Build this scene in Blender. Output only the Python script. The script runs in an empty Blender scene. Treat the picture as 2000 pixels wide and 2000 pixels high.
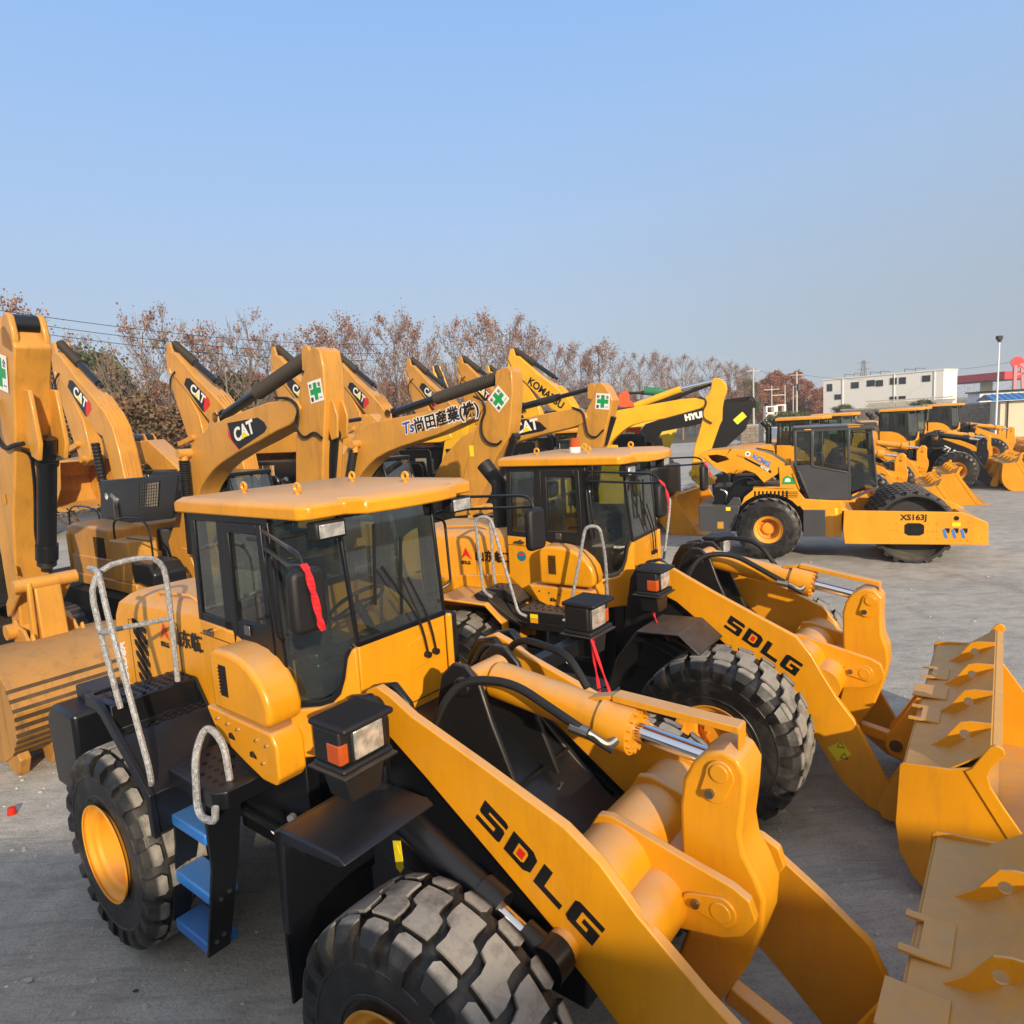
import bpy, bmesh, math, random
from mathutils import Vector, Matrix, Euler
random.seed(7)
PI = math.pi
SC = bpy.context.scene
COL = SC.collection
R = math.radians

# ---------------------------------------------------------------- camera, world, sun
CAM_H, CAM_P, CAM_R, CAM_F = 3.688, .1330, .0582, 1319.8
def cam_axes():
    cp, sp, cr, sr = math.cos(CAM_P), math.sin(CAM_P), math.cos(CAM_R), math.sin(CAM_R)
    fwd = Vector((0, cp, -sp)); right = Vector((1, 0, 0)); down = Vector((0, -sp, -cp))
    return cr*right + sr*down, -sr*right + cr*down, fwd
RIGHT, DOWN, FWD = cam_axes()
EYE = Vector((0, 0, CAM_H))
cd = bpy.data.cameras.new('camera'); cam = bpy.data.objects.new('camera', cd); COL.objects.link(cam)
m = Matrix((RIGHT, -DOWN, -FWD)).transposed().to_4x4(); m.translation = EYE
cam.matrix_world = m
cd.sensor_width = 36; cd.lens = CAM_F/2000*36; cd.clip_start = .05; cd.clip_end = 6000
SC.camera = cam

SUN_AZ = Vector((.34, -1.0)).normalized(); SUN_EL = R(21)
w = bpy.data.worlds.new('World'); SC.world = w; w.use_nodes = True
nt = w.node_tree; nt.nodes.clear()
o_ = nt.nodes.new('ShaderNodeOutputWorld'); bg = nt.nodes.new('ShaderNodeBackground'); sky = nt.nodes.new('ShaderNodeTexSky')
sky.sky_type = 'NISHITA'; sky.sun_disc = False; sky.sun_elevation = SUN_EL
sky.sun_rotation = math.atan2(SUN_AZ.x, SUN_AZ.y); sky.altitude = 0; sky.air_density = 1.1; sky.dust_density = 1.6; sky.ozone_density = 3.0
bg.inputs[1].default_value = .12
bg2 = nt.nodes.new('ShaderNodeBackground'); tcw = nt.nodes.new('ShaderNodeTexCoord'); sxyz = nt.nodes.new('ShaderNodeSeparateXYZ'); rmp = nt.nodes.new('ShaderNodeValToRGB')
nt.links.new(tcw.outputs['Generated'], sxyz.inputs[0]); nt.links.new(sxyz.outputs[2], rmp.inputs[0])
SKY = [(0, (.50,.59,.69)), (.05, (.52,.625,.74)), (.14, (.48,.61,.79)), (.27, (.41,.60,.90)), (.42, (.33,.55,.92)), (.56, (.27,.49,.90)), (1, (.10,.25,.62))]
el = rmp.color_ramp.elements
el[0].position = 0; el[0].color = (*SKY[0][1], 1); el[1].position = 1; el[1].color = (*SKY[-1][1], 1)
for p_, c_ in SKY[1:-1]:
    e_ = el.new(p_); e_.color = (*c_, 1)
# smoggy grey towards the right along the horizon
def wmath(op, a, b):
    q = nt.nodes.new('ShaderNodeMath'); q.operation = op; q.use_clamp = True
    for i, v_ in ((0, a), (1, b)):
        if isinstance(v_, (int, float)): q.inputs[i].default_value = v_
        else: nt.links.new(v_, q.inputs[i])
    return q.outputs[0]
fx = wmath('MULTIPLY', wmath('ADD', wmath('MULTIPLY', sxyz.outputs[0], 1.1), .22), wmath('SUBTRACT', 1.0, wmath('MULTIPLY', sxyz.outputs[2], 2.1)))
mxw = nt.nodes.new('ShaderNodeMix'); mxw.data_type = 'RGBA'; nt.links.new(wmath('MULTIPLY', fx, .95), mxw.inputs[0]); nt.links.new(rmp.outputs[0], mxw.inputs[6]); mxw.inputs[7].default_value = (.34, .405, .475, 1)
vn = nt.nodes.new('ShaderNodeVectorMath'); vn.operation = 'DOT_PRODUCT'; nt.links.new(tcw.outputs['Generated'], vn.inputs[0]); vn.inputs[1].default_value = (SUN_AZ.x*math.cos(SUN_EL), SUN_AZ.y*math.cos(SUN_EL), math.sin(SUN_EL))
gl_ = nt.nodes.new('ShaderNodeMapRange'); gl_.clamp = True; nt.links.new(vn.outputs['Value'], gl_.inputs[0]); gl_.inputs[1].default_value = -.15; gl_.inputs[2].default_value = 1.0; gl_.inputs[3].default_value = 0; gl_.inputs[4].default_value = 1
mxs = nt.nodes.new('ShaderNodeMix'); mxs.data_type = 'RGBA'; nt.links.new(wmath('POWER', gl_.outputs[0], .8), mxs.inputs[0]); nt.links.new(mxw.outputs[2], mxs.inputs[6]); mxs.inputs[7].default_value = (1.05, .97, .86, 1)
nt.links.new(mxs.outputs[2], bg2.inputs[0]); bg2.inputs[1].default_value = .95
add_ = nt.nodes.new('ShaderNodeMixShader'); add_.inputs[0].default_value = .92
nt.links.new(sky.outputs[0], bg.inputs[0]); nt.links.new(bg.outputs[0], add_.inputs[1]); nt.links.new(bg2.outputs[0], add_.inputs[2]); nt.links.new(add_.outputs[0], o_.inputs[0])
sl = bpy.data.lights.new('sun', 'SUN'); sun = bpy.data.objects.new('sun', sl); COL.objects.link(sun)
sl.energy = 5.0; sl.angle = R(.6); sl.color = (1, .82, .6)
sdir = Vector((SUN_AZ.x*math.cos(SUN_EL), SUN_AZ.y*math.cos(SUN_EL), math.sin(SUN_EL)))
sun.rotation_euler = sdir.to_track_quat('Z', 'Y').to_euler(); sun.location = (0, -40, 60)
SC.view_settings.view_transform = 'Standard'; SC.view_settings.look = 'None'
SC.view_settings.exposure = 0.12; SC.view_settings.gamma = 1
SC.cycles.max_bounces = 8; SC.cycles.transparent_max_bounces = 24; SC.cycles.use_denoising = True

# ---------------------------------------------------------------- materials
def newmat(name):
    m = bpy.data.materials.new(name); m.use_nodes = True
    n = m.node_tree.nodes; n.clear()
    out = n.new('ShaderNodeOutputMaterial'); b = n.new('ShaderNodeBsdfPrincipled')
    m.node_tree.links.new(b.outputs[0], out.inputs[0])
    return m, n, m.node_tree.links, b, out
def noise(n, l, scale, detail=4, coord='Object', rough=.55):
    tc = n.new('ShaderNodeTexCoord'); t = n.new('ShaderNodeTexNoise')
    t.inputs['Scale'].default_value = scale; t.inputs['Detail'].default_value = detail; t.inputs['Roughness'].default_value = rough
    l.new(tc.outputs[coord], t.inputs['Vector']); return t
def ramp(n, l, src, a, b, ca=(0,0,0,1), cb=(1,1,1,1)):
    r = n.new('ShaderNodeValToRGB'); r.color_ramp.elements[0].position = a; r.color_ramp.elements[1].position = b
    r.color_ramp.elements[0].color = ca; r.color_ramp.elements[1].color = cb
    l.new(src, r.inputs[0]); return r
def mixc(n, l, fac, a, b):
    m = n.new('ShaderNodeMix'); m.data_type = 'RGBA'
    if isinstance(fac, (int, float)): m.inputs[0].default_value = fac
    else: l.new(fac, m.inputs[0])
    for i, v in ((6, a), (7, b)):
        if isinstance(v, tuple): m.inputs[i].default_value = v
        else: l.new(v, m.inputs[i])
    return m.outputs[2]
def math_(n, l, op, a, b=0.):
    m = n.new('ShaderNodeMath'); m.operation = op
    for i, v in ((0, a), (1, b)):
        if isinstance(v, (int, float)): m.inputs[i].default_value = v
        else: l.new(v, m.inputs[i])
    return m.outputs[0]
def paint(name, col, rough=.36, dust=.5, dcol=(.50, .37, .25), var=.08, coat=.15, metal=0., bump=.02, grime=0.):
    """body paint: slight colour drift, fine dust lying on faces that look up, mild orange peel"""
    m, n, l, b, out = newmat(name)
    c = (*col, 1); c2 = (*[x*(1-var*2.2) for x in col], 1)
    t = noise(n, l, 1.7, 5); base = mixc(n, l, ramp(n, l, t.outputs[0], .35, .7).outputs[0], c, c2)
    if grime:
        tc = n.new('ShaderNodeTexCoord'); mp = n.new('ShaderNodeMapping'); l.new(tc.outputs['Object'], mp.inputs[0]); mp.inputs['Scale'].default_value = (7, 7, 1.1)
        tg = n.new('ShaderNodeTexNoise'); tg.inputs['Scale'].default_value = 1.; tg.inputs['Detail'].default_value = 7; tg.inputs['Roughness'].default_value = .75; l.new(mp.outputs[0], tg.inputs[0])
        base = mixc(n, l, math_(n, l, 'MULTIPLY', ramp(n, l, tg.outputs[0], .50, .72).outputs[0], grime), base, (.10, .07, .045, 1))
        th = noise(n, l, 31, 5, rough=.8); base = mixc(n, l, math_(n, l, 'MULTIPLY', ramp(n, l, th.outputs[0], .66, .70).outputs[0], min(1., grime*1.6)), base, (.07, .045, .03, 1))
    g = n.new('ShaderNodeNewGeometry'); sx = n.new('ShaderNodeSeparateXYZ'); l.new(g.outputs['Normal'], sx.inputs[0])
    up = ramp(n, l, sx.outputs[2], .55, .98)
    t2 = noise(n, l, 9, 6, rough=.7); f = math_(n, l, 'MULTIPLY', up.outputs[0], ramp(n, l, t2.outputs[0], .1, .75).outputs[0])
    f = math_(n, l, 'MULTIPLY', f, dust)
    t3 = noise(n, l, 26, 6, rough=.75); sp = math_(n, l, 'MULTIPLY', ramp(n, l, t3.outputs[0], .56, .8).outputs[0], dust*.14)
    f = math_(n, l, 'MAXIMUM', f, sp)
    l.new(mixc(n, l, f, base, (*dcol, 1)), b.inputs['Base Color'])
    rr = n.new('ShaderNodeMapRange'); l.new(f, rr.inputs[0]); rr.inputs[3].default_value = rough; rr.inputs[4].default_value = .85
    l.new(rr.outputs[0], b.inputs['Roughness']); b.inputs['Metallic'].default_value = metal
    b.inputs['Coat Weight'].default_value = coat; b.inputs['Coat Roughness'].default_value = .12
    if bump:
        bp = n.new('ShaderNodeBump'); bp.inputs['Strength'].default_value = bump; bp.inputs['Distance'].default_value = .02
        t4 = noise(n, l, 5, 3); l.new(t4.outputs[0], bp.inputs['Height']); l.new(bp.outputs[0], b.inputs['Normal'])
    return m
def flat(name, col, rough=.5, metal=0., emit=0., var=0.):
    m, n, l, b, out = newmat(name)
    b.inputs['Base Color'].default_value = (*col, 1); b.inputs['Roughness'].default_value = rough; b.inputs['Metallic'].default_value = metal
    if var:
        t = noise(n, l, 3.5, 6, rough=.7)
        l.new(mixc(n, l, ramp(n, l, t.outputs[0], .3, .7).outputs[0], (*col, 1), (*[x*(1-var) for x in col], 1)), b.inputs['Base Color'])
    return m
M = {}
M['loader_yellow'] = paint('loader_yellow', (.77, .325, .007), .34, .8, grime=.2)
M['digger_yellow'] = paint('digger_yellow', (.60, .285, .04), .42, .5, grime=.38)
M['bright_yellow'] = paint('bright_yellow', (.80, .44, .018), .36, .3, grime=.15)
M['green_yellow'] = paint('green_yellow', (.62, .43, .03), .45, .3)
M['roller_yellow'] = paint('roller_yellow', (.80, .35, .014), .36, .5, grime=.14)
M['inner_yellow'] = paint('inner_yellow', (.64, .30, .015), .42, .8, (.38, .275, .15), grime=.25)
M['worn_yellow'] = paint('worn_yellow', (.46, .22, .04), .5, .8, (.30,.20,.11), grime=.75, coat=0.)
M['dim_mesh'] = flat('dim_mesh', (.26,.22,.16), .7)
M['black'] = paint('black', (.004, .005, .008), .36, .08, (.10, .11, .13), coat=.05, bump=.01)
M['rim_yellow'] = paint('rim_yellow', (.80, .34, .015), .5, .5, coat=0.)
M['sleeve'] = paint('sleeve', (.030, .024, .019), .75, .5, (.16,.12,.09), coat=0., bump=.2)
M['black_dusty'] = paint('black_dusty', (.009, .009, .010), .45, .6, (.17, .13, .105), coat=.03, bump=.01)
M['black_bright'] = paint('black_bright', (.007, .008, .010), .3, .08, (.2, .17, .14), coat=.1)
M['grey_paint'] = paint('grey_paint', (.055, .058, .066), .4, .3, (.3, .26, .22))
M['blue_plastic'] = paint('blue_plastic', (.02, .17, .55), .45, .3, (.2, .25, .35))
M['red_paint'] = paint('red_paint', (.62, .03, .015), .35, .2)
M['orange_red'] = paint('orange_red', (.75, .10, .02), .35, .2)
M['rubber'] = None
M['decal_black'] = flat('decal_black', (.008, .008, .009), .4)
M['decal_white'] = flat('decal_white', (.78, .78, .76), .45)
M['decal_red'] = flat('decal_red', (.62, .02, .015), .4)
M['decal_green'] = flat('decal_green', (.01, .30, .08), .45)
M['decal_blue'] = flat('decal_blue', (.03, .07, .32), .4)
M['decal_lightblue'] = flat('decal_lightblue', (.05, .2, .55), .4)
M['decal_yellow'] = flat('decal_yellow', (.80, .66, .02), .4)
M['decal_teal'] = flat('decal_teal', (.01, .16, .24), .4)
M['hole'] = flat('hole', (.003, .003, .003), .9)
M['chrome'] = flat('chrome', (.75, .76, .78), .08, 1.)
M['steel'] = flat('steel', (.38, .37, .35), .35, 1., var=.4)
M['hose'] = flat('hose', (.009, .009, .009), .5, var=.4)
M['seat_vinyl'] = flat('seat_vinyl', (.02, .035, .04), .25)
M['plastic_black'] = flat('plastic_black', (.009, .009, .011), .55, var=.3)
M['ribbon'] = flat('ribbon', (.72, .02, .03), .5, var=.2)
M['orange_lens'] = flat('orange_lens', (.50, .085, .015), .12, var=.3)
M['red_lens'] = flat('red_lens', (.5, .02, .01), .15)
M['concrete_wall'] = flat('concrete_wall', (.48, .45, .39), .9, var=.25)
def mk_wrap():
    m, n, l, b, out = newmat('film_wrap')
    tc = n.new('ShaderNodeTexCoord'); mp = n.new('ShaderNodeMapping'); l.new(tc.outputs['Object'], mp.inputs[0]); mp.inputs['Scale'].default_value = (38, 38, 26); mp.inputs['Rotation'].default_value = (.6, .5, .3)
    t = n.new('ShaderNodeTexNoise'); t.inputs['Scale'].default_value = 1.6; t.inputs['Detail'].default_value = 4; t.inputs['Roughness'].default_value = .7; t.inputs['Distortion'].default_value = 1.2; l.new(mp.outputs[0], t.inputs[0])
    l.new(mixc(n, l, ramp(n, l, t.outputs[0], .38, .66).outputs[0], (.15, .16, .18, 1), (.50, .51, .52, 1)), b.inputs['Base Color'])
    b.inputs['Roughness'].default_value = .3
    bp = n.new('ShaderNodeBump'); bp.inputs['Strength'].default_value = .5; bp.inputs['Distance'].default_value = .01; l.new(t.outputs[0], bp.inputs['Height']); l.new(bp.outputs[0], b.inputs['Normal'])
    return m
M['film_wrap'] = mk_wrap()
def mk_rubber(name, dusty=1.):
    m, n, l, b, out = newmat(name)
    tc = n.new('ShaderNodeTexCoord'); s = n.new('ShaderNodeSeparateXYZ'); l.new(tc.outputs['Object'], s.inputs[0])
    r2 = math_(n, l, 'ADD', math_(n, l, 'MULTIPLY', s.outputs[0], s.outputs[0]), math_(n, l, 'MULTIPLY', s.outputs[2], s.outputs[2]))
    rr = math_(n, l, 'SQRT', r2)
    t = noise(n, l, 7, 6, rough=.7); t2 = noise(n, l, 1.4, 3)
    top = ramp(n, l, rr, .783, .790)
    f = math_(n, l, 'MULTIPLY', top.outputs[0], ramp(n, l, t.outputs[0], .15, .55).outputs[0])
    f = math_(n, l, 'MULTIPLY', f, .9*dusty)
    f2 = math_(n, l, 'MULTIPLY', ramp(n, l, math_(n, l, 'MULTIPLY', math_(n, l, 'ADD', t2.outputs[0], t.outputs[0]), .5), .45, .62).outputs[0], .15*dusty)
    f = math_(n, l, 'MAXIMUM', f, f2)
    l.new(mixc(n, l, f, (.006, .006, .0065, 1), (.30, .28, .25, 1)), b.inputs['Base Color'])
    q = n.new('ShaderNodeMapRange'); l.new(f, q.inputs[0]); q.inputs[3].default_value = .42; q.inputs[4].default_value = .9; l.new(q.outputs[0], b.inputs['Roughness'])
    bp = n.new('ShaderNodeBump'); bp.inputs['Strength'].default_value = .25; bp.inputs['Distance'].default_value = .01
    t5 = noise(n, l, 45, 5); l.new(t5.outputs[0], bp.inputs['Height']); l.new(bp.outputs[0], b.inputs['Normal'])
    return m
M['rubber'] = mk_rubber('rubber')
M['rubber_clean'] = mk_rubber('rubber_clean', .25)
def mk_glass(name, tint, fmin=.09):
    m, n, l, b, out = newmat(name); n.remove(b)
    tr = n.new('ShaderNodeBsdfTransparent'); tr.inputs[0].default_value = (*tint, 1)
    gl = n.new('ShaderNodeBsdfGlossy'); gl.inputs['Roughness'].default_value = .02; gl.inputs[0].default_value = (.9, .95, .95, 1)
    df = n.new('ShaderNodeBsdfDiffuse'); df.inputs[0].default_value = (.22, .21, .18, 1)
    fr = n.new('ShaderNodeFresnel'); fr.inputs[0].default_value = 1.5
    f = math_(n, l, 'ADD', fr.outputs[0], fmin)
    a = n.new('ShaderNodeMixShader'); l.new(f, a.inputs[0]); l.new(tr.outputs[0], a.inputs[1]); l.new(gl.outputs[0], a.inputs[2])
    c = n.new('ShaderNodeMixShader'); t = noise(n, l, 2.2, 6, rough=.7); l.new(math_(n, l, 'MULTIPLY', ramp(n, l, t.outputs[0], .3, .8).outputs[0], .16), c.inputs[0])
    l.new(a.outputs[0], c.inputs[1]); l.new(df.outputs[0], c.inputs[2]); l.new(c.outputs[0], out.inputs[0])
    return m
M['glass'] = mk_glass('glass', (.46, .59, .54))
def mk_lamp():
    m, n, l, b, out = newmat('lamp_glass'); tc = n.new('ShaderNodeTexCoord'); wv = n.new('ShaderNodeTexWave'); wv.inputs['Scale'].default_value = 26; wv.bands_direction = 'Y'; l.new(tc.outputs['Object'], wv.inputs[0])
    t = noise(n, l, 14, 3); l.new(mixc(n, l, ramp(n, l, t.outputs[0], .35, .65).outputs[0], (.42, .43, .42, 1), (.92, .92, .88, 1)), b.inputs['Base Color'])
    b.inputs['Metallic'].default_value = .55; b.inputs['Roughness'].default_value = .16; b.inputs['Coat Weight'].default_value = 1.
    bp = n.new('ShaderNodeBump'); bp.inputs['Strength'].default_value = .5; bp.inputs['Distance'].default_value = .004; l.new(wv.outputs[0], bp.inputs['Height']); l.new(bp.outputs[0], b.inputs['Normal']); return m
M['lamp_glass'] = mk_lamp()

# ---------------------------------------------------------------- mesh helpers
class MB:
    def __init__(s): s.v = []; s.f = []
    def add(s, v, f):
        o = len(s.v); s.v += [tuple(x) for x in v]; s.f += [tuple(i+o for i in q) for q in f]; return s
    def box(s, x0, x1, y0, y1, z0, z1, M4=None):
        v = [Vector((x, y, z)) for x in (x0, x1) for y in (y0, y1) for z in (z0, z1)]
        if M4: v = [M4 @ p for p in v]
        return s.add(v, [(0,1,3,2),(4,6,7,5),(0,4,5,1),(2,3,7,6),(0,2,6,4),(1,5,7,3)])
    def bar(s, a, b, w, h, up=(0,0,1)):
        a, b = Vector(a), Vector(b); d = (b-a).normalized(); u = Vector(up)
        if abs(d.dot(u)) > .98: u = Vector((1,0,0))
        sd = d.cross(u).normalized(); u = sd.cross(d).normalized()
        v = [p + sd*i*w/2 + u*j*h/2 for p in (a, b) for i in (-1, 1) for j in (-1, 1)]
        return s.add(v, [(0,1,3,2),(4,6,7,5),(0,4,5,1),(2,3,7,6),(0,2,6,4),(1,5,7,3)])
    def prism(s, poly, ax, a, b, M4=None):
        n = len(poly)
        def P(p, t): return {'y': (p[0], t, p[1]), 'x': (t, p[0], p[1]), 'z': (p[0], p[1], t)}[ax]
        v = [Vector(P(p, a)) for p in poly] + [Vector(P(p, b)) for p in poly]
        if M4: v = [M4 @ p for p in v]
        f = [tuple(range(n)), tuple(range(2*n-1, n-1, -1))] + [(i, (i+1) % n, n+(i+1) % n, n+i) for i in range(n)]
        return s.add(v, f)
    def loft(s, A, B, caps=True):
        n = len(A); f = [(i, (i+1) % n, n+(i+1) % n, n+i) for i in range(n)]
        if caps: f += [tuple(range(n)), tuple(range(2*n-1, n-1, -1))]
        return s.add(list(A)+list(B), f)
    def cyl(s, a, b, r, r2=None, n=20, caps=True):
        a, b = Vector(a), Vector(b); r2 = r if r2 is None else r2
        d = (b-a).normalized(); q = d.to_track_quat('Z', 'Y')
        A = [a + q @ Vector((r*math.cos(t), r*math.sin(t), 0)) for t in [2*PI*i/n for i in range(n)]]
        B = [b + q @ Vector((r2*math.cos(t), r2*math.sin(t), 0)) for t in [2*PI*i/n for i in range(n)]]
        return s.loft(A, B, caps)
    def lathe(s, prof, c, d, n=32):
        """prof = [(radius, height)] turned about direction d through c"""
        c, d = Vector(c), Vector(d).normalized(); q = d.to_track_quat('Z', 'Y'); v = []; f = []; k = len(prof)
        for i in range(n):
            t = 2*PI*i/n
            for r, h in prof: v.append(c + q @ Vector((r*math.cos(t), r*math.sin(t), h)))
        for i in range(n):
            for j in range(k-1):
                a, b2 = i*k+j, ((i+1) % n)*k+j
                f.append((a, b2, b2+1, a+1))
        return s.add(v, f)
    def tube(s, pts, r, n=8, sub=4, closed=False):
        P = smooth_path([Vector(p) for p in pts], sub) if sub else [Vector(p) for p in pts]
        k = len(P); v = []; f = []; up = None
        for i, p in enumerate(P):
            d = (P[min(i+1, k-1)] - P[max(i-1, 0)]).normalized()
            if up is None:
                up = d.orthogonal().normalized()
            up = (up - d*up.dot(d)).normalized(); sd = d.cross(up)
            rr = r[min(int(i*len(r)/k), len(r)-1)] if isinstance(r, (list, tuple)) else r
            for j in range(n):
                t = 2*PI*j/n; v.append(p + (up*math.cos(t) + sd*math.sin(t))*rr)
        for i in range(k-1):
            for j in range(n):
                f.append((i*n+j, i*n+(j+1) % n, (i+1)*n+(j+1) % n, (i+1)*n+j))
        f += [tuple(range(n)), tuple(range(k*n-1, (k-1)*n-1, -1))]
        return s.add(v, f)
    def ball(s, c, r, n=10, sz=1.):
        prof = [(max(r*math.sin(PI*i/n), 1e-4), -r*math.cos(PI*i/n)*sz) for i in range(n+1)]
        return s.lathe(prof, c, (0, 0, 1), n*2)
    def build(s, name, mat, parent=None, bevel=0., ang=35, seg=2, loc=None, rot=None, fix=True, smooth=True):
        me = bpy.data.meshes.new(name); me.from_pydata(s.v, [], s.f)
        if fix:
            bm = bmesh.new(); bm.from_mesh(me); bmesh.ops.recalc_face_normals(bm, faces=bm.faces); bm.to_mesh(me); bm.free()
        ms = mat if isinstance(mat, (list, tuple)) else [mat]
        for q in ms: me.materials.append(M[q] if isinstance(q, str) else q)
        if smooth:
            me.shade_smooth(); me.set_sharp_from_angle(angle=R(ang))
        me.update()
        o = bpy.data.objects.new(name, me); COL.objects.link(o)
        if parent: o.parent = parent
        if loc: o.location = loc
        if rot: o.rotation_euler = rot
        if bevel:
            bv = o.modifiers.new('bevel', 'BEVEL'); bv.width = bevel; bv.segments = seg; bv.limit_method = 'ANGLE'; bv.angle_limit = R(40); bv.use_clamp_overlap = True
        return o
def smooth_path(P, sub):
    """round the corners of a polyline (corner arcs, straight runs stay straight)"""
    if len(P) < 3: return P
    out = [P[0]]
    for i in range(1, len(P)-1):
        a, b, c = P[i-1], P[i], P[i+1]
        r = min((a-b).length, (c-b).length)*.5
        p0 = b + (a-b).normalized()*r; p1 = b + (c-b).normalized()*r
        for k in range(sub+1):
            t = k/sub; out.append(p0*(1-t)**2 + b*2*t*(1-t) + p1*t*t)
    out.append(P[-1]); res = [out[0]]
    for p in out[1:]:
        if (p-res[-1]).length > 1e-4: res.append(p)
    return res
def arc(cx, cy, r, a0, a1, n=8):
    return [(cx + r*math.cos(R(a0+(a1-a0)*i/n)), cy + r*math.sin(R(a0+(a1-a0)*i/n))) for i in range(n+1)]
def root(name, loc=(0,0,0), rz=0., label=None, cat=None, group=None):
    o = bpy.data.objects.new(name, None); COL.objects.link(o); o.location = loc; o.rotation_euler = (0, 0, rz); o.empty_display_size = .2
    tag(o, label, cat, group); return o
def tag(o, label=None, cat=None, group=None, kind=None):
    if label: o['label'] = label
    if cat: o['category'] = cat
    if group: o['group'] = group
    if kind: o['kind'] = kind
    return o
def copy_tree(o, parent=None):
    c = o.copy(); COL.objects.link(c); c.parent = parent
    if parent: c.matrix_parent_inverse = o.matrix_parent_inverse.copy()
    for ch in [x for x in bpy.data.objects if x.parent == o]: copy_tree(ch, c)
    return c
def text(name, s, size, mat, parent, origin, xdir, ydir, bold=0., extrude=.002, shear=0., align='LEFT'):
    """lettering as a thin real mesh lying on a plane"""
    cu = bpy.data.curves.new(name, 'FONT'); cu.body = s; cu.size = size; cu.extrude = extrude; cu.offset = bold; cu.shear = shear; cu.align_x = align
    cu.resolution_u = 3
    o = bpy.data.objects.new(name, cu); COL.objects.link(o)
    bpy.context.view_layer.update()
    me = bpy.data.meshes.new_from_object(o.evaluated_get(bpy.context.evaluated_depsgraph_get()))
    bpy.data.objects.remove(o); me.materials.clear(); me.materials.append(M[mat])
    X = Vector(xdir).normalized(); Y = Vector(ydir); Y = (Y - X*Y.dot(X)).normalized(); Z = X.cross(Y)
    mt = Matrix((X, Y, Z)).transposed().to_4x4(); mt.translation = Vector(origin); me.transform(mt)
    me.name = name
    q = bpy.data.objects.new(name, me); COL.objects.link(q)
    if parent: q.parent = parent
    return q
# pixel (of the 2000 px photograph) -> world, on a vertical plane through a machine's frame
def ray(u, v): return (RIGHT*((u-1000)/CAM_F) + DOWN*((v-1000)/CAM_F) + FWD)
def on_depth(u, v, Y):
    d = ray(u, v); return EYE + d*(Y/d.y)
def on_z(u, v, z=0.):
    d = ray(u, v); return EYE + d*((z-EYE.z)/d.z)
class Side:
    """side plane of a machine: P(u,v) gives (x along the machine, height z), in the frame of a root placed at loc / heading"""
    def __init__(s, u, v, Y, hd, y_off=0., loc=None):
        A = on_depth(u, v, Y); s.hd = hd; s.n = Vector((-math.sin(hd), math.cos(hd), 0)); s.t = Vector((math.cos(hd), math.sin(hd), 0))
        s.A = A; s.yoff = y_off
        s.org = Vector((A.x, A.y, 0)) - s.n*y_off      # the centre plane
        s.loc = s.org
    def P(s, u, v, dy=0.):
        d = ray(u, v); q = s.org + s.n*(s.yoff+dy); t = ((q-EYE).dot(s.n))/(d.dot(s.n)); X = EYE + d*t
        return ((X-s.loc).dot(s.t), X.z)
# ---------------------------------------------------------------- wheels
def lug(mb, st, ns=3):
    v = []; f = []; k = len(st)
    for (yb, rb, yo, ro, a0, a1) in st:
        for j in range(ns+1):
            t = a0+(a1-a0)*j/ns
            v.append((rb*math.cos(t), yb, rb*math.sin(t))); v.append((ro*math.cos(t), yo, ro*math.sin(t)))
    w_ = 2*(ns+1)
    for i in range(k-1):
        for j in range(ns):
            a, b = i*w_+2*j, (i+1)*w_+2*j
            f.append((a+1, a+3, b+3, b+1))
        f.append((i*w_, i*w_+1, (i+1)*w_+1, (i+1)*w_)); e = 2*ns
        f.append((i*w_+e, (i+1)*w_+e, (i+1)*w_+e+1, i*w_+e+1))
    for i in (0, k-1):
        for j in range(ns):
            a = i*w_+2*j; f.append((a, a+2, a+3, a+1))
    mb.add(v, f)
def tyre_mesh(n=22, deep=.036, bar_tread=False):
    mb = MB()
    half = [(-.225,.335),(-.266,.352),(-.270,.37),(-.284,.43),(-.293,.435),(-.295,.455),(-.290,.46),(-.302,.54),(-.303,.60),(-.309,.605),(-.308,.62),(-.302,.625),(-.290,.69),(-.262,.735),(-.20,.752),(-.1,.760)]
    prof = half + [(0,.762)] + [(-y, r) for y, r in half[::-1]]
    mb.lathe([(r, y) for y, r in prof], (0,0,0), (0,1,0), 88)
    # rings on the sidewall
    p = 2*PI/n
    for i in range(n):
        a = i*p
        if bar_tread:
            for s in (-1, 1):
                o = a + (p/2 if s > 0 else 0)
                lug(mb, [(-.02*s, .76, -.02*s, .80, o+.18, o+.30), (.10*s, .757, .10*s, .80, o+.10, o+.24), (.2*s, .75, .21*s, .79, o+.0, o+.15), (.262*s, .735, .283*s, .758, o-.02, o+.13), (.29*s, .67, .306*s, .67, o-.02, o+.11)])
        else:
            g = .13*p
            lug(mb, [(-.150, .757, -.147, .802, a+g, a+p-g), (-.075, .762, -.075, .804, a+g, a+p-g), (-.012, .765, -.012, .805, a+g+.02, a+p-g+.02), (.012, .765, .012, .805, a+g+.085, a+p-g+.085), (.075, .762, .075, .804, a+g+.10, a+p-g+.10), (.150, .757, .147, .802, a+g+.10, a+p-g+.10)])
            for s, o in ((-1, a-.04), (1, a+.05+.10)):
                c0, c1 = o+g*1.1, o+p-g*1.1; mid = (c0+c1)/2
                lug(mb, [(.190*s, .745, .186*s, .799, c0+.035, c1-.035), (.212*s, .745, .214*s, .797, c0+.006, c1-.006), (.25*s, .735, .268*s, .783, c0+.012, c1-.012), (.280*s, .695, .316*s, .728, c0+.035, c1-.035), (.292*s, .655, .318*s, .668, mid-.066, mid+.066), (.298*s, .60, .305*s, .606, mid-.05, mid+.05)])
    return mb
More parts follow.
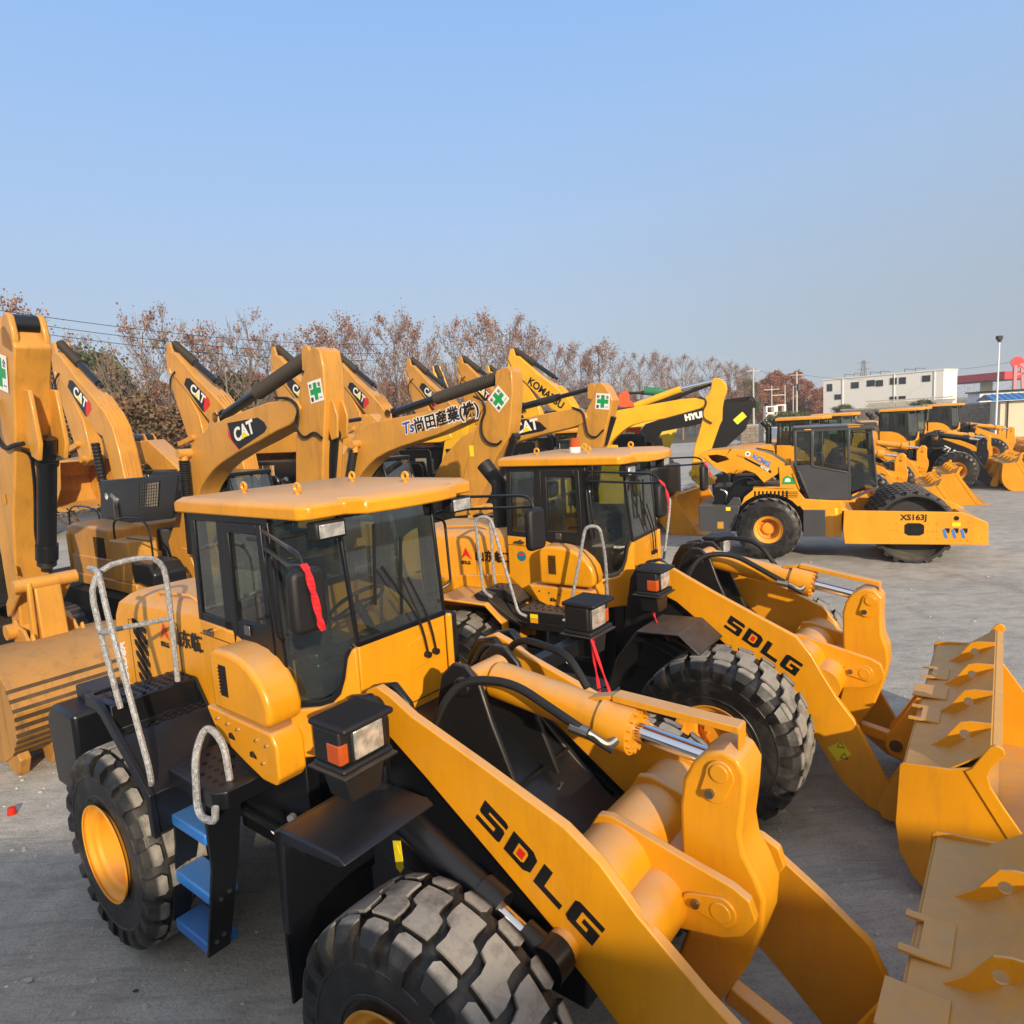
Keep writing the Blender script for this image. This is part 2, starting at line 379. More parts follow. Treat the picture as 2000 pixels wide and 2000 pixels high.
RIM_PROF = [(.345,-.268),(.357,-.274),(.357,-.262),(.338,-.255),(.318,-.228),(.285,-.212),(.272,-.19),(.266,-.10),(.262,.02),(.235,.035),(.235,.05),(.17,.05),(.165,-.0),(.15,-.03),(.03,-.045),(.0005,-.045)]
def make_wheel(parent, loc, side, color, scale=1., name='wheel', rub='rubber', hub=True, tread=False, rot=0., ts=None, rs=None):
    """side -1: outer face towards -y"""
    w_ = bpy.data.objects.new(name, None); COL.objects.link(w_); w_.parent = parent; w_.location = loc
    w_.rotation_euler = (0, rot, 0 if side < 0 else PI); w_.scale = (scale,)*3; w_.empty_display_size = .1
    key = ('tyre', tread, rub)
    if key not in CACHE: 
        t = tyre_mesh(20 if tread else 22, bar_tread=tread).build('tyre', rub, None, ang=30); CACHE[key] = t.data; bpy.data.objects.remove(t)
    t = bpy.data.objects.new('tyre', CACHE[key]); COL.objects.link(t); t.parent = w_
    if ts: t.scale = (ts[0], ts[1], ts[0])
    color = 'rim_yellow' if 'yellow' in color else color
    key = ('rim', color)
    if key not in CACHE:
        mb = MB(); mb.lathe(RIM_PROF, (0,0,0), (0,1,0), 48)
        for i in range(12):
            a = 2*PI*i/12; mb.cyl((.203*math.cos(a), .055, .203*math.sin(a)), (.203*math.cos(a), .02, .203*math.sin(a)), .015, n=6)
            if i % 2: mb.cyl((.11*math.cos(a), -.03, .11*math.sin(a)), (.11*math.cos(a), -.055, .11*math.sin(a)), .012, n=6)
        r_ = mb.build('rim', color, None, ang=22); CACHE[key] = r_.data; bpy.data.objects.remove(r_)
    r_ = bpy.data.objects.new('rim', CACHE[key]); COL.objects.link(r_); r_.parent = w_
    if rs: r_.scale = (rs[0], rs[1], rs[0])
    return w_
CACHE = {}
# blocky lettering S D L G as polygons in a unit cell (x 0..1, y 0..1)
LET = {
 'S': [[(0,1),(.88,1),(1,.93),(1,.76),(.30,.76),(.30,.63),(.92,.63),(1,.55),(1,.07),(.92,0),(0,0),(0,.2),(.70,.2),(.70,.40),(.08,.40),(0,.48)]],
 'D': [[(0,0),(0,1),(.78,1),(1,.82),(1,.18),(.78,0)], 'hole', [(.30,.22),(.30,.78),(.62,.78),(.70,.70),(.70,.30),(.62,.22)]],
 'L': [[(0,1),(.32,1),(.32,.24),(1,.24),(1,0),(0,0)]],
 'G': [[(.12,1),(1,1),(1,.78),(.31,.78),(.31,.22),(.69,.22),(.69,.40),(.45,.40),(.45,.60),(1,.60),(1,0),(.12,0),(0,.1),(0,.9)]],
}
def sdlg(parent, o, xd, yd, wcell, h, gap, t=.003):
    """letters laid from origin o (lower left), xd along, yd up (unit vectors, 3d)"""
    o, xd, yd = Vector(o), Vector(xd).normalized(), Vector(yd).normalized(); nz = xd.cross(yd).normalized()
    mb = MB(); red = MB(); yel = MB()
    for i, ch in enumerate('SDLG'):
        g = LET[ch]; base = o + xd*(i*(wcell+gap))
        def P(p, z): return base + xd*(p[0]*wcell) + yd*(p[1]*h) + nz*z
        for pl in g:
            if pl == 'hole': break
            mb.loft([P(p, 0) for p in pl], [P(p, t) for p in pl])
        if ch == 'D':
            yel.loft([P(p, t) for p in g[2]], [P(p, t+.001) for p in g[2]])
            q = [(.38,.32),(.38,.68),(.62,.68),(.62,.32)]; red.loft([P(p, t+.001) for p in q], [P(p, t+.002) for p in q])
    l_ = mb.build('lettering', 'decal_black', parent, smooth=False)
    yel.build('letter_ground', 'loader_yellow', parent, smooth=False); red.build('letter_centre', 'decal_red', parent, smooth=False)
    return l_
def shell(mb, outline, th, ax, a, b):
    """thin bent sheet: open outline of (p,q) extruded along ax, thickness th"""
    pts = [Vector((p[0], p[1])) for p in outline]; n = len(pts); off = []
    for i in range(n):
        d = (pts[min(i+1, n-1)]-pts[max(i-1, 0)]).normalized(); off.append(pts[i]+Vector((-d.y, d.x))*th)
    mb.prism([tuple(p) for p in pts]+[tuple(p) for p in off[::-1]], ax, a, b)
def perf(parent, boxes, z, step=.055, r=.013, name='anti_slip_holes'):
    mb = MB()
    for (x0, x1, y0, y1) in boxes:
        nx = max(1, int((x1-x0)/step)); ny = max(1, int((y1-y0)/step))
        for i in range(nx):
            for j in range(ny):
                x = x0+(i+.5+(.5 if j % 2 else 0)*.6)*(x1-x0)/nx; y = y0+(j+.5)*(y1-y0)/ny
                if x > x1: continue
                mb.cyl((x, y, z), (x, y, z+.003), r*1.25, n=8)
    return mb.build(name, 'hole', parent, smooth=False)

def facet(mb, p0, p1, pts, th=.02):
    """upright wall panel between plan points p0->p1; pts = [(s 0..1, z)]; th inwards (left of p0->p1)"""
    a, b = Vector((p0[0], p0[1], 0)), Vector((p1[0], p1[1], 0)); d = (b-a); n = Vector((-d.y, d.x, 0)).normalized()*th
    A = [a+d*s+Vector((0,0,z)) for s, z in pts]; mb.loft(A, [p+n for p in A])

def loader_cab(L, c1='loader_yellow', frame='black', style=1, simple=False, glass='glass'):
    """driver's cab: everything that belongs to it is a child of the cab body"""
    body = MB()
    YW = .70
    for s in (-1, 1):
        side = [(.50,1.64),(1.62,1.64),(1.56,1.97),(1.5,2.02),(1.36,2.16),(1.18,2.30),(1.0,2.37),(.50,2.40)]
        body.prism(side, 'y', s*YW, s*(YW-.05))
        q0 = Vector((1.56, s*YW, 0)); q1 = Vector((1.90, s*.40, 0))
        prof = [(.0,1.64),(1.,1.64),(1.,2.335),(.93,2.33),(.86,2.27),(.80,2.14),(.72,2.04),(.60,1.985),(.42,1.965),(.0,1.965)]
        lo = [q0.lerp(q1, a)+Vector((.0 if z > 1.7 else -.0, 0, z)) for a, z in prof]
        n = Vector((-(q1-q0).y, (q1-q0).x, 0)).normalized()*(-.05*s)*-1
        body.loft(lo, [p+n for p in lo])
    body.box(1.85, 1.90, -.40, .40, 1.64, 2.335)
    body.box(.50, .55, -.65, .65, 1.64, 2.40)
    body.box(.55, 1.5, -.65, .65, 1.62, 1.66)
    cab = body.build('cab', c1, L, bevel=.015)
    if not simple:
        sm = MB()
        for s in (-1, 1):
            a_, b_ = Vector((1.565, s*(YW+.003), 1.80)), Vector((1.903, s*.402, 1.80)); sm.bar(a_, b_, .004, .006); sm.bar((1.566, s*(YW+.002), 1.64), (1.566, s*(YW+.002), 1.96), .006, .004)
            sm.bar((.50, s*(YW+.001), 2.30), (.98, s*(YW+.001), 2.28), .004, .005)
        sm.bar((1.902, -.40, 1.80), (1.902, .40, 1.80), .004, .006); sm.build('panel_gap', 'hole', cab, smooth=False)
        for s in (-1, 1):
            sm = MB(); sm.cyl((1.75, s*.575, 1.72), (1.757, s*.585, 1.72), .012, n=8); sm.cyl((1.62, s*.66, 1.88), (1.627, s*.67, 1.88), .012, n=8); sm.build('bolts', 'steel', cab)
    # roof
    def roof_at(dx, dz, z):
        return [(.46+dx,-.76+dx),(1.90-dx,-.76+dx),(1.96-dx,-.70+dx),(1.98-dx,-.47),(2.10-dx,-.40),(2.14-dx,-.2),(2.15-dx,0),(2.14-dx,.2),(2.10-dx,.40),(1.98-dx,.47),(1.96-dx,.70-dx),(1.90-dx,.76-dx),(.46+dx,.76-dx)]
    A = [Vector((x, y, 3.19)) for x, y in roof_at(0, 0, 0)]; B = [Vector((x, y, 3.265)) for x, y in roof_at(0, 0, 0)]; C_ = [Vector((x, y, 3.295)) for x, y in roof_at(.045, 0, 0)]; n = len(A)
    rm = MB(); v = A+B+C_; f = [tuple(range(n))[::-1], tuple(range(2*n, 3*n))]
    for a in (0, n): f += [(a+i, a+(i+1) % n, a+n+(i+1) % n, a+n+i) for i in range(n)]
    rm.add(v, f); rm.build('roof', c1, cab, bevel=.012)
    # black frame: posts and sills
    fr = MB()
    for s in (-1, 1):
        y = s*YW
        def post(a, b, w_=.06, t=.05): fr.bar((a[0], a[2], a[1]), (b[0], b[2], b[1]), w_, t, up=(1,0,0))
        # rear side window surround and door frame, flat plates on the wall line
        def plate(poly, y0=0., th=.03): fr.prism(poly, 'y', y+s*y0, y+s*(y0-th))
        plate([(.50,2.40),(.56,2.40),(.60,3.19),(.54,3.19)]); plate([(.56,2.40),(.98,2.38),(.98,2.44),(.56,2.46)])
        plate([(.56,3.13),(1.52,3.13),(1.52,3.19),(.56,3.19)])
        plate([(.86,2.38),(.965,2.38),(.975,3.15),(.89,3.15)])
        # door: leaf frame, proud of the wall
        plate([(.975,2.37),(1.04,2.37),(1.05,3.14),(.985,3.14)], .012); plate([(1.40,2.10),(1.46,2.08),(1.44,3.14),(1.385,3.14)], .012)
        plate([(1.04,3.07),(1.385,3.07),(1.385,3.14),(1.04,3.14)], .012)
        plate([(.975,2.30),(1.0,2.36),(1.18,2.30),(1.36,2.16),(1.5,2.02),(1.40,2.47),(1.04,2.47),(.975,2.42)], .008)
        plate([(1.46,1.99),(1.56,1.965),(1.51,3.19),(1.44,3.19)], .004, .05)
        # post between quarter glass and windscreen
        fr.bar((1.895, s*.395, 2.33), (1.82, s*.41, 3.19), .022, .03, up=(1,0,0))
        q0 = Vector((1.565, s*(YW+.002), 0)); q1 = Vector((1.905, s*.402, 0)); nn = Vector((-(q1-q0).y, (q1-q0).x, 0)).normalized()*(-.02*s)*-1
        band = [(.0,1.965),(.42,1.965),(.60,1.985),(.72,2.04),(.80,2.14),(.86,2.27),(.93,2.33),(.90,2.345),(.82,2.30),(.76,2.17),(.69,2.08),(.58,2.025),(.42,2.005),(.0,2.005)]
        lo = [q0.lerp(q1, a)+Vector((0,0,z)) for a, z in band]; fr.loft(lo, [p+nn for p in lo])
    fr.box(1.885, 1.908, -.40, .40, 2.325, 2.365); fr.bar((1.825,-.41,3.175), (1.825,.41,3.175), .03, .05)
    fr.box(.50, .55, -.67, .67, 2.40, 2.46); fr.box(.56, .60, -.67, -.61, 2.4, 3.19); fr.box(.56, .60, .61, .67, 2.4, 3.19)
    fr.build('window_frame', frame, cab, bevel=.006)
    # glass
    for s in (-1, 1):
        g = MB(); y = s*(YW-.012)
        for poly in ([(.58,2.44),(.88,2.43),(.90,3.15),(.60,3.15)], [(1.03,2.45),(1.40,2.45),(1.39,3.08),(1.04,3.08)]):
            g.add([(x, y, z) for x, z in poly], [(0,1,2,3)])
        q0 = Vector((1.555, s*(YW-.01), 0)); q1 = Vector((1.895, s*.395, 0)); q1t = Vector((1.82, s*.405, 3.19)); q0t = Vector((1.505, s*(YW-.01), 3.19))
        lo = [q0.lerp(q1, a)+Vector((0,0,z)) for a, z in [(.0,1.98),(.42,1.98),(.60,2.0),(.72,2.06),(.80,2.16),(.86,2.29),(.97,2.345)]]
        g.add(lo+[q1t, q0t], [tuple(range(len(lo)+2))])
        g.build('side_glass', glass, cab, fix=False, smooth=False)
    g = MB(); g.add([(1.897,-.39,2.35),(1.897,.39,2.35),(1.825,.405,3.18),(1.825,-.405,3.18)], [(0,1,2,3)]); g.build('windscreen', glass, cab, fix=False, smooth=False)
    g = MB(); g.add([(.53,-.6,2.45),(.53,.6,2.45),(.57,.6,3.18),(.57,-.6,3.18)], [(0,1,2,3)]); g.build('rear_glass', glass, cab, fix=False, smooth=False)
    # work lamps under the roof front corners
    for s in (-1, 1):
        lm = MB(); lm.box(1.88, 1.98, s*.575-.11, s*.575+.11, 3.06, 3.17)
        q = lm.build('work_lamp', 'plastic_black', cab, bevel=.015)
        le = MB(); le.box(1.981, 1.987, s*.575-.09, s*.575+.09, 3.075, 3.155)
        le.build('work_lamp_lens', 'lamp_glass', cab, bevel=.005)
    # seat, console and wheel seen through the glass
    st = MB(); st.box(.75, 1.20, -.24, .24, 2.02, 2.12); st.box(.68, .80, -.24, .24, 2.10, 2.72, Matrix.Translation((0,0,0))); st.box(.70, .78, -.14, .14, 2.75, 2.95); st.box(.85, 1.15, -.2, .2, 1.70, 2.02)
    st.build('seat', 'seat_vinyl', cab, bevel=.05, seg=3)
    cs = MB(); cs.prism([(1.45,1.66),(1.86,1.66),(1.86,2.30),(1.70,2.36),(1.55,2.26)], 'y', -.22, .22); cs.box(1.5, 1.84, .24, .6, 1.66, 2.3); cs.build('dashboard', 'plastic_black', cab, bevel=.03)
    sw = MB(); q = Vector((-.62, 0, .78)); c0 = Vector((1.42, 0, 2.46)); tor = []
    e1, e2 = Vector((0,1,0)), q.normalized().cross(Vector((0,1,0)))
    P = [c0+(e1*math.cos(t)+e2*math.sin(t))*.21 for t in [2*PI*i/28 for i in range(29)]]
    sw.tube(P, .014, 6, sub=0); sw.cyl(c0, (1.62,0,2.22), .03)
    for t in (0, 2.1, 4.2): sw.cyl(c0, c0+(e1*math.cos(t)+e2*math.sin(t))*.2, .012, n=6)
    sw.build('steering_wheel', 'plastic_black', cab)
    if simple: return cab
    # lifting eyes
    for (x, y) in ((.78,-.40),(1.42,-.40),(1.02,.38),(1.62,.38)):
        e = MB(); n_ = 16; ring = [(x, y+.0, 3.335)]
        P = [Vector((x+.028*math.cos(t), y, 3.338+.028*math.sin(t))) for t in [2*PI*i/n_ for i in range(n_+1)]]
        e.tube(P, .011, 6, sub=0); e.cyl((x, y, 3.29), (x, y, 3.312), .016)
        e.build('lifting_eye', c1, cab)
    # access panel under the windscreen, wipers
    pn = MB(); pn.prism([(.02,2.02),(.34,2.05),(.34,2.26),(.02,2.22)], 'x', 1.899, 1.905); pn.build('access_panel', c1, cab, bevel=.003)
    for (y0, y1, zt) in ((.06, -.20, 2.92), (.14, .02, 2.80)):
        wp = MB(); wp.tube([(1.93, y0+.12, 2.10), (1.945, y0+.06, 2.36), (1.90, y1+.05, zt-.12)], .008, 6, sub=3); wp.bar((1.897, y1-.03, zt-.36), (1.868, y1+.04, zt+.16), .012, .02)
        wp.cyl((1.895, y0+.12, 2.10), (1.945, y0+.12, 2.10), .022)
        wp.build('wiper', 'plastic_black', cab)
    # side mirrors on tubular arms
    for s in (-1, 1):
        mr = MB(); X = 2.46 if s < 0 else 2.30; Y = s*(1.12 if s < 0 else 1.02)
        mr.prism([(Y-.085, 2.72),(Y+.085, 2.72),(Y+.10, 2.76),(Y+.095, 3.0),(Y+.08, 3.04),(Y-.08, 3.04),(Y-.095, 3.0),(Y-.10, 2.76)], 'x', X-.035, X+.035)
        mm = mr.build('mirror', 'plastic_black', cab, bevel=.028, seg=3)
        ar = MB(); ar.tube([(1.53, s*.73, 3.10), (1.60, s*.80, 3.13), (X-.10, Y, 3.13), (X-.02, Y, 3.10), (X, Y, 3.02)], .011, 8, sub=4); ar.tube([(1.53, s*.73, 3.0), (1.60, s*.80, 3.03), (X-.12, Y, 3.04), (X-.01, Y, 3.05)], .011, 8, sub=3); ar.bar((1.535, s*.73, 2.97), (1.525, s*.73, 3.13), .02, .03)
        ar.build('mirror_arm', 'black_bright', cab)
        gr = MB(); gr.tube([(1.585, s*.72, 2.42), (1.62, s*.78, 2.45), (1.59, s*.79, 2.95), (1.545, s*.72, 2.98)], .011, 8, sub=4); gr.build('grab_handle', 'black_bright', cab)
    # door details on both sides
    for s in (-1, 1):
        y = s*.715
        d = MB(); d.box(1.13, 1.20, y-.004, y+.004, 2.385, 2.45); d.build('door_latch', 'steel', cab, bevel=.004)
        d = MB(); d.tube([(1.30, y, 2.52), (1.36, y+s*.03, 2.53), (1.44, y+s*.03, 2.55)], .010, 6, sub=3); d.build('door_handle', 'plastic_black', cab)
        d = MB(); d.cyl((.68, s*.70, 2.34), (.68, s*.735, 2.34), .02); d.bar((.62, s*.735, 2.34), (.74, s*.735, 2.335), .012, .02); d.build('door_catch', 'steel', cab)
    return cab

def side_box(L, s, c1='loader_yellow'):
    """rounded air-conditioner box below the cab side window"""
    o = [(1.02,1.93),(1.68,1.92),(1.735,1.95),(1.75,2.03),(1.715,2.13),(1.64,2.21),(1.53,2.28),(1.40,2.325),(1.25,2.345),(1.10,2.345),(1.04,2.32),(1.02,2.27)]
    mb = MB(); mb.prism([(x if x < 1.3 else 1.3+(x-1.3)*.82, z) for x, z in o], 'y', s*.68, s*.925)
    b = mb.build('side_box', c1, L, bevel=.032, seg=4)
    mb = MB(); mb.box(1.135, 1.225, s*.923-.002, s*.923+.006*1, 2.04, 2.25) if s < 0 else mb.box(1.135, 1.225, s*.923-.004, s*.923+.004, 2.04, 2.25)
    mb.build('vent', 'hole', b)
    mb = MB()
    for i in range(8): mb.box(1.135, 1.225, s*.929-.003, s*.929+.003, 2.062+i*.023, 2.071+i*.023)
    mb.build('vent_slats', 'plastic_black', b)
    # lower panel with its fan-shaped holes
    mb = MB(); pl = [(.86,1.90),(1.68,1.88),(1.74,1.80),(1.74,1.60),(1.68,1.54),(1.52,1.54),(1.30,1.60),(.98,1.72)]
    mb.prism([(x if x < 1.3 else 1.3+(x-1.3)*.84, z) for x, z in pl], 'y', s*.70, s*.90); mb.build('lower_side_panel', c1, L, bevel=.016, seg=3)
    mb = MB()
    for (cx, cz) in ((1.12,1.735),(1.36,1.67)):
        for k in (0, 1):
            x0 = cx+k*.042
            mb.prism([(x0, cz),(x0+.036, cz)]+([(x0+.034, cz+.045),(x0+.004, cz+.032)] if k == 0 else [(x0+.03, cz+.02),(x0+.0, cz+.045)]), 'y', s*.899, s*.903)
    mb.build('panel_holes', 'hole', b, smooth=False)
    mb = MB()
    for (x, z) in ((1.0,1.84),(1.12,1.83),(1.24,1.82),(1.45,1.80),(1.56,1.79),(1.5,1.66)): mb.cyl((x, s*.90, z), (x, s*.912, z), .009, n=8)
    mb.build('bolts', 'steel', b)
    return b

def headlight(F, s, x=2.55, y=1.0, z=2.15, turn=True):
    """hooded headlamp with an amber turn signal on a black plate box"""
    mb = MB()
    yo, yi = s*(y+.17), s*(y-.14); a, b = min(yo, yi), max(yo, yi)
    mb.box(x-.16, x+.05, a, b, z-.09, z+.10)
    mb.box(x-.18, x+.11, a-.01, b+.01, z+.095, z+.13); mb.box(x-.17, x+.08, a-.01, b+.01, z-.12, z-.088)
    h = mb.build('headlight', 'plastic_black', F, bevel=.016, seg=3)
    lo, hi = sorted((s*(y-.10), s*(y+.09)))
    mb = MB(); mb.box(x+.046, x+.062, lo-.012, hi+.012, z-.087, z+.093); mb.build('lens_frame', 'plastic_black', h, bevel=.01)
    mb = MB(); mb.box(x+.05, x+.072, lo, hi, z-.075, z+.081); mb.build('headlight_lens', 'lamp_glass', h, bevel=.02, seg=3)
    lo, hi = sorted((s*(y+.118), s*(y+.166)))
    mb = MB(); mb.box(x-.03, x+.056, lo, hi, z-.075, z+.03); mb.box(x-.05, x+.052, *sorted((s*(y+.15), s*(y+.174))), z-.075, z+.03); mb.build('turn_signal', 'orange_lens', h, bevel=.008)
    mb = MB(); mb.box(x-.20, x+.10, a-.02, b+.02, z-.135, z-.122); mb.build('lamp_shelf', 'black_dusty', h, bevel=.003)
    mb = MB(); mb.prism([(a+.02,z-.136),(b-.02,z-.136),(b-.06,z-.30),(a+.06,z-.30)] if s < 0 else [(a+.02,z-.136),(b-.02,z-.136),(b-.06,z-.30),(a+.06,z-.30)], 'x', x-.14, x+.04); mb.build('lamp_box', 'black_dusty', h, bevel=.008)
    mb = MB(); mb.bar((x-.1, s*(y-.10), z-.22), (x-.28, s*.58, z-.32), .10, .12); mb.build('lamp_bracket', 'black', F, bevel=.006)
    return h

def make_bucket(F, dx=0., col='loader_yellow', inner='inner_yellow', W=1.5, teeth=False):
    prof = [(4.62,1.0),(4.88,1.035),(5.14,1.245)]          # crest and spill guard
    back = [(4.62,1.0),(4.60,.62),(4.605,.46),(4.66,.26),(4.76,.11),(4.90,.03),(5.05,.015),(5.80,.015)]
    mb = MB()
    shell(mb, [(x+dx, z) for x, z in prof], .014, 'y', -W, W)
    shell(mb, [(x+dx, z) for x, z in back[::-1]], .016, 'y', -W, W)
    mb.prism([(5.10+dx,1.215),(5.145+dx,1.25),(5.20+dx,1.225),(5.16+dx,1.19)], 'y', -W, W)
    mb.prism([(5.62+dx,.0),(5.98+dx,.0),(5.98+dx,.012),(5.86+dx,.045),(5.62+dx,.045)], 'y', -W-.01, W+.01)
    b = mb.build('bucket', inner, F, bevel=.004)
    # interior back sheet (curved) below the crest
    mb = MB(); shell(mb, [(5.14+dx,1.20),(4.93+dx,.98),(4.80+dx,.72),(4.78+dx,.48),(4.84+dx,.26),(4.98+dx,.10),(5.2+dx,.04)][::-1], .012, 'y', -W+.02, W-.02)
    mb.build('bucket_floor', inner, b)
    for s in (-1, 1):
        mb = MB()
        pl = [(4.59,1.02),(4.62,1.045),(4.90,1.07),(5.03,1.115),(5.13,1.30),(5.16,1.315),(5.20,1.30),(5.215,1.26),(5.19,1.22),(5.14,1.15),(5.12,1.08),(5.14,1.0),(5.22,.87),(5.78,.03),(5.78,.0),(4.92,.0),(4.80,.05),(4.68,.18),(4.60,.34),(4.57,.56)]
        mb.prism([(x+dx, z) for x, z in pl], 'y', s*W, s*(W+.022))
        p = mb.build('bucket_side', col, b, bevel=.006)
        mb = MB(); mb.prism([(x+dx, z) for x, z in [(4.99,1.085),(5.03,1.115),(5.13,1.30),(5.16,1.315),(5.2,1.30),(5.215,1.26),(5.19,1.22),(5.14,1.15),(5.12,1.08),(5.14,1.0),(5.22,.87),(5.78,.03),(5.62,.03)]], 'y', s*(W+.022), s*(W+.034))
        mb.build('wear_plate', col, b, bevel=.004)
    # gussets on the crest, each with a round hole
    for i in range(4):
        y = -1.09 + i*.675
        x0, z0 = 4.74, 1.02; P0 = [(4.745,1.028),(4.88,1.048),(5.125,1.236),(5.125,1.262),(5.0,1.262),(4.93,1.20),(4.86,1.10),(4.80,1.055)]
        cx, cz, r = 4.965, 1.165, .038
        P0 = [(4.735,1.018),(4.885,1.040),(5.135,1.240),(5.13,1.285),(5.0,1.275),(4.94,1.255),(4.90,1.195),(4.85,1.115),(4.79,1.06)]; cx, cz, r = 4.965, 1.175, .034
        k = 4; hole = [(cx+.005+r*math.cos(t), cz-.005+r*math.sin(t)) for t in [PI*.75-2*PI*j/16 for j in range(17)]]
        pl = P0[:6] + hole + [P0[5]] + P0[6:]
        mb = MB(); mb.prism([(x+dx, z) for x, z in pl], 'y', y-.007, y+.007); mb.build('gusset', col, b, smooth=False)
    # hook plates and stop on the back edge of the crest, hinge ears
    for y in (-.52, .52):
        mb = MB(); mb.prism([(4.56,-.16),(4.64,-.16),(4.78,-.16),(4.78,.16),(4.56,.16),(4.56,.11),(4.645,.11),(4.645,-.11),(4.56,-.11)], 'z', 1.03, 1.045, Matrix.Translation((dx, y, 0))); mb.build('hook_plate', inner, b, bevel=.003)
    mb = MB(); mb.box(4.54+dx, 4.80+dx, -.15, .15, 1.032, 1.047); mb.build('stop_plate', inner, b, bevel=.003)
    for y in (-.66, -.50, .50, .66):
        mb = MB(); mb.prism([(x+dx, z) for x, z in [(4.62,1.0),(4.60,.10),(4.50,.06),(4.38,.08),(4.34,.18),(4.38,.30),(4.55,.62)]], 'y', y-.02, y+.02); mb.build('hinge_ear', col, b, bevel=.005)
    for y in (-.13, .13):
        mb = MB(); mb.prism([(x+dx, z) for x, z in [(4.62,1.02),(4.58,1.02),(4.42,.72),(4.34,.60),(4.33,.50),(4.37,.42),(4.46,.40),(4.62,.30)]], 'y', y-.02, y+.02)
        e = mb.build('link_ear', col, b, bevel=.005)
    mb = MB(); mb.cyl((4.42+dx,-.165,.52), (4.42+dx,.165,.52), .055); mb.build('pin', 'steel', b)
    if teeth:
        for i in range(9):
            y = -W+.05+i*(2*W-.1)/8; mb = MB(); mb.prism([(5.75,.0),(6.12,.01),(6.0,.06),(5.75,.08)], 'y', y-.05, y+.05); q = mb.build('tooth', 'steel', b); q.location.x = dx
    return b

BOOM1 = dict(top=[(2.25,2.20),(2.36,2.165),(2.53,2.08),(3.0,1.93),(3.53,1.75),(3.72,1.63),(3.90,1.45),(4.11,1.20),(4.26,1.05),(4.42,.87),(4.54,.62),(4.62,.42),(4.68,.26)],
             bot=[(4.66,.10),(4.55,.05),(4.37,.13),(4.07,.55),(3.78,.83),(3.62,.97),(3.50,1.06),(3.43,1.10),(3.44,1.17),(3.0,1.47),(2.6,1.74),(2.3,1.93),(2.16,1.98),(2.12,2.07),(2.16,2.16)])
BOOM2 = dict(top=[(2.30,2.18),(2.45,2.13),(2.86,1.93),(3.28,1.74),(3.65,1.575),(3.78,1.42),(3.87,1.26),(4.0,1.05),(4.14,.87),(4.27,.62),(4.38,.41),(4.47,.29)],
             bot=[(4.50,.12),(4.48,.04),(4.27,.09),(4.03,.28),(3.83,.61),(3.66,.86),(3.5,1.0),(3.2,1.24),(2.9,1.48),(2.5,1.78),(2.3,1.86),(2.18,1.93),(2.14,2.04),(2.19,2.13)])
ROCK1 = [(3.92,1.50),(3.92,1.76),(3.94,1.90),(3.99,2.0),(4.06,2.07),(4.14,2.095),(4.21,2.07),(4.25,2.0),(4.24,1.86),(4.22,1.70),(4.235,1.60),(4.29,1.50),(4.33,1.40),(4.32,1.25),(4.25,1.03),(4.15,.83),(4.06,.68),(3.96,.68),(3.90,.76),(3.88,.90),(3.95,1.10)]
ROCK2 = [(3.96,1.41),(3.955,1.72),(3.98,1.83),(4.04,1.92),(4.13,1.975),(4.22,1.97),(4.285,1.90),(4.28,1.71),(4.29,1.54),(4.335,1.42),(4.345,1.28),(4.31,1.09),(4.24,.88),(4.12,.66),(4.04,.52),(3.95,.52),(3.9,.62),(3.92,.80),(3.97,1.05)]
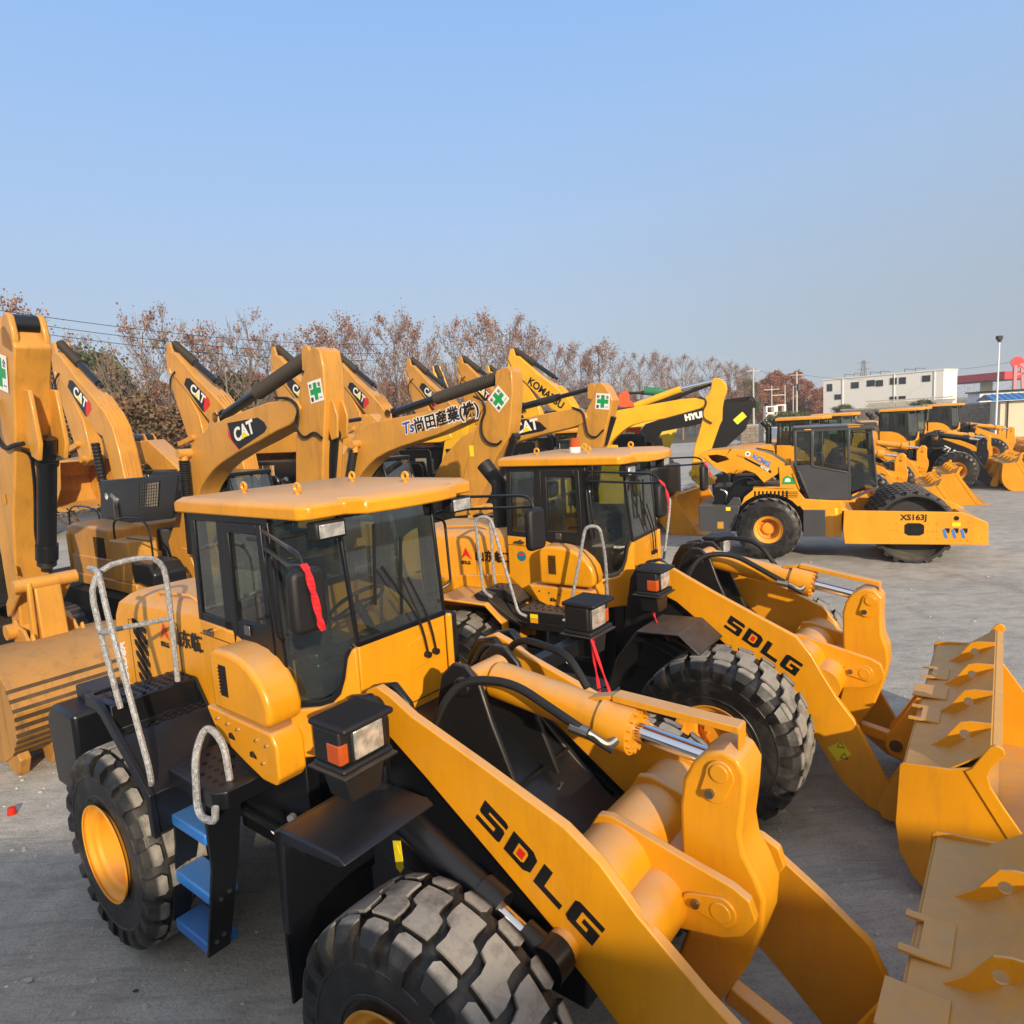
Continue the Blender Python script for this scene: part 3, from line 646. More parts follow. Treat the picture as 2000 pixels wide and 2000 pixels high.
def make_loader(label, loc, rz, bend=0., v=1, group=None, boomcol='loader_yellow', col='loader_yellow', detail=True, words=None, bdx=0., wcol=None, name='wheel_loader', boom=None, rock=None, bucket=True, fender='black', teeth=False, nocab=False):
    L = root(name, loc, rz, label, 'wheel loader', group)
    boom = boom or (BOOM1 if v == 1 else BOOM2); rock = rock or (ROCK1 if v == 1 else ROCK2)
    # ---- rear frame
    mb = MB()
    mb.box(-1.5, 1.62, -.42, .42, .62, 1.30); mb.box(-.9, 1.4, -.62, .62, 1.25, 1.62)
    mb.cyl((0,-1.02,.80), (0,1.02,.80), .15); mb.box(-.25, .25, -.3, .3, .58, 1.02)
    mb.box(.95, 1.7, -.5, .5, .72, 1.6); mb.cyl((1.66,0,.6), (1.66,0,1.55), .10)
    for s in (-1, 1):
        mb.box(.72, 1.60, s*.62-.05, s*.62+.05, .85, 1.60); mb.box(.8, 1.5, s*.75-.02, s*.75+.02, 1.05, 1.1)
    fr = mb.build('chassis', 'black', L, bevel=.01)
    mb = MB()
    for (x, y, z) in ((1.45,-.70,1.18),(1.2,-.68,1.0)): mb.cyl((x,y,z), (x+.01,y-.03,z), .028)
    mb.build('filler_cap', 'decal_white', fr)
    # ---- hood
    mb = MB(); prof = [(-.64,1.50),(-.64,2.20),(-.60,2.31),(-.52,2.375),(-.40,2.395),(.40,2.395),(.52,2.375),(.60,2.31),(.64,2.20),(.64,1.50)]
    A = [Vector((-1.24 if z < 2 else (-1.12 if z < 2.33 else -1.06), y, z if z > 1.6 else 1.45)) for y, z in prof]; B = [Vector((.46, y, z+(.06 if z > 2.2 else 0))) for y, z in prof]
    mb.loft(A, B); hood = mb.build('hood', col, L, bevel=.02, seg=3)
    for s in (-1, 1):
        mb = MB()
        for i in range(7 if v == 1 else 0):
            z0 = 1.57+i*.098; x0 = -.80
            lo_ = max(0, (z0+.17-2.22)); mb.prism([(x0+.02, z0+.13-lo_),(x0+.02, z0+.17-lo_),(x0+.06, z0+.17-lo_),(x0+.26, z0+.0),(x0+.26, z0-.04),(x0+.22, z0-.04)], 'y', s*.641, s*.645)
        if v == 1: mb.build('louvres', 'hole', hood, smooth=False)
    mb = MB()
    for s in (-1, 1):
        for a, b in (((-.86,2.20),(-.86,1.55)), ((-.56,2.20),(-.56,1.55)), ((-.86,2.20),(-.56,2.20)), ((.02,2.28),(.02,1.6))):
            mb.bar((a[0], s*.6405, a[1]), (b[0], s*.6405, b[1]), .004, .004)
    mb.build('panel_gap', 'hole', hood, smooth=False)
    mb = MB()
    for s in (-1, 1):
        mb.tube([(-.55, s*.5, 2.40), (-.53, s*.5, 2.44), (.02, s*.5, 2.47), (.12, s*.5, 2.43)], .013, 8, sub=3); mb.cyl((-.05, s*.15, 2.40), (-.05, s*.15, 2.424), .09)
    mb.build('hood_handrail', col, hood)
    mb = MB(); mb.cyl((-.30,-.1,2.405),(-.30,-.1,2.418),.10, n=24); mb.build('filler_opening', 'hole', hood)
    if detail or words is None:
        for s in (-1,) :
            y = s*.647; X = (1,0,0); Y = (0,0,1)
            if v == 1: lx, lz, sz = -.28, 2.10, .15
            else: lx, lz, sz = -.20, 2.06, .14
            mb = MB(); mb.prism([(lx,lz+.02),(lx+.075,lz+.16),(lx+.075,lz+.07)], 'y', y-.001, y+.001); mb.prism([(lx+.078,lz+.16),(lx+.078,lz+.07),(lx+.155,lz+.02)], 'y', y-.001, y+.001)
            mb.build('emblem', 'decal_red', hood, smooth=False)
            text('lettering', 'SDLG', .055, 'decal_black', hood, (lx, y, lz-.04), X, Y, bold=.002)
            text('lettering', '山东临工', sz, 'decal_black', hood, (lx+.20, y, lz+.02), X, Y, bold=.004)
    # radiator grille with letters at the tail
    mb = MB(); mb.box(-1.30, -1.245, -.5, .5, 1.5, 2.25); g = mb.build('radiator_grille', 'black', L, bevel=.01)
    if detail and v == 1: text('lettering', 'LEADER', .12, 'decal_white', g, (-1.0, -.646, 1.55), (0,0,1), (-1,0,0), bold=.004)
    # counterweight
    mb = MB(); mb.prism([(-1.52,.75),(-1.15,.75),(-.95,1.0),(-.93,1.50),(-1.40,1.50),(-1.56,1.36)], 'y', -1.14, 1.14); mb.build('counterweight', 'black', L, bevel=.04, seg=3)
    if detail and v == 1:
        mb = MB(); mb.box(-1.35, -1.0, -.95, -.68, 1.50, 1.62); mb.build('battery_box', 'black', L, bevel=.01)
        mb = MB(); mb.tube([(-1.0,-.95,1.50),(-.98,-.95,1.58),(-.86,-.95,1.58),(-.84,-.95,1.50)], .012, sub=3); mb.build('pull_handle', 'blue_plastic', L)
    # ---- rear fenders, platforms and ladders
    if v == 1:
        for s in (-1, 1):
            mb = MB(); y0, y1 = s*.66, s*1.27
            ol = [(-.06,1.90),(.24,1.91),(.27,1.90),(.275,1.72),(.40,1.71),(.42,1.70),(.72,1.44),(.76,1.40),(.76,1.12)]
            shell(mb, ol, -.02, 'y', y0, y1)
            mb.prism([(-.08,1.93),(.10,1.93),(.20,1.89),(.79,1.42),(.80,1.12),(.74,1.12),(.73,1.38),(.16,1.82),(.08,1.85),(-.08,1.85)], 'y', s*1.265, s*1.305)
            mb.prism([(-.06,1.3),(.70,1.3),(.76,1.45),(.4,1.72),(.27,1.9),(-.06,1.9)], 'y', s*.655, s*.675)
            f = mb.build('rear_fender', fender, L, bevel=.012)
            if detail: perf(f, [(-.04,.25,*sorted((y0, y1-s*.04)))], 1.912); perf(f, [(.29,.40,*sorted((y0, y1-s*.04)))], 1.722)
        px0, px1, py0, py1, pz = .74, 1.42, .76, 1.17, 1.55
    else:
        for s in (-1, 1):
            mb = MB(); y0, y1 = s*.60, s*1.25
            ol = arc(0.02, .78, .98, 168, 45, 10) + [(.78,1.40)]
            ol = [(-.85,.98),(-.80,1.25),(-.55,1.60),(-.15,1.76),(.50,1.74),(.72,1.54),(.74,1.25)]
            shell(mb, ol, -.03, 'y', y0, y1); mb.prism(ol[::-1]+[(-.9,1.0),(-.92,1.35),(-.6,1.85),(.5,1.95),(.8,1.7),(.8,1.25)], 'y', s*.64, s*.70)
            mb.build('rear_fender', col, L, bevel=.012)
            mb = MB(); mb.prism([(.36,1.84),(.50,1.80),(.52,1.76),(.92,1.50),(.86,1.50),(.34,1.76),(.30,1.80)], 'y', s*.72, s*1.17)
            mb.prism([(.36,1.845),(.62,1.845),(.80,1.72),(.80,1.68),(.5,1.76)], 'y', s*.72, s*1.0)
            f = mb.build('upper_step', 'black_dusty', L, bevel=.008)
            if detail: perf(f, [(.38,.60,*sorted((s*.74, s*.98)))], 1.846)
        px0, px1, py0, py1, pz = .86, 1.48, .74, 1.17, 1.69
    for s in (-1, 1):
        mb = MB(); y0, y1 = sorted((s*py0, s*py1))
        mb.prism([(px0, y0 if s > 0 else y0+.05),(px0+.05, y0 if s < 0 else y0),(px1-.06, y0),(px1, y0+.06),(px1, y1-.02),(px1-.02,y1),(px0, y1)], 'z', pz-.12, pz)
        if v == 2: mb.prism([(px0-.02,1.57),(px1,1.57),(px1-.05,1.48),(px0+.1,1.48)], 'y', s*.8, s*1.16)
        p = mb.build('platform', 'black_dusty' if v == 2 else 'black', L, bevel=.02, seg=3)
        if detail: perf(p, [(px0+.07, px1-.07, y0+.05, y1-.04)], pz+.001, .075, .014)
        if detail and v == 2 and s < 0:
            for (z0, mt) in ((1.615,'decal_yellow'),(1.565,'loader_yellow')): mb = MB(); mb.box(1.02, 1.11, -1.176, -1.171, z0, z0+.045); mb.build('warning_label', mt, p, smooth=False)
        # ladder
        mb = MB(); zb = pz-.12
        mb.prism([(s*1.16,zb),(s*1.16,.98),(s*1.25,.42),(s*1.10,.42),(s*.98,.95),(s*.90,zb)], 'x', 1.19, 1.215)
        mb.prism([(s*1.14,zb),(s*1.16,.98),(s*1.24,.46),(s*1.12,.46),(s*1.0,.95),(s*.90,zb)], 'x', .72, .74)
        la = mb.build('ladder', 'black', L, bevel=.004)
        for (y, z) in ((1.10,1.17),(1.12,.77),(1.16,.44)):
            mb = MB(); mb.box(.745, 1.185, *sorted((s*(y-.13), s*(y+.07))), z-.04, z+.04); mb.build('tread', 'blue_plastic' if v == 1 else 'black', la, bevel=.012)
        mb = MB()
        for (y, z) in ((1.14,.52),(1.19,.5),(1.07,.78),(1.13,.76)): mb.cyl((1.215, s*y, z), (1.225, s*y, z), .014, n=8)
        mb.build('bolts', 'steel', la)
    # hand rails, wrapped in film
    if detail:
        for s in (-1, 1):
            mb = MB(); r_ = .020
            if v == 1:
                mb.tube([(.36,s*1.24,1.90),(.29,s*1.27,2.4),(.25,s*1.29,2.88),(.26,s*.79,2.88),(.26,s*.78,2.55),(.27,s*.80,1.92)], r_, 8, sub=5)
                mb.tube([(.255,s*1.27,2.875),(.42,s*1.28,2.88),(.47,s*1.28,2.60),(.79,s*1.28,1.60),(.77,s*1.27,1.50),(.74,s*1.26,1.47)], r_, 8, sub=5)
                mb.tube([(.31,s*1.27,2.44),(.27,s*.80,2.40)], r_*.9, 8, sub=0); mb.tube([(.31,s*1.28,2.44),(.50,s*1.28,2.47)], r_*.9, 8, sub=0)
                rl = mb.build('handrail', 'film_wrap', L)
                mb = MB(); mb.tube([(1.30,s*1.02,1.55),(1.28,s*1.02,1.80),(1.10,s*1.03,1.88),(1.24,s*1.19,1.78),(1.20,s*1.20,1.36),(1.42,s*1.20,1.40),(1.44,s*1.20,1.50)], r_*1.15, 8, sub=5)
                mb.build('step_handle', 'film_wrap', L)
            else:
                mb.tube([(.56,s*1.18,1.80),(.45,s*1.18,1.86),(.40,s*1.18,2.68),(.60,s*1.18,2.70),(.68,s*1.18,2.4),(.88,s*1.18,1.66),(.98,s*1.18,1.63)], r_*.85, 8, sub=5)
                mb.tube([(.40,s*1.16,2.66),(.36,s*.82,2.66),(.36,s*.80,1.84)], r_*.85, 8, sub=5)
                mb.build('handrail', 'film_wrap', L)
                mb = MB(); mb.tube([(1.40,s*1.16,1.63),(1.47,s*1.16,1.64),(1.50,s*1.16,1.8),(1.70,s*1.16,2.62),(1.84,s*1.14,2.62),(1.84,s*1.02,2.3),(1.80,s*.92,1.86)], r_*.85, 8, sub=5)
                mb.build('step_handle', 'film_wrap', L)
    # exhaust stack
    if v == 2:
        mb = MB(); mb.tube([(.22,-.35,2.42),(.22,-.35,2.96),(.02,-.35,3.20)], .095, 18, sub=0); mb.cyl((.28,-.35,2.42),(.28,-.35,2.46),.085); mb.build('exhaust_stack', 'plastic_black', L, ang=50)
    # ---- cab and boxes
    if not nocab:
        cab = loader_cab(L, col, 'black' if v == 1 else 'black_dusty', simple=not detail)
    if detail: 
        for s in (-1,): side_box(L, s, col)
        if v == 2:
            mb = MB(); mb.cyl((.68,-.70,2.17), (.68,-.704,2.17), .058, n=24); st_ = mb.build('round_sticker', 'decal_teal', cab)
            mb = MB(); mb.prism([(.64,2.18),(.66,2.21),(.68,2.195),(.70,2.215),(.72,2.18)], 'y', -.707, -.7045); mb.build('sticker_mark', 'decal_red', st_, smooth=False)
    # ---- wheels (rear)
    wc = wcol or col; rb = 'rubber' if v == 1 else 'rubber'
    for i, s in enumerate((-1, 1)): make_wheel(L, (0, s*1.085, .745), s, wc, rot=.1+i*.7, ts=(.925,.84), rs=(1.02,1.0)) if v == 1 else make_wheel(L, (0, s*1.06, .765), s, wc, rot=.1+i*.7, ts=(.95,.98), rs=(1.0,1.05))
    # ---- front half, turned about the centre joint
    F = bpy.data.objects.new('front_frame', None); COL.objects.link(F)
    mt = Matrix.Translation((1.6,0,0)) @ Matrix.Rotation(bend, 4, 'Z') @ Matrix.Translation((-1.6,0,0))
    # parts of the front half are children of the loader, turned by mt
    before = set(bpy.data.objects)
    mb = MB()
    mb.box(1.72, 3.5, -.40, .40, .60, 1.05); mb.cyl((3.1,-1.02,.80), (3.1,1.02,.80), .16); mb.box(2.85, 3.35, -.34, .34, .56, 1.06)
    for s in (-1, 1):
        mb.prism([(1.85,1.0),(1.85,1.45),(2.05,2.02),(2.14,2.16),(2.30,2.20),(2.42,2.10),(2.5,1.85),(3.3,1.15),(3.5,1.0)], 'y', s*.50, s*.45)
        mb.prism([(1.95,1.45),(2.05,2.02),(2.14,2.16),(2.30,2.20),(2.42,2.08),(2.40,1.7)], 'y', s*.70, s*.64)
        mb.cyl((2.25, s*.44, 2.07), (2.25, s*.72, 2.07), .075)
    mb.prism([(2.28,1.72),(2.34,1.86),(3.42,1.16),(3.46,1.02)], 'y', -.45, .45)      # sloping cover plate
    mb.box(1.85, 2.25, -.48, .48, 1.0, 1.75)
    ff = mb.build('front_chassis', 'black' if v == 1 else 'black_dusty', L, bevel=.015)
    if detail:
        mb = MB()   # dump cylinder tower and link plates
        for s in (-1, 1): mb.prism([(2.30,1.75),(2.42,2.18),(2.52,2.27),(2.62,2.27),(2.72,2.18),(2.80,1.95),(3.0,1.50),(2.6,1.6)], 'y', s*.17, s*.21)
        mb.cyl((2.60,-.24,2.14), (2.60,.24,2.14), .06)
        for s in (-1, 1): mb.cyl((2.25, s*.70, 2.07), (2.25, s*.73, 2.07), .11)
        mb.build('cylinder_tower', 'black_dusty', ff, bevel=.012)
        mb = MB(); mb.bar((2.35,-.455,1.88),(3.0,-.455,1.46),.012,.02); mb.bar((2.9,-.44,1.54),(2.9,.44,1.54),.012,.012,up=(0,1,0)); mb.build('weld_seam', 'steel', ff)
        mb = MB()
        for (x, y) in ((3.0,-.18),(3.0,.18),(3.2,-.1)): mb.cyl((x, y, 1.86-(x-2.34)*.648+.0), (x+.006, y, 1.86-(x-2.34)*.648+.02), .014, n=8)
        mb.build('bolts', 'steel', ff)
    # boom
    bo = boom; out = [(x+(bdx if x > 4.3 else 0)*1., z) for x, z in bo['top']+bo['bot']]; out = bo['top']+bo['bot']
    def bshift(p): return (p[0]+bdx*max(0., min(1., (p[0]-3.9)/.5)), p[1])
    out = [bshift(p) for p in out]
    mb = MB()
    zc = 1.52 if v == 1 else 1.36; xc = 3.62 if v == 1 else 3.64
    mb.cyl((xc, -.56, zc-.10), (xc, .56, zc-.10), .20, n=28)
    mb.cyl((xc+.22, -.56, zc-.22), (xc+.22, .56, zc-.22), .16, n=28)
    B_ = mb.build('boom', boomcol, L)
    for s in (-1, 1):
        mb = MB(); mb.prism(out, 'y', s*.58, s*.52); ar = mb.build('lift_arm', boomcol, B_, bevel=.007)
    br = [(3.40,zc-.2),(3.46,zc+.02),(3.52,zc+.12),(3.60,zc+.135),(3.95,zc+.05),(4.22,zc-.01),(4.30,zc-.05),(4.33,zc-.14),(4.27,zc-.24),(4.18,zc-.29),(3.85,zc-.36),(3.6,zc-.42)]
    for s in (-1, 1):
        mb = MB(); mb.prism(br, 'y', s*.25, s*.20); mb.build('rocker_bracket', boomcol, B_, bevel=.007)
    rk = rock; mb = MB(); mb.prism(rk, 'y', -.125, .125); rb_ = mb.build('rocker', boomcol, L, bevel=.02, seg=3)
    top = (sum(p[0] for p in rk[3:8])/5, max(p[1] for p in rk)-.125); mid = (4.17, zc-.15)
    for s in (-1, 1):
        mb = MB(); mb.prism([(top[0]+.07*math.cos(t)+(-.03 if math.sin(t) < 0 else 0), top[1]+.08*math.sin(t)+(-.06 if math.sin(t) < 0 else 0)) for t in [2*PI*i/20 for i in range(20)]], 'y', s*.126, s*.142)
        mb.cyl((top[0], s*.14, top[1]+.02), (top[0], s*.152, top[1]+.02), .045)
        mb.build('pin_cover', boomcol, rb_, bevel=.004); mb = MB()
        mb.prism([(mid[0]+.075*math.cos(t)-(.11 if math.cos(t) < 0 else 0), mid[1]+(.075 if math.cos(t) > 0 else .045)*math.sin(t)) for t in [2*PI*i/20 for i in range(20)]], 'y', s*.25, s*.266)
        mb.cyl((mid[0], s*.26, mid[1]), (mid[0], s*.272, mid[1]), .05)
        mb.build('pin_cover', boomcol, rb_, bevel=.004)
    mb = MB()
    for s in (-1, 1): mb.cyl((mid[0]-.12, s*.26, mid[1]), (mid[0]-.12, s*.285, mid[1]), .022, n=12); mb.cyl((top[0]-.045, s*.14, top[1]-.09), (top[0]-.045, s*.165, top[1]-.09), .022, n=12)
    mb.build('bolts', 'steel', rb_)
    mb = MB(); bt = (rk[-5][0]+.05, rk[-5][1]+.06); mb.bar((bt[0], 0, bt[1]), (4.42+bdx, 0, .52), .09, .10); mb.cyl((4.42+bdx,-.1,.52),(4.42+bdx,.1,.52),.085); mb.build('bucket_link', boomcol, L, bevel=.01)
    # dump cylinder
    a = Vector((2.60, 0, 2.14)); b = Vector((top[0], 0, top[1])); d = (b-a); ln = d.length; d.normalize()
    mb = MB(); mb.cyl(a+d*.10, a+d*(ln*.60), .112 if v == 1 else .10, n=28); mb.cyl(a+d*(ln*.55), a+d*(ln*.67), .135, n=28); mb.cyl(a, a+d*.14, .07, n=20); mb.cyl(a+Vector((0,-.14,0)), a+Vector((0,.14,0)), .085)
    up = d.cross(Vector((0,1,0)))
    for i in range(14):
        t = 2*PI*i/14; c = a+d*(ln*.665)+Vector((0,1,0))*.108*math.cos(t)+up*.108*math.sin(t); mb.cyl(c, c+d*.028, .016, n=6)
    cy = mb.build('tilt_cylinder', boomcol, L)
    mb = MB(); mb.cyl(a+d*(ln*.66), b-d*.05, .047, n=24); mb.build('piston_rod', 'chrome', cy)
    if detail:
        mb = MB(); p0 = a+d*(ln*.60)+Vector((0,.0,.17)); p1 = Vector((top[0]+.06, 0, top[1]+.22 if v == 1 else top[1]+.17))
        mb.bar(p0, p1, .09, .010, up=(0,0,1)); mb.bar(p0+Vector((0,-.045,-.012)), p1+Vector((0,-.045,-.012)), .008, .035); mb.bar(p1, p1-Vector((.0,0,.16)), .09, .012, up=(1,0,0)); mb.bar(a+d*(ln*.5)+Vector((0,0,.10)), p0+Vector((0,0,-.01)), .08, .02)
        mb.build('limiter_bar', boomcol, cy, bevel=.003)
        mb = MB(); c = a+d*(ln*.62)
        mb.tube([(2.50,-.42,1.75),(2.55,-.40,2.02),(2.66,-.30,2.22),(2.95,-.20,2.24),tuple(c+Vector((-.12,-.20,.02))),tuple(c+Vector((.02,-.15,-.07)))], .026, 10, sub=6)
        mb.tube([(2.45,.38,1.75),(2.48,.36,2.15),(2.7,.25,2.32),(3.1,.18,2.30),tuple(c+Vector((-.3,.14,.10)))], .024, 10, sub=6)
        mb.tube([(2.2,.2,1.9),(2.4,.25,2.25),(2.55,.3,2.15),(2.5,.3,1.8)], .02, 8, sub=5)
        mb.build('hydraulic_hose', 'hose', cy)
        mb = MB(); mb.tube([tuple(c+Vector((-.10,-.19,.01))),tuple(c+Vector((.0,-.16,-.05))),tuple(c+Vector((.03,-.12,-.02)))], .024, 10, sub=3); mb.cyl(c+Vector((-.2,-.205,.03)), c+Vector((-.10,-.19,.01)), .033, n=10); mb.build('hose_fitting', 'steel', cy)
    # lift cylinders
    for s in (-1, 1):
        mb = MB(); a2 = Vector((2.22, s*.72, 1.30)); b2 = Vector((3.50, s*.70, 1.12 if v == 1 else .98)); a2 = Vector((2.25, s*.70, 1.66)) if v == 1 else Vector((2.2, s*.70, 1.45)); dd = (b2-a2).normalized(); l2 = (b2-a2).length
        mb.cyl(a2, a2+dd*l2*.72, .088, n=24); mb.cyl(a2+dd*l2*.66, a2+dd*l2*.76, .105, n=24)
        mb.cyl(b2-dd*l2*.13, b2, .075, n=20); mb.cyl(b2+Vector((0,-.06,0)), b2+Vector((0,.06,0)), .10)
        lc = mb.build('lift_cylinder', 'black', L)
        mb = MB(); mb.cyl(a2+dd*l2*.74, b2-dd*l2*.10, .048, n=20); mb.build('piston_rod', 'chrome', lc)
        mb = MB(); mb.cyl((b2.x, s*.58, b2.z), (b2.x, s*.66, b2.z), .085); mb.build('boss', boomcol, lc)
    # front fenders
    for s in (-1, 1):
        mb = MB(); y0, y1 = sorted((s*.66, s*1.27))
        if v == 1:
            mb.prism([(2.20,1.62),(2.21,1.66),(2.26,1.675),(2.70,1.69),(2.75,1.66),(2.70,1.645),(2.26,1.63)], 'y', y0, y1)
            mb.prism([(2.16,1.64),(2.22,1.67),(2.28,1.64),(2.22,1.55),(2.20,1.05),(2.14,1.05)], 'y', s*1.27, s*1.24); mb.prism([(2.16,1.64),(2.21,1.66),(2.24,1.60),(2.20,1.10),(2.15,1.10)], 'y', y0, y1)
            mb.box(2.15, 2.17, y0, y1, .62, 1.15)
            mb.prism([(2.26,1.60),(2.70,1.64),(2.75,1.66),(2.70,1.69),(2.24,1.67)], 'y', s*1.25, s*1.275)
        else:
            shell(mb, [(2.02,.95),(2.15,1.35),(2.38,1.66),(2.80,1.68),(3.0,1.52)], -.02, 'y', y0, y1)
        f = mb.build('front_fender', 'black' if v == 1 else 'black_dusty', L, bevel=.012)
        mb = MB(); mb.bar((2.3, s*.5, 1.3), (2.3, s*1.2, 1.55), .06, .04); mb.build('fender_stay', 'black', f)
    if detail and v == 1:
        mb = MB(); mb.prism([(2.50,1.42),(2.56,1.44),(2.57,1.28),(2.54,1.24),(2.51,1.26)], 'y', -.765, -.76); mb.prism([(2.515,1.36),(2.555,1.36),(2.535,1.41)], 'y', -.768, -.765)
        mb.build('warning_label', 'decal_yellow', ff, smooth=False)
    for s in (-1, 1):
        if v == 1 and s > 0: headlight(L, s, 2.62, 1.26, 2.18)
        else: headlight(L, s, 2.56 if v == 1 else 2.46, .97 if v == 1 else .90, 2.135 if v == 1 else 2.08)
    for i, s in enumerate((-1, 1)): make_wheel(L, (3.08, s*1.10, .745), s, wc, rot=.37+i*.5, ts=(.925,.84), rs=(1.02,1.0)) if v == 1 else make_wheel(L, (3.13, s*1.12, .765), s, wc, rot=.37+i*.5, ts=(.95,.98), rs=(1.0,1.05))
    if words:
        wx, wz, ws, wm, ang = words[1:]
        X = Vector((math.cos(R(ang)), 0, math.sin(R(ang)))); text('lettering', words[0], ws, wm, B_, (wx, -.583, wz), X, (0,0,1), bold=.006)
    else:
        if v == 1: o_, xe, hh = Vector((2.965,-.58,1.615)), Vector((3.66,-.58,1.185)), Vector((3.04,0,1.75))-Vector((2.965,0,1.615))
        else: o_, xe, hh = Vector((2.98,-.58,1.585)), Vector((3.64,-.58,1.20)), Vector((3.02,0,1.72))-Vector((2.95,0,1.60))
        xd = xe-o_; tot = xd.length; gap = .035; wc_ = (tot-3*gap)/4; yd = Vector((-xd.z, 0, xd.x)).normalized()
        sdlg(B_, o_, xd, yd, wc_, .145, gap)
    if detail and v == 2:
        for (x, z, w_, h_, mt_) in ((4.02,.56,.14,.15,'decal_yellow'),(4.26,.24,.10,.05,'roller_yellow')):
            mb = MB(); q = Matrix.Translation((x, -.583, z)) @ Matrix.Rotation(R(52), 4, 'Y'); mb.box(-w_/2, w_/2, -.001, .001, -h_/2, h_/2, q); lb = mb.build('warning_label', mt_, B_, smooth=False)
        mb = MB()
        for (x, z) in ((4.03,.62),(4.06,.52)):
            for a_, b_ in (((-.03,-.02),(.03,-.02)),((.03,-.02),(0,.035)),((0,.035),(-.03,-.02))): mb.bar((x+a_[0], -.586, z+a_[1]), (x+b_[0], -.586, z+b_[1]), .003, .004)
        mb.build('warning_symbol', 'decal_black', B_, smooth=False)
    if bucket: make_bucket(L, bdx, 'loader_yellow' if col == 'loader_yellow' else col, teeth=teeth)
    for o in set(bpy.data.objects)-before:
        if o.parent == L: o.matrix_local = mt @ o.matrix_local.copy() if False else mt @ Matrix.LocRotScale(o.location, o.rotation_euler, o.scale)
    bpy.data.objects.remove(F)
    return L
# ---------------------------------------------------------------- ground
def mk_ground():
    m, n, l, b, out = newmat('yard_concrete')
    t1 = noise(n, l, .22, 5, 'Object'); t2 = noise(n, l, 2.2, 8, 'Object', .7); t3 = noise(n, l, 14, 8, 'Object', .75)
    c = mixc(n, l, ramp(n, l, t1.outputs[0], .35, .68).outputs[0], (.50, .485, .44, 1), (.385, .38, .35, 1))
    c = mixc(n, l, math_(n, l, 'MULTIPLY', ramp(n, l, t2.outputs[0], .42, .66).outputs[0], .55), c, (.21, .205, .195, 1))
    c = mixc(n, l, math_(n, l, 'MULTIPLY', ramp(n, l, t3.outputs[0], .58, .74).outputs[0], .5), c, (.50, .46, .41, 1))
    v = n.new('ShaderNodeTexVoronoi'); v.inputs['Scale'].default_value = 26; tc = n.new('ShaderNodeTexCoord'); l.new(tc.outputs['Object'], v.inputs['Vector'])
    sp = math_(n, l, 'LESS_THAN', v.outputs['Distance'], .11); c = mixc(n, l, math_(n, l, 'MULTIPLY', sp, ramp(n, l, t2.outputs[0], .5, .6).outputs[0]), c, (.10, .095, .09, 1))
    t6 = noise(n, l, 42, 9, 'Object', .8); c = mixc(n, l, math_(n, l, 'MULTIPLY', ramp(n, l, t6.outputs[0], .48, .66).outputs[0], .65), c, (.12, .115, .105, 1))
    t7 = noise(n, l, .9, 6, 'Object', .7); c = mixc(n, l, math_(n, l, 'MULTIPLY', ramp(n, l, t7.outputs[0], .54, .62).outputs[0], .35), c, (.46, .43, .38, 1))
    tc2 = n.new('ShaderNodeTexCoord'); mp = n.new('ShaderNodeMapping'); l.new(tc2.outputs['Object'], mp.inputs[0]); mp.inputs['Rotation'].default_value = (0, 0, .55); mp.inputs['Scale'].default_value = (.9, 7., 1)
    ts = n.new('ShaderNodeTexNoise'); ts.inputs['Scale'].default_value = 1.3; ts.inputs['Detail'].default_value = 8; ts.inputs['Roughness'].default_value = .72; ts.inputs['Distortion'].default_value = 1.1; l.new(mp.outputs[0], ts.inputs[0])
    c = mixc(n, l, math_(n, l, 'MULTIPLY', ramp(n, l, ts.outputs[0], .50, .66).outputs[0], .5), c, (.17, .174, .164, 1))
    tb = noise(n, l, .35, 4, 'Object', .6); c = mixc(n, l, math_(n, l, 'MULTIPLY', ramp(n, l, tb.outputs[0], .60, .68).outputs[0], .45), c, (.15, .145, .135, 1))
    l.new(c, b.inputs['Base Color']); b.inputs['Roughness'].default_value = .92
    bp = n.new('ShaderNodeBump'); bp.inputs['Strength'].default_value = .9; bp.inputs['Distance'].default_value = .035
    h = math_(n, l, 'ADD', math_(n, l, 'MULTIPLY', t2.outputs[0], .8), math_(n, l, 'MULTIPLY', math_(n, l, 'ADD', t3.outputs[0], math_(n, l, 'MULTIPLY', t6.outputs[0], .5)), .5)); l.new(h, bp.inputs['Height']); l.new(bp.outputs[0], b.inputs['Normal'])
    return m
M['yard'] = mk_ground()
M['field'] = flat('field', (.11, .095, .055), .95, var=.4)
mb = MB(); mb.add([(-900,-300,-.03),(1100,-300,-.03),(1100,1500,-.03),(-900,1500,-.03)], [(0,1,2,3)]); g = mb.build('ground', 'field', smooth=False, fix=False); tag(g, 'flat brownish land reaching to the horizon behind the yard', None, None, 'structure')
nx, ny = 90, 90; v = []; f = []; rg = random.Random(3)
for j in range(ny+1):
    for i in range(nx+1):
        v.append((-60+140*i/nx, -30+110*j/ny, .0 if not (5 < i < nx-5) else 0.))
for j in range(ny):
    for i in range(nx): f.append((j*(nx+1)+i, j*(nx+1)+i+1, (j+1)*(nx+1)+i+1, (j+1)*(nx+1)+i))
mb = MB(); mb.add(v, f); g = mb.build('yard', 'yard', smooth=False, fix=False); tag(g, 'grey dusty concrete yard the machines stand on', None, None, 'structure')
L1 = make_loader('nearest yellow wheel loader with black rear fenders and blue ladder treads', (-2.273,5.629,0), -.665, .008, v=1, bdx=.25, group='pair of wheel loaders with SDLG on the lift arms'.replace(' with SDLG on the lift arms', ' in the foreground'))
L2 = make_loader('second yellow wheel loader behind the nearest one, with black upright exhaust stack', (-.144,8.482,0), -.539, -.094, v=2, group='pair of wheel loaders in the foreground')
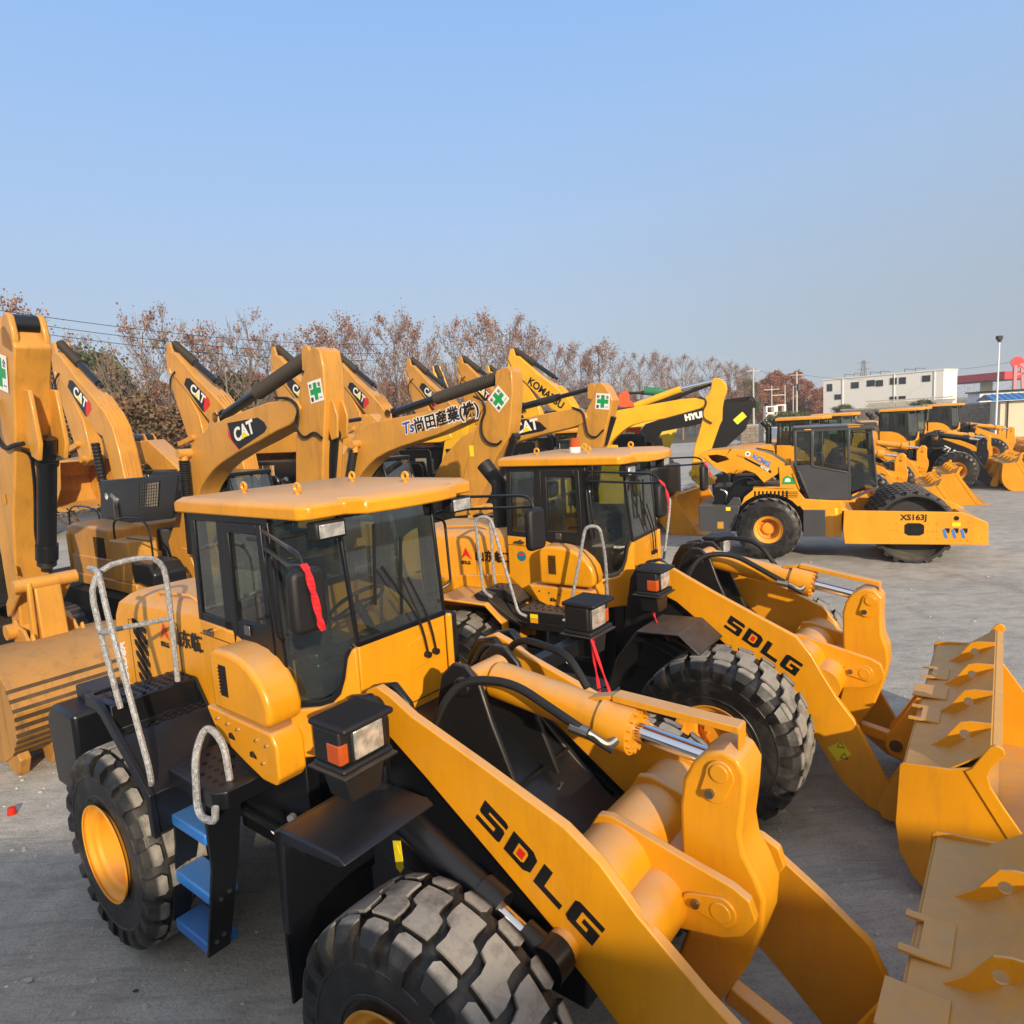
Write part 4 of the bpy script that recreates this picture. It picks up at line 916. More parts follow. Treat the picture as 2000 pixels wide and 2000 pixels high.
# ---------------------------------------------------------------- road roller
def place(u, v, Y, local, rz):
    """ground position of a machine whose local point shows at photo pixel u,v at depth Y"""
    A = on_depth(u, v, Y); q = Matrix.Rotation(rz, 3, 'Z') @ Vector(local); return (A.x-q.x, A.y-q.y, 0)
def make_roller():
    L = root('road_roller', (6.544,17.005,0), -.397, 'yellow padfoot road roller with dark grey cab, side on behind the loaders', 'road roller')
    for i, s in enumerate((-1, 1)): make_wheel(L, (0, s*.78, .745), s, 'roller_yellow', .93, tread=True, rot=i)
    mb = MB(); mb.box(-1.35, 1.6, -.45, .45, .60, 1.35); mb.cyl((0,-.8,.745),(0,.8,.745),.14); mb.box(-1.3, .6, -.5, .5, 1.3, 1.75)
    mb.build('chassis', 'black', L, bevel=.01)
    mb = MB(); mb.prism([(-1.66,1.30),(-1.64,.68),(-.90,.60),(-.72,.95),(-.66,1.30)], 'y', -.80, .80); w_ = mb.build('counterweight', 'grey_paint', L, bevel=.015)
    mb = MB(); mb.prism([(-.98,1.30),(-.80,1.52),(-.66,1.50),(-.62,1.30)], 'y', -.78, -.72); mb.prism([(-.98,1.30),(-.80,1.52),(-.66,1.50),(-.62,1.30)], 'y', .72, .78); mb.build('lug', 'grey_paint', w_, bevel=.01)
    mb = MB(); mb.box(-.99,-.88,-.806,-.803,1.18,1.27); mb.build('warning_label', 'decal_yellow', w_, smooth=False)
    mb = MB(); mb.box(-1.20,-1.05,-.806,-.803,.73,.90); mb.build('label_plate', 'digger_yellow', w_, smooth=False)
    # sloping engine hood with an open oval grille at the tail
    def sec(off): return [(-1.66,2.58+off*.0),(-1.45,2.66),(-.87,2.70),(-.35,2.66),(.05,2.52),(.38,2.30),(.36,2.24),(.20,2.05),(-.10,1.85),(-.30,2.08),(-.62,2.21),(-.97,2.10),(-1.22,2.22)]
    P = sec(0); h1 = [(-1.42,2.56),(-1.2,2.575),(-.98,2.52),(-.90,2.44),(-1.05,2.40),(-1.2,2.36),(-1.34,2.44)]
    mb = MB(); mb.prism(P[:3]+[(-.9,2.70)]+[(-.9,2.44)]+[(-.98,2.52),(-1.2,2.575),(-1.42,2.56),(-1.5,2.50)]+[(-1.66,2.50)], 'y', -.62, -.59)
    mb.prism([(-1.5,2.50),(-1.42,2.56),(-1.34,2.44),(-1.2,2.36),(-1.05,2.40),(-.9,2.44),(-.9,2.14),(-.97,2.10),(-1.22,2.22)], 'y', -.62, -.59)
    mb.prism([(-.9,2.70),(-.35,2.66),(.05,2.52),(.38,2.30),(.36,2.24),(.20,2.05),(-.10,1.85),(-.30,2.08),(-.62,2.21),(-.9,2.14)], 'y', -.62, -.59)
    mb.prism(P, 'y', .59, .62); shell(mb, P[:6], -.03, 'y', -.60, .60); shell(mb, [(-1.66,2.58),(-1.22,2.22)], .03, 'y', -.60, .60)
    hd = mb.build('engine_hood', 'roller_yellow', L, bevel=.012)
    mb = MB(); mb.box(-.35, .2, -.12, .12, 2.655, 2.665, Matrix.Translation((0,0,-.0)));
    q = Matrix.Translation((-.05,0,2.60)) @ Matrix.Rotation(R(14), 4, 'Y'); mb = MB(); mb.box(-.25,.15,-.10,.10,-.0,.012,q); mb.build('hood_slot', 'hole', hd, smooth=False)
    a = R(-31); X = Vector((math.cos(a), 0, math.sin(a)))
    text('lettering', 'XCMG', .165, 'decal_lightblue', hd, (-.40,-.622,2.475), X, (0,0,1), bold=.008)
    mb = MB(); mb.cyl((-.47,-.621,2.565),(-.47,-.625,2.565),.065,n=20); e = mb.build('emblem', 'decal_white', hd); mb = MB(); mb.prism([(-.51,2.585),(-.43,2.585),(-.47,2.52)], 'y', -.628, -.626); mb.build('emblem_mark', 'decal_blue', e, smooth=False)
    mb = MB(); b0 = Vector((-.55,-.6215,2.44)); b1 = b0+X*.72; mb.loft([b0, b1, b1+Vector((0,0,.07)), b0+Vector((0,0,.05))], [p+Vector((0,-.003,0)) for p in (b0, b1, b1+Vector((0,0,.07)), b0+Vector((0,0,.05)))]); mb.build('stripe', 'decal_black', hd, smooth=False)
    text('lettering', 'XS163J', .075, 'decal_white', hd, tuple(b0+X*.42+Vector((0,-.004,.012))), X, (0,0,1), bold=.004)
    for i in range(3): mb = MB(); mb.prism([(-.72+i*.06,2.52-i*.02),(-.70+i*.06,2.56-i*.02),(-.69+i*.06,2.50-i*.02)], 'y', -.624, -.621); mb.build('letter_mark', 'decal_black', hd, smooth=False)
    # box in front of the cab, with a round green sticker
    mb = MB(); mb.prism([(.24,2.23),(.57,2.27),(.71,1.66),(.26,1.67)], 'y', -.66, .66); bx = mb.build('air_cleaner_box', 'roller_yellow', L, bevel=.012)
    mb = MB(); mb.prism([(.30,1.80),(.33,1.95),(.42,2.02),(.50,1.97),(.58,1.98),(.60,1.80)], 'y', -.664, -.661); st = mb.build('sticker', 'decal_green', bx, smooth=False)
    mb = MB(); mb.prism([(.37,1.86),(.38,1.93),(.44,1.96),(.50,1.92),(.50,1.86)], 'y', -.667, -.6645); mb.build('sticker_mark', 'decal_white', st, smooth=False)
    mb = MB(); mb.cyl((.45,-.4,2.27),(.45,-.4,2.40),.06); mb.build('air_intake', 'bright_yellow', L)
    # fender and lower body
    mb = MB()
    for s in (-1, 1):
        pl = [(-.62,1.35),(-.55,1.52),(-.35,1.69),(.03,1.76),(.61,1.75),(.82,1.46),(1.62,1.40),(1.60,.55),(.80,.55),(.80,1.15),(.70,1.30)] + arc(0,.745,.85,38,140,8)
        mb.prism(pl, 'y', s*.78, s*.80)
    mb.box(-.35,.6,-.80,.80,1.69,1.74); mb.box(.82,1.6,-.78,.78,1.32,1.38); mb.box(1.58,1.60,-.78,.78,.55,1.38)
    bd = mb.build('side_body', 'roller_yellow', L, bevel=.01)
    mb = MB(); mb.box(.78,1.26,-.86,-.80,.56,1.20); bx = mb.build('battery_box', 'grey_paint', bd, bevel=.01)
    mb = MB()
    for i in range(9): mb.box(-.32+i*.09,-.28+i*.09,-.808,-.80,1.48,1.66)
    for i in range(4): mb.box(.34,.66,-.806,-.80,1.50+i*.04,1.515+i*.04)
    mb.build('cooling_slots', 'black', bd, smooth=False)
    mb = MB(); mb.box(1.46,1.53,-.806,-.802,1.08,1.24); mb.build('warning_label', 'decal_yellow', bd, smooth=False)
    mb = MB()
    for s in (-1, 1):
        mb.bar((.92,s*.70,1.42),(1.9,s*.70,1.40),.08,.08); mb.bar((1.5,s*.6,1.3),(1.8,s*.5,1.05),.1,.1)
    mb.cyl((1.62,0,.6),(1.62,0,1.35),.12); mb.build('cab_support', 'roller_yellow', L, bevel=.01)
    # cab
    body = MB()
    low = [(.61,2.28),(.92,1.42),(1.82,1.42),(2.35,1.66),(2.35,1.74),(1.86,1.60),(1.80,1.62),(1.74,2.05),(1.0,2.25)]
    for s in (-1, 1):
        y = s*.76
        body.prism([(.60,2.26),(.92,1.42),(1.80,1.42),(1.80,1.72),(1.74,2.07),(1.02,2.25)], 'y', y, y-s*.04)
        body.bar((.62, y-s*.02, 2.25), (.60, y-s*.02, 3.08), .05, .06, up=(1,0,0)); body.bar((.985, y-s*.02, 2.2), (.97, y-s*.02, 3.08), .07, .05, up=(0,1,0)); body.bar((1.78, y-s*.02, 1.6), (1.74, y-s*.02, 3.08), .06, .05, up=(0,1,0))
        body.bar((2.35, y-s*.08, 1.66), (2.22, y-s*.08, 3.05), .04, .04); body.bar((1.78, y-s*.02, 1.44), (2.36, y-s*.08, 1.70), .07, .06)
        body.bar((.97, y-s*.005, 2.24), (1.74, y-s*.005, 2.06), .05, .04); body.bar((1.20, y-s*.01, 2.2), (1.19, y-s*.01, 3.05), .04, .02)
    body.box(.60, 2.26, -.76, .76, 3.04, 3.12); body.bar((2.35,-.7,1.7),(2.35,.7,1.7),.06,.06); body.box(.90,1.82,-.74,.74,1.40,1.46); body.prism([(.58,2.26),(.90,1.42),(.94,1.42),(.62,2.28)],'y',-.74,.74)
    cab = body.build('cab', 'grey_paint', L, bevel=.01)
    mb = MB(); mb.box(.56,2.05,-.78,.78,3.12,3.16); mb.box(1.98,2.34,-.60,.60,3.11,3.20); mb.build('roof', 'grey_paint', cab, bevel=.015)
    mb = MB(); mb.box(2.0,2.36,-.58,.58,3.125,3.215); mb.box(1.72,1.98,-.775,-.45,3.10,3.165); mb.box(.80,.95,-.785,-.77,3.08,3.11); mb.build('roof_lamp_housing', 'roller_yellow', cab, bevel=.01)
    for s in (-1, 1):
        g = MB(); y = s*.745
        g.add([(x, y, z) for x, z in [(.65,2.30),(.94,2.23),(.93,3.03),(.65,3.03)]], [(0,1,2,3)]); g.add([(x, y, z) for x, z in [(1.03,2.25),(1.74,2.10),(1.71,3.03),(1.02,3.03)]], [(0,1,2,3)])
        g.add([(1.82,y,1.62),(2.34,s*.68,1.76),(2.21,s*.68,3.02),(1.78,y,3.03)], [(0,1,2,3)])
        g.build('side_glass', 'glass', cab, fix=False, smooth=False)
    g = MB(); g.add([(2.36,-.66,1.74),(2.36,.66,1.74),(2.23,.66,3.03),(2.23,-.66,3.03)], [(0,1,2,3)]); g.build('windscreen', 'glass', cab, fix=False, smooth=False)
    g = MB(); g.add([(.60,-.7,2.30),(.60,.7,2.30),(.60,.7,3.03),(.60,-.7,3.03)], [(0,1,2,3)]); g.build('rear_glass', 'glass', cab, fix=False, smooth=False)
    mb = MB(); mb.box(1.15,1.55,-.22,.22,1.85,1.97); mb.box(1.08,1.20,-.22,.22,1.95,2.5); mb.box(1.1,1.5,-.18,.18,1.46,1.85); mb.build('seat', 'seat_vinyl', cab, bevel=.04)
    mb = MB(); mb.prism([(1.85,1.46),(2.15,1.6),(2.1,2.2),(1.95,2.2)],'y',-.15,.15); mb.cyl((1.92,0,2.25),(1.93,0,2.28),.19); mb.build('dashboard', 'plastic_black', cab)
    mb = MB(); mb.tube([(.66,-.79,2.12),(.68,-.83,2.14),(.88,-.83,1.60),(.87,-.79,1.56)],.012,8,sub=3); mb.build('grab_handle', 'steel', cab)
    mb = MB(); mb.box(1.02,1.26,-.768,-.762,1.60,1.625); mb.build('door_handle', 'steel', cab)
    mb = MB(); mb.prism([(-.92,2.58),(-.80,2.58),(-.79,2.9),(-.82,2.95),(-.90,2.95),(-.93,2.9)],'x',2.12,2.20); q=mb.build('mirror','plastic_black',cab,bevel=.02); mb=MB(); mb.tube([(1.78,-.76,2.98),(2.0,-.88,3.0),(2.15,-.86,2.94)],.012,6,sub=3); mb.build('mirror_arm','plastic_black',cab)
    mb = MB(); mb.cyl((1.12,-.77,1.46),(1.12,-.77,1.34),.03); mb.build('work_lamp','steel',cab)
    # engine parts in the open bay behind the wheel
    mb = MB(); mb.box(-.85,-.2,-.35,.35,1.5,2.0); mb.cyl((-.5,-.4,1.8),(-.1,-.4,1.85),.12); mb.cyl((-1.05,-.3,1.35),(-1.05,-.3,2.1),.03); mb.tube([(-1.0,-.5,1.4),(-.8,-.55,1.9),(-.4,-.5,2.0),(-.2,-.45,1.7)],.03,8); mb.cyl((-.25,-.35,1.6),(-.25,-.35,2.0),.09); mb.build('engine','black',L,bevel=.02)
    mb = MB(); mb.tube([(-1.0,-.5,1.35),(-.98,-.5,1.62),(-1.15,-.5,1.68)],.03,8); mb.build('hose','steel',L)
    # drum frame
    mb = MB(); pl = [(1.63,1.24),(3.93,1.19),(4.40,.97),(4.42,.48),(1.65,.46),(1.61,.80)]
    mb.prism(pl,'y',-1.22,-1.16); mb.prism([(p[0]+.02,p[1]) for p in pl],'y',1.16,1.22)
    mb.box(1.66,1.86,-1.16,1.16,.55,1.15); mb.box(4.22,4.42,-1.16,1.16,.50,.94); fr = mb.build('drum_frame','roller_yellow',L,bevel=.012)
    mb = MB(); mb.prism([(2.84,.91),(2.90,.95),(3.14,.95),(3.22,.90),(3.22,.72),(3.14,.67),(2.92,.67),(2.84,.72)],'y',-1.224,-1.218); hb = mb.build('frame_opening','hole',fr,smooth=False)
    mb = MB(); mb.cyl((3.03,-1.20,.81),(3.03,-1.235,.81),.08); mb.box(2.95,3.11,-1.232,-1.224,.72,.78); mb.build('hub_motor','black',hb)
    mb = MB()
    for (x,z) in [(2.55,.95),(2.70,.95),(2.55,.79),(2.62,.79),(2.70,.79),(2.55,.60),(2.70,.60),(3.31,.93),(3.47,.93),(3.31,.77),(3.40,.77),(3.47,.77),(3.31,.60),(3.47,.60),(4.05,.98),(4.28,.96),(4.05,.58),(4.3,.64)]: mb.cyl((x,-1.22,z),(x,-1.232,z),.016,n=8)
    mb.build('bolts','roller_yellow',fr)
    mb = MB(); mb.cyl((3.82,-1.221,1.06),(3.82,-1.225,1.06),.05); mb.build('sight_hole','hole',fr)
    mb = MB(); mb.box(3.74,3.90,-1.225,-1.221,.88,.97); mb.build('warning_label','decal_yellow',fr,smooth=False)
    text('lettering','XS163J',.175,'decal_black',fr,(2.76,-1.222,1.02),(1,0,0),(0,0,1),bold=.006)
    for i in range(3):
        x=3.56+i*.165; mb=MB(); mb.prism([(x,.80),(x+.05,.84),(x+.11,.62),(x+.05,.62)],'y',-1.224,-1.221); mb.build('stripe','decal_lightblue',fr,smooth=False)
        mb=MB(); mb.prism([(x+.05,.84),(x+.14,.84),(x+.14,.76),(x+.11,.72)],'y',-1.224,-1.221); mb.build('stripe','decal_black',fr,smooth=False)
    # padfoot drum
    mb = MB(); mb.lathe([(.72,-1.05),(.765,-1.05),(.765,1.05),(.72,1.05),(.70,1.0),(.0005,.9)],(3.05,0,.80),(0,1,0),64); mb.lathe([(.74,-1.05),(.70,-.95),(.60,-.80),(.0005,-.78)],(3.05,0,.80),(0,1,0),64)
    dr = mb.build('drum','drum_steel',L)
    mb = MB()
    for j in range(11):
        y=-.96+j*.192
        for i in range(22):
            t=2*PI*(i+(.5 if j%2 else 0))/22; c,s_=math.cos(t),math.sin(t); q=Matrix(((c,0,-s_,3.05+c*.76),(0,1,0,y),(s_,0,c,.80+s_*.76),(0,0,0,1)))
            mb.loft([q@Vector((0,a,b)) for a,b in ((-.085,-.075),(.085,-.055),(.085,.075),(-.085,.055))],[q@Vector((.075,a,b)) for a,b in ((-.07,-.055),(.07,-.035),(.07,.055),(-.07,.035))])
    mb.build('pad_feet','drum_steel',dr,smooth=False)
    return L
M['worn_steel'] = flat('worn_steel',(.13,.085,.045),.5,.4,var=.6)
M['navy'] = paint('navy', (.012,.018,.04), .4, .3)
M['green_cloth'] = flat('green_cloth',(.02,.16,.08),.8)
M['drum_steel'] = paint('drum_steel',(.035,.034,.034),.5,.9,(.20,.17,.14),coat=0.)
make_roller()

# ---------------------------------------------------------------- excavators
def cross_sticker(par, c, s, y, rot=0.):
    """white square sticker with a green safety cross"""
    X = Vector((math.cos(rot),0,math.sin(rot))); Z = Vector((-math.sin(rot),0,math.cos(rot))); c = Vector((c[0], y, c[1])); n = Vector((0,-1 if y < 0 else 1,0))
    def plate(pts, h, mt, nm, pr):
        mb = MB(); P = [c+X*p[0]*s+Z*p[1]*s for p in pts]; mb.loft([p+n*h for p in P],[p+n*(h+.002) for p in P]); return mb.build(nm, mt, pr, smooth=False)
    st = plate([(-.5,-.5),(.5,-.5),(.5,.5),(-.5,.5)], 0, 'decal_white', 'safety_sticker', par)
    a,b=.40,.13; plate([(-b,-a),(b,-a),(b,-b),(a,-b),(a,b),(b,b),(b,a),(-b,a),(-b,b),(-a,b),(-a,-b),(-b,-b)], .002, 'decal_green', 'green_cross', st)
    for i,(ch,dx,dz) in enumerate((('安',-.44,.20),('全',.20,.20),('第',-.44,-.42),('一',.20,-.42))):
        if s > .25: text('lettering', ch, .22*s, 'decal_black', st, tuple(c+X*dx*s+Z*dz*s+n*.0025), X*(1 if y < 0 else -1), Z, bold=.002)
    return st
def cat_decal(par, pts, y, letters='CAT', t0=None, th=None, size=.3, ang=0.):
    n = -1 if y < 0 else 1
    mb = MB(); mb.prism(pts, 'y', y, y+n*.003); d = mb.build('decal', 'decal_black', par, smooth=False)
    X = Vector((math.cos(ang),0,math.sin(ang)))*(1 if y < 0 else -1); U = Vector((-math.sin(ang),0,math.cos(ang)))
    o = Vector((t0[0], y+n*.004, t0[1]))
    text('lettering', letters, size, 'decal_white', d, tuple(o), X, U, bold=size*.035)
    if letters == 'CAT':
        mb = MB(); b = o+X*size*.62+U*(-.02*size)+Vector((0,n*.004,0)); P=[b,b+X*size*.72,b+X*size*.36+U*size*.34]; mb.loft(P,[p+Vector((0,n*.003,0)) for p in P]); mb.build('letter_triangle','decal_yellow',d,smooth=False)
    return d
def house(L, x0, z0=0., col='digger_yellow', cabside=1, cab=True, hood_open=False, cover='black_bright', body=None, toolbox=True, glass='glass', tail=-2.6):
    """tracks, turntable, upper body, counterweight and cab; x0 = swing centre"""
    for s in (-1, 1):
        mb = MB(); y0, y1 = s*.95, s*1.50
        ol = arc(x0+1.75,.45,.45,90,-90,8)+arc(x0-1.75,.45,.45,270,90,8)
        mb.prism(ol,'y',y0,y1); 
        n_=44; per=[]
        pts=ol+[ol[0]]
        for i in range(len(pts)-1):
            a,b=Vector(pts[i]),Vector(pts[i+1]); k=max(1,int((b-a).length/.17))
            for j in range(k): per.append((a.lerp(b,(j+.5)/k),(b-a).normalized()))
        for p,d in per:
            nn=Vector((d.y,-d.x)); c=Vector((p.x,0,p.y)); 
            mb.loft([Vector((p.x+d.x*e+nn.x*h,y0,p.y+d.y*e+nn.y*h)) for e,h in ((-.05,0),(.05,0),(.03,.035),(-.03,.035))] if True else 0,[Vector((p.x+d.x*e+nn.x*h,y1,p.y+d.y*e+nn.y*h)) for e,h in ((-.05,0),(.05,0),(.03,.035),(-.03,.035))])
        t=mb.build('track','black_dusty',L,smooth=False); t.location.z=z0+.04
    mb = MB(); mb.box(x0-1.3,x0+1.3,-.9,.9,z0+.35,z0+.75); mb.cyl((x0,0,z0+.7),(x0,0,z0+1.0),.65); mb.build('undercarriage','black_dusty',L,bevel=.02)
    mb = MB(); mb.box(x0+tail+.5,x0+.7,-1.28,1.28,z0+.98,z0+1.18); mb.box(x0+tail+.5,x0-.3,-1.25,1.25,z0+1.15,z0+1.55); hb = mb.build('upper_frame',col,L,bevel=.02)
    mb = MB(); cs=[(x0-.35,z0+1.2),(x0-.35,z0+2.12),(x0+tail+.75,z0+2.18),(x0+tail+.45,z0+2.10),(x0+tail+.35,z0+1.9),(x0+tail+.35,z0+1.2)]
    mb.prism(cs,'y',-1.22,1.22); hd = mb.build('engine_cover',body or col,L,bevel=.05,seg=3)
    mb = MB()
    for i in range(9):
        for s in (-1,1): mb.box(x0-1.0+i*.055,x0-.975+i*.055,*sorted((s*1.22,s*1.228)),z0+1.5,z0+1.95)
    mb.build('cooling_slots','hole',hd,smooth=False)
    mb = MB(); pl=[(x0+tail+.60,-1.30),(x0+tail+.25,-1.15),(x0+tail+.04,-.75),(x0+tail,-.3),(x0+tail,.3),(x0+tail+.04,.75),(x0+tail+.25,1.15),(x0+tail+.60,1.30)]
    mb.prism(pl,'z',z0+1.0,z0+2.0); mb.build('counterweight',body or col,L,bevel=.06,seg=3)
    mb = MB(); mb.cyl((x0-1.3,-.6*cabside,z0+2.1),(x0-1.3,-.6*cabside,z0+2.5),.06); mb.tube([(x0-1.3,-.6*cabside,z0+2.45),(x0-1.3,-.6*cabside,z0+2.62),(x0-1.42,-.6*cabside,z0+2.68)],.055,10); mb.build('exhaust_pipe','steel',hd)
    if hood_open:
        for (xa, xb, yy, zt) in ((x0-1.75, x0-.45, .15, 3.05), (x0-1.6, x0-.9, -.9, 2.75)):
            mb = MB(); mb.prism([(xa,z0+2.12),(xb,z0+2.12),(xb-.03,z0+zt-.08),(xb-.12,z0+zt),(xa+.12,z0+zt),(xa+.03,z0+zt-.08)],'y',yy-.02,yy+.02); q=mb.build('open_engine_cover',cover,L,bevel=.01)
            mb = MB(); mb.box(xa+.7,xb-.2,yy-.024,yy-.021,z0+2.4,z0+zt-.25); mb.build('mesh_window','dim_mesh',q,smooth=False)
        mb = MB(); mb.box(x0-1.7,x0-.6,-.7,.7,z0+2.12,z0+2.35); mb.cyl((x0-1.5,-.2,z0+2.45),(x0-.8,-.2,z0+2.45),.14); mb.cyl((x0-1.2,.4,z0+2.1),(x0-1.2,.4,z0+2.6),.09); mb.tube([(x0-.7,-.5,z0+2.3),(x0-.5,-.45,z0+2.6),(x0-.3,-.2,z0+2.3)],.04,8); mb.build('engine','black_dusty',L,bevel=.03)
    if toolbox:
        mb = MB(); mb.box(x0-.2,x0+.55,*sorted((-cabside*.75,-cabside*1.28)),z0+1.18,z0+1.95); mb.build('fuel_tank',body or col,L,bevel=.03)
        mb = MB(); mb.prism([(x0+.56,z0+1.18),(x0+1.35,z0+1.18),(x0+1.38,z0+1.42),(x0+1.2,z0+1.58),(x0+.56,z0+1.60)],'y',*sorted((-cabside*.68,-cabside*1.26))); mb.build('toolbox','black_bright',L,bevel=.04)
        mb = MB(); mb.tube([(x0+1.3,-cabside*1.2,z0+1.5),(x0+1.32,-cabside*1.2,z0+2.35),(x0+.6,-cabside*1.2,z0+2.4),(x0-.1,-cabside*1.2,z0+2.3),(x0-.1,-cabside*1.2,z0+1.9)],.018,6); mb.tube([(x0+1.3,-cabside*1.2,z0+2.0),(x0+.4,-cabside*1.2,z0+2.0)],.014,6,sub=0); mb.build('handrail','black',L)
    if cab:
        y0,y1=sorted((cabside*.35,cabside*1.28)); mb=MB()
        X0,X1=x0-.1,x0+1.55
        for y in (y0+.03,y1-.03):
            for a,b in (((X0+.03,1.15),(X0+.03,2.95)),((X0+.75,1.15),(X0+.75,2.95)),((X1-.03,1.15),(X1-.0,2.0)),((X1,2.0),(X1-.30,2.95)),((X0,2.97),(X1-.28,2.97)),((X0,1.2),(X1,1.2)),((X0,1.95),(X0+.75,1.95))): mb.bar((a[0],y,z0+a[1]),(b[0],y,z0+b[1]),.05,.07,up=(0,1,0))
            mb.box(X0,X0+.75,y-.02,y+.02,z0+1.15,z0+1.95)
        mb.box(X0-.02,X1-.22,y0,y1,z0+2.95,z0+3.03); mb.box(X0,X1,y0,y1,z0+1.12,z0+1.18); mb.bar((X1,y0,z0+2.0),(X1,y1,z0+2.0),.05,.05); mb.box(X0-.01,X0+.03,y0,y1,z0+1.15,z0+1.95)
        cb=mb.build('cab','black_bright',L,bevel=.02)
        for y in (y0+.035,y1-.035): g=MB(); g.add([(X0+.05,y,z0+1.97),(X0+.73,y,z0+1.97),(X0+.73,y,z0+2.93),(X0+.05,y,z0+2.93)],[(0,1,2,3)]); g.add([(X0+.78,y,z0+1.2),(X1-.03,y,z0+1.2),(X1-.02,y,z0+2.0),(X1-.32,y,z0+2.93),(X0+.78,y,z0+2.93)],[(0,1,2,3,4)]); g.build('side_glass',glass,cb,fix=False,smooth=False)
        g=MB(); g.add([(X1,y0+.05,z0+2.02),(X1,y1-.05,z0+2.02),(X1-.28,y1-.05,z0+2.94),(X1-.28,y0+.05,z0+2.94)],[(0,1,2,3)]); g.add([(X1,y0+.05,z0+1.2),(X1,y1-.05,z0+1.2),(X1,y1-.05,z0+1.98),(X1,y0+.05,z0+1.98)],[(0,1,2,3)]); g.build('windscreen',glass,cb,fix=False,smooth=False)
        mb=MB(); ym=(y0+y1)/2; mb.box(X0+.25,X0+.7,ym-.25,ym+.25,z0+1.6,z0+1.72); mb.box(X0+.18,X0+.30,ym-.24,ym+.24,z0+1.7,z0+2.45); mb.build('seat','seat_vinyl',cb,bevel=.04)
    return hd
def wrapped(mb, a, b, r, n=26):
    """bellows / wrapping sleeve: a tube with many small ridges"""
    a,b=Vector(a),Vector(b); pr=[]; ln=(b-a).length
    for i in range(n*2+1): pr.append((r*(1.0 if i%2 else .82), ln*i/(2*n)))
    mb.lathe([(.001,0)]+pr+[(.001,ln)],a,b-a,16)
def exc(S, name_lbl, x0, boom, stick, cyl, col='digger_yellow', wb=.22, ws=.19, group=None, lugs=True, near=-1, cat='excavator', housekw={}, ztop=None, sleeve=None, bcyl=None, stickcyl=None, pipes=False):
    """boom, stick: outlines in the side plane (x,z). cyl: stick cylinder from a to b"""
    L = root('excavator', (S.loc.x, S.loc.y, 0), S.hd, name_lbl, cat, group)
    # root sits under the swing centre: shift the frame
    L.location = S.loc + S.t*x0
    def sh(pl): return [(p[0]-x0, p[1]) for p in pl]
    mb = MB(); mb.prism(sh(boom),'y',-wb,wb); bo = mb.build('boom', col, L, bevel=.02, seg=2)
    mb = MB(); mb.prism(sh(stick),'y',-ws,ws); st = mb.build('stick', col, L, bevel=.02, seg=2)
    if cyl:
        a,b=[Vector((p[0]-x0,0,p[1])) for p in cyl]; d=(b-a).normalized(); ln=(b-a).length
        mb=MB(); mb.cyl(a,a+d*ln*.55,.085,n=20); mb.cyl(a,a+d*.12,.11,n=16); mb.cyl(a+Vector((0,-.13,0)),a+Vector((0,.13,0)),.09); mb.cyl(a+d*ln*.5,b,.055,n=16)
        cy=mb.build('stick_cylinder','black_bright',L)
        if sleeve:
            mb=MB(); wrapped(mb,a+d*ln*sleeve[0],a+d*ln*sleeve[1],sleeve[2],34); mb.build('rod_sleeve','sleeve',cy,ang=60)
        for s in (-1,1):
            mb=MB(); mb.prism([(a.x-.28,a.z-.16),(a.x-.06,a.z+.10),(a.x+.05,a.z+.12),(a.x+.10,a.z-.02),(a.x+.12,a.z-.16)],'y',s*.10,s*.13); mb.build('cylinder_lug',col,bo,bevel=.008)
            mb=MB(); mb.prism([(b.x-.10,b.z+.02),(b.x-.05,b.z+.10),(b.x+.05,b.z+.10),(b.x+.14,b.z-.05),(b.x+.16,b.z-.30),(b.x-.12,b.z-.25)],'y',s*.12,s*.18); mb.build('cylinder_lug',col,st,bevel=.008)
    if bcyl:
        a,b=[Vector((p[0]-x0,0,p[1])) for p in bcyl]
        for s in (-1,1):
            y=Vector((0,s*(wb+.13),0)); mb=MB(); mb.cyl(a+y,a.lerp(b,.55)+y,.085,n=18); bb=mb.build('boom_cylinder','black_bright',L)
            mb=MB(); wrapped(mb,a.lerp(b,.45)+y,b+y-(b-a).normalized()*.12,.10,22); mb.build('bellows','hose',bb,ang=60)
            mb=MB(); mb.cyl(b+y*.55,b+y*1.3,.085); mb.cyl(b+y+Vector((0,0,-.18)),b+y,.07); mb.build('boom_boss',col,bb)
    house(L, 0., col=col, **housekw)
    mb=MB(); f=min(boom,key=lambda p:p[1]); fx,fz=f[0]-x0,max(f[1],1.3)
    for s in (-1,1): mb.prism([(fx-.35,1.1),(fx+.55,1.1),(fx+.25,fz+.25),(fx-.02,fz+.28)],'y',s*(wb+.03),s*(wb+.07))
    mb.build('boom_foot_bracket',col,L,bevel=.01)
    return L,bo,st,x0
def K(S,pts,org,s,yy=0.): return [S.P(org[0]+x*s,org[1]+y*s,yy) for x,y in pts]
CK=((0,580),.36232); CO=((620,660),.18116); CL=((600,600),.36232); CN=((1130,680),.18116); CQ=((0,580),.18116); CM=((1300,600),.36232)
G1='yellow excavators lined up behind the loaders'
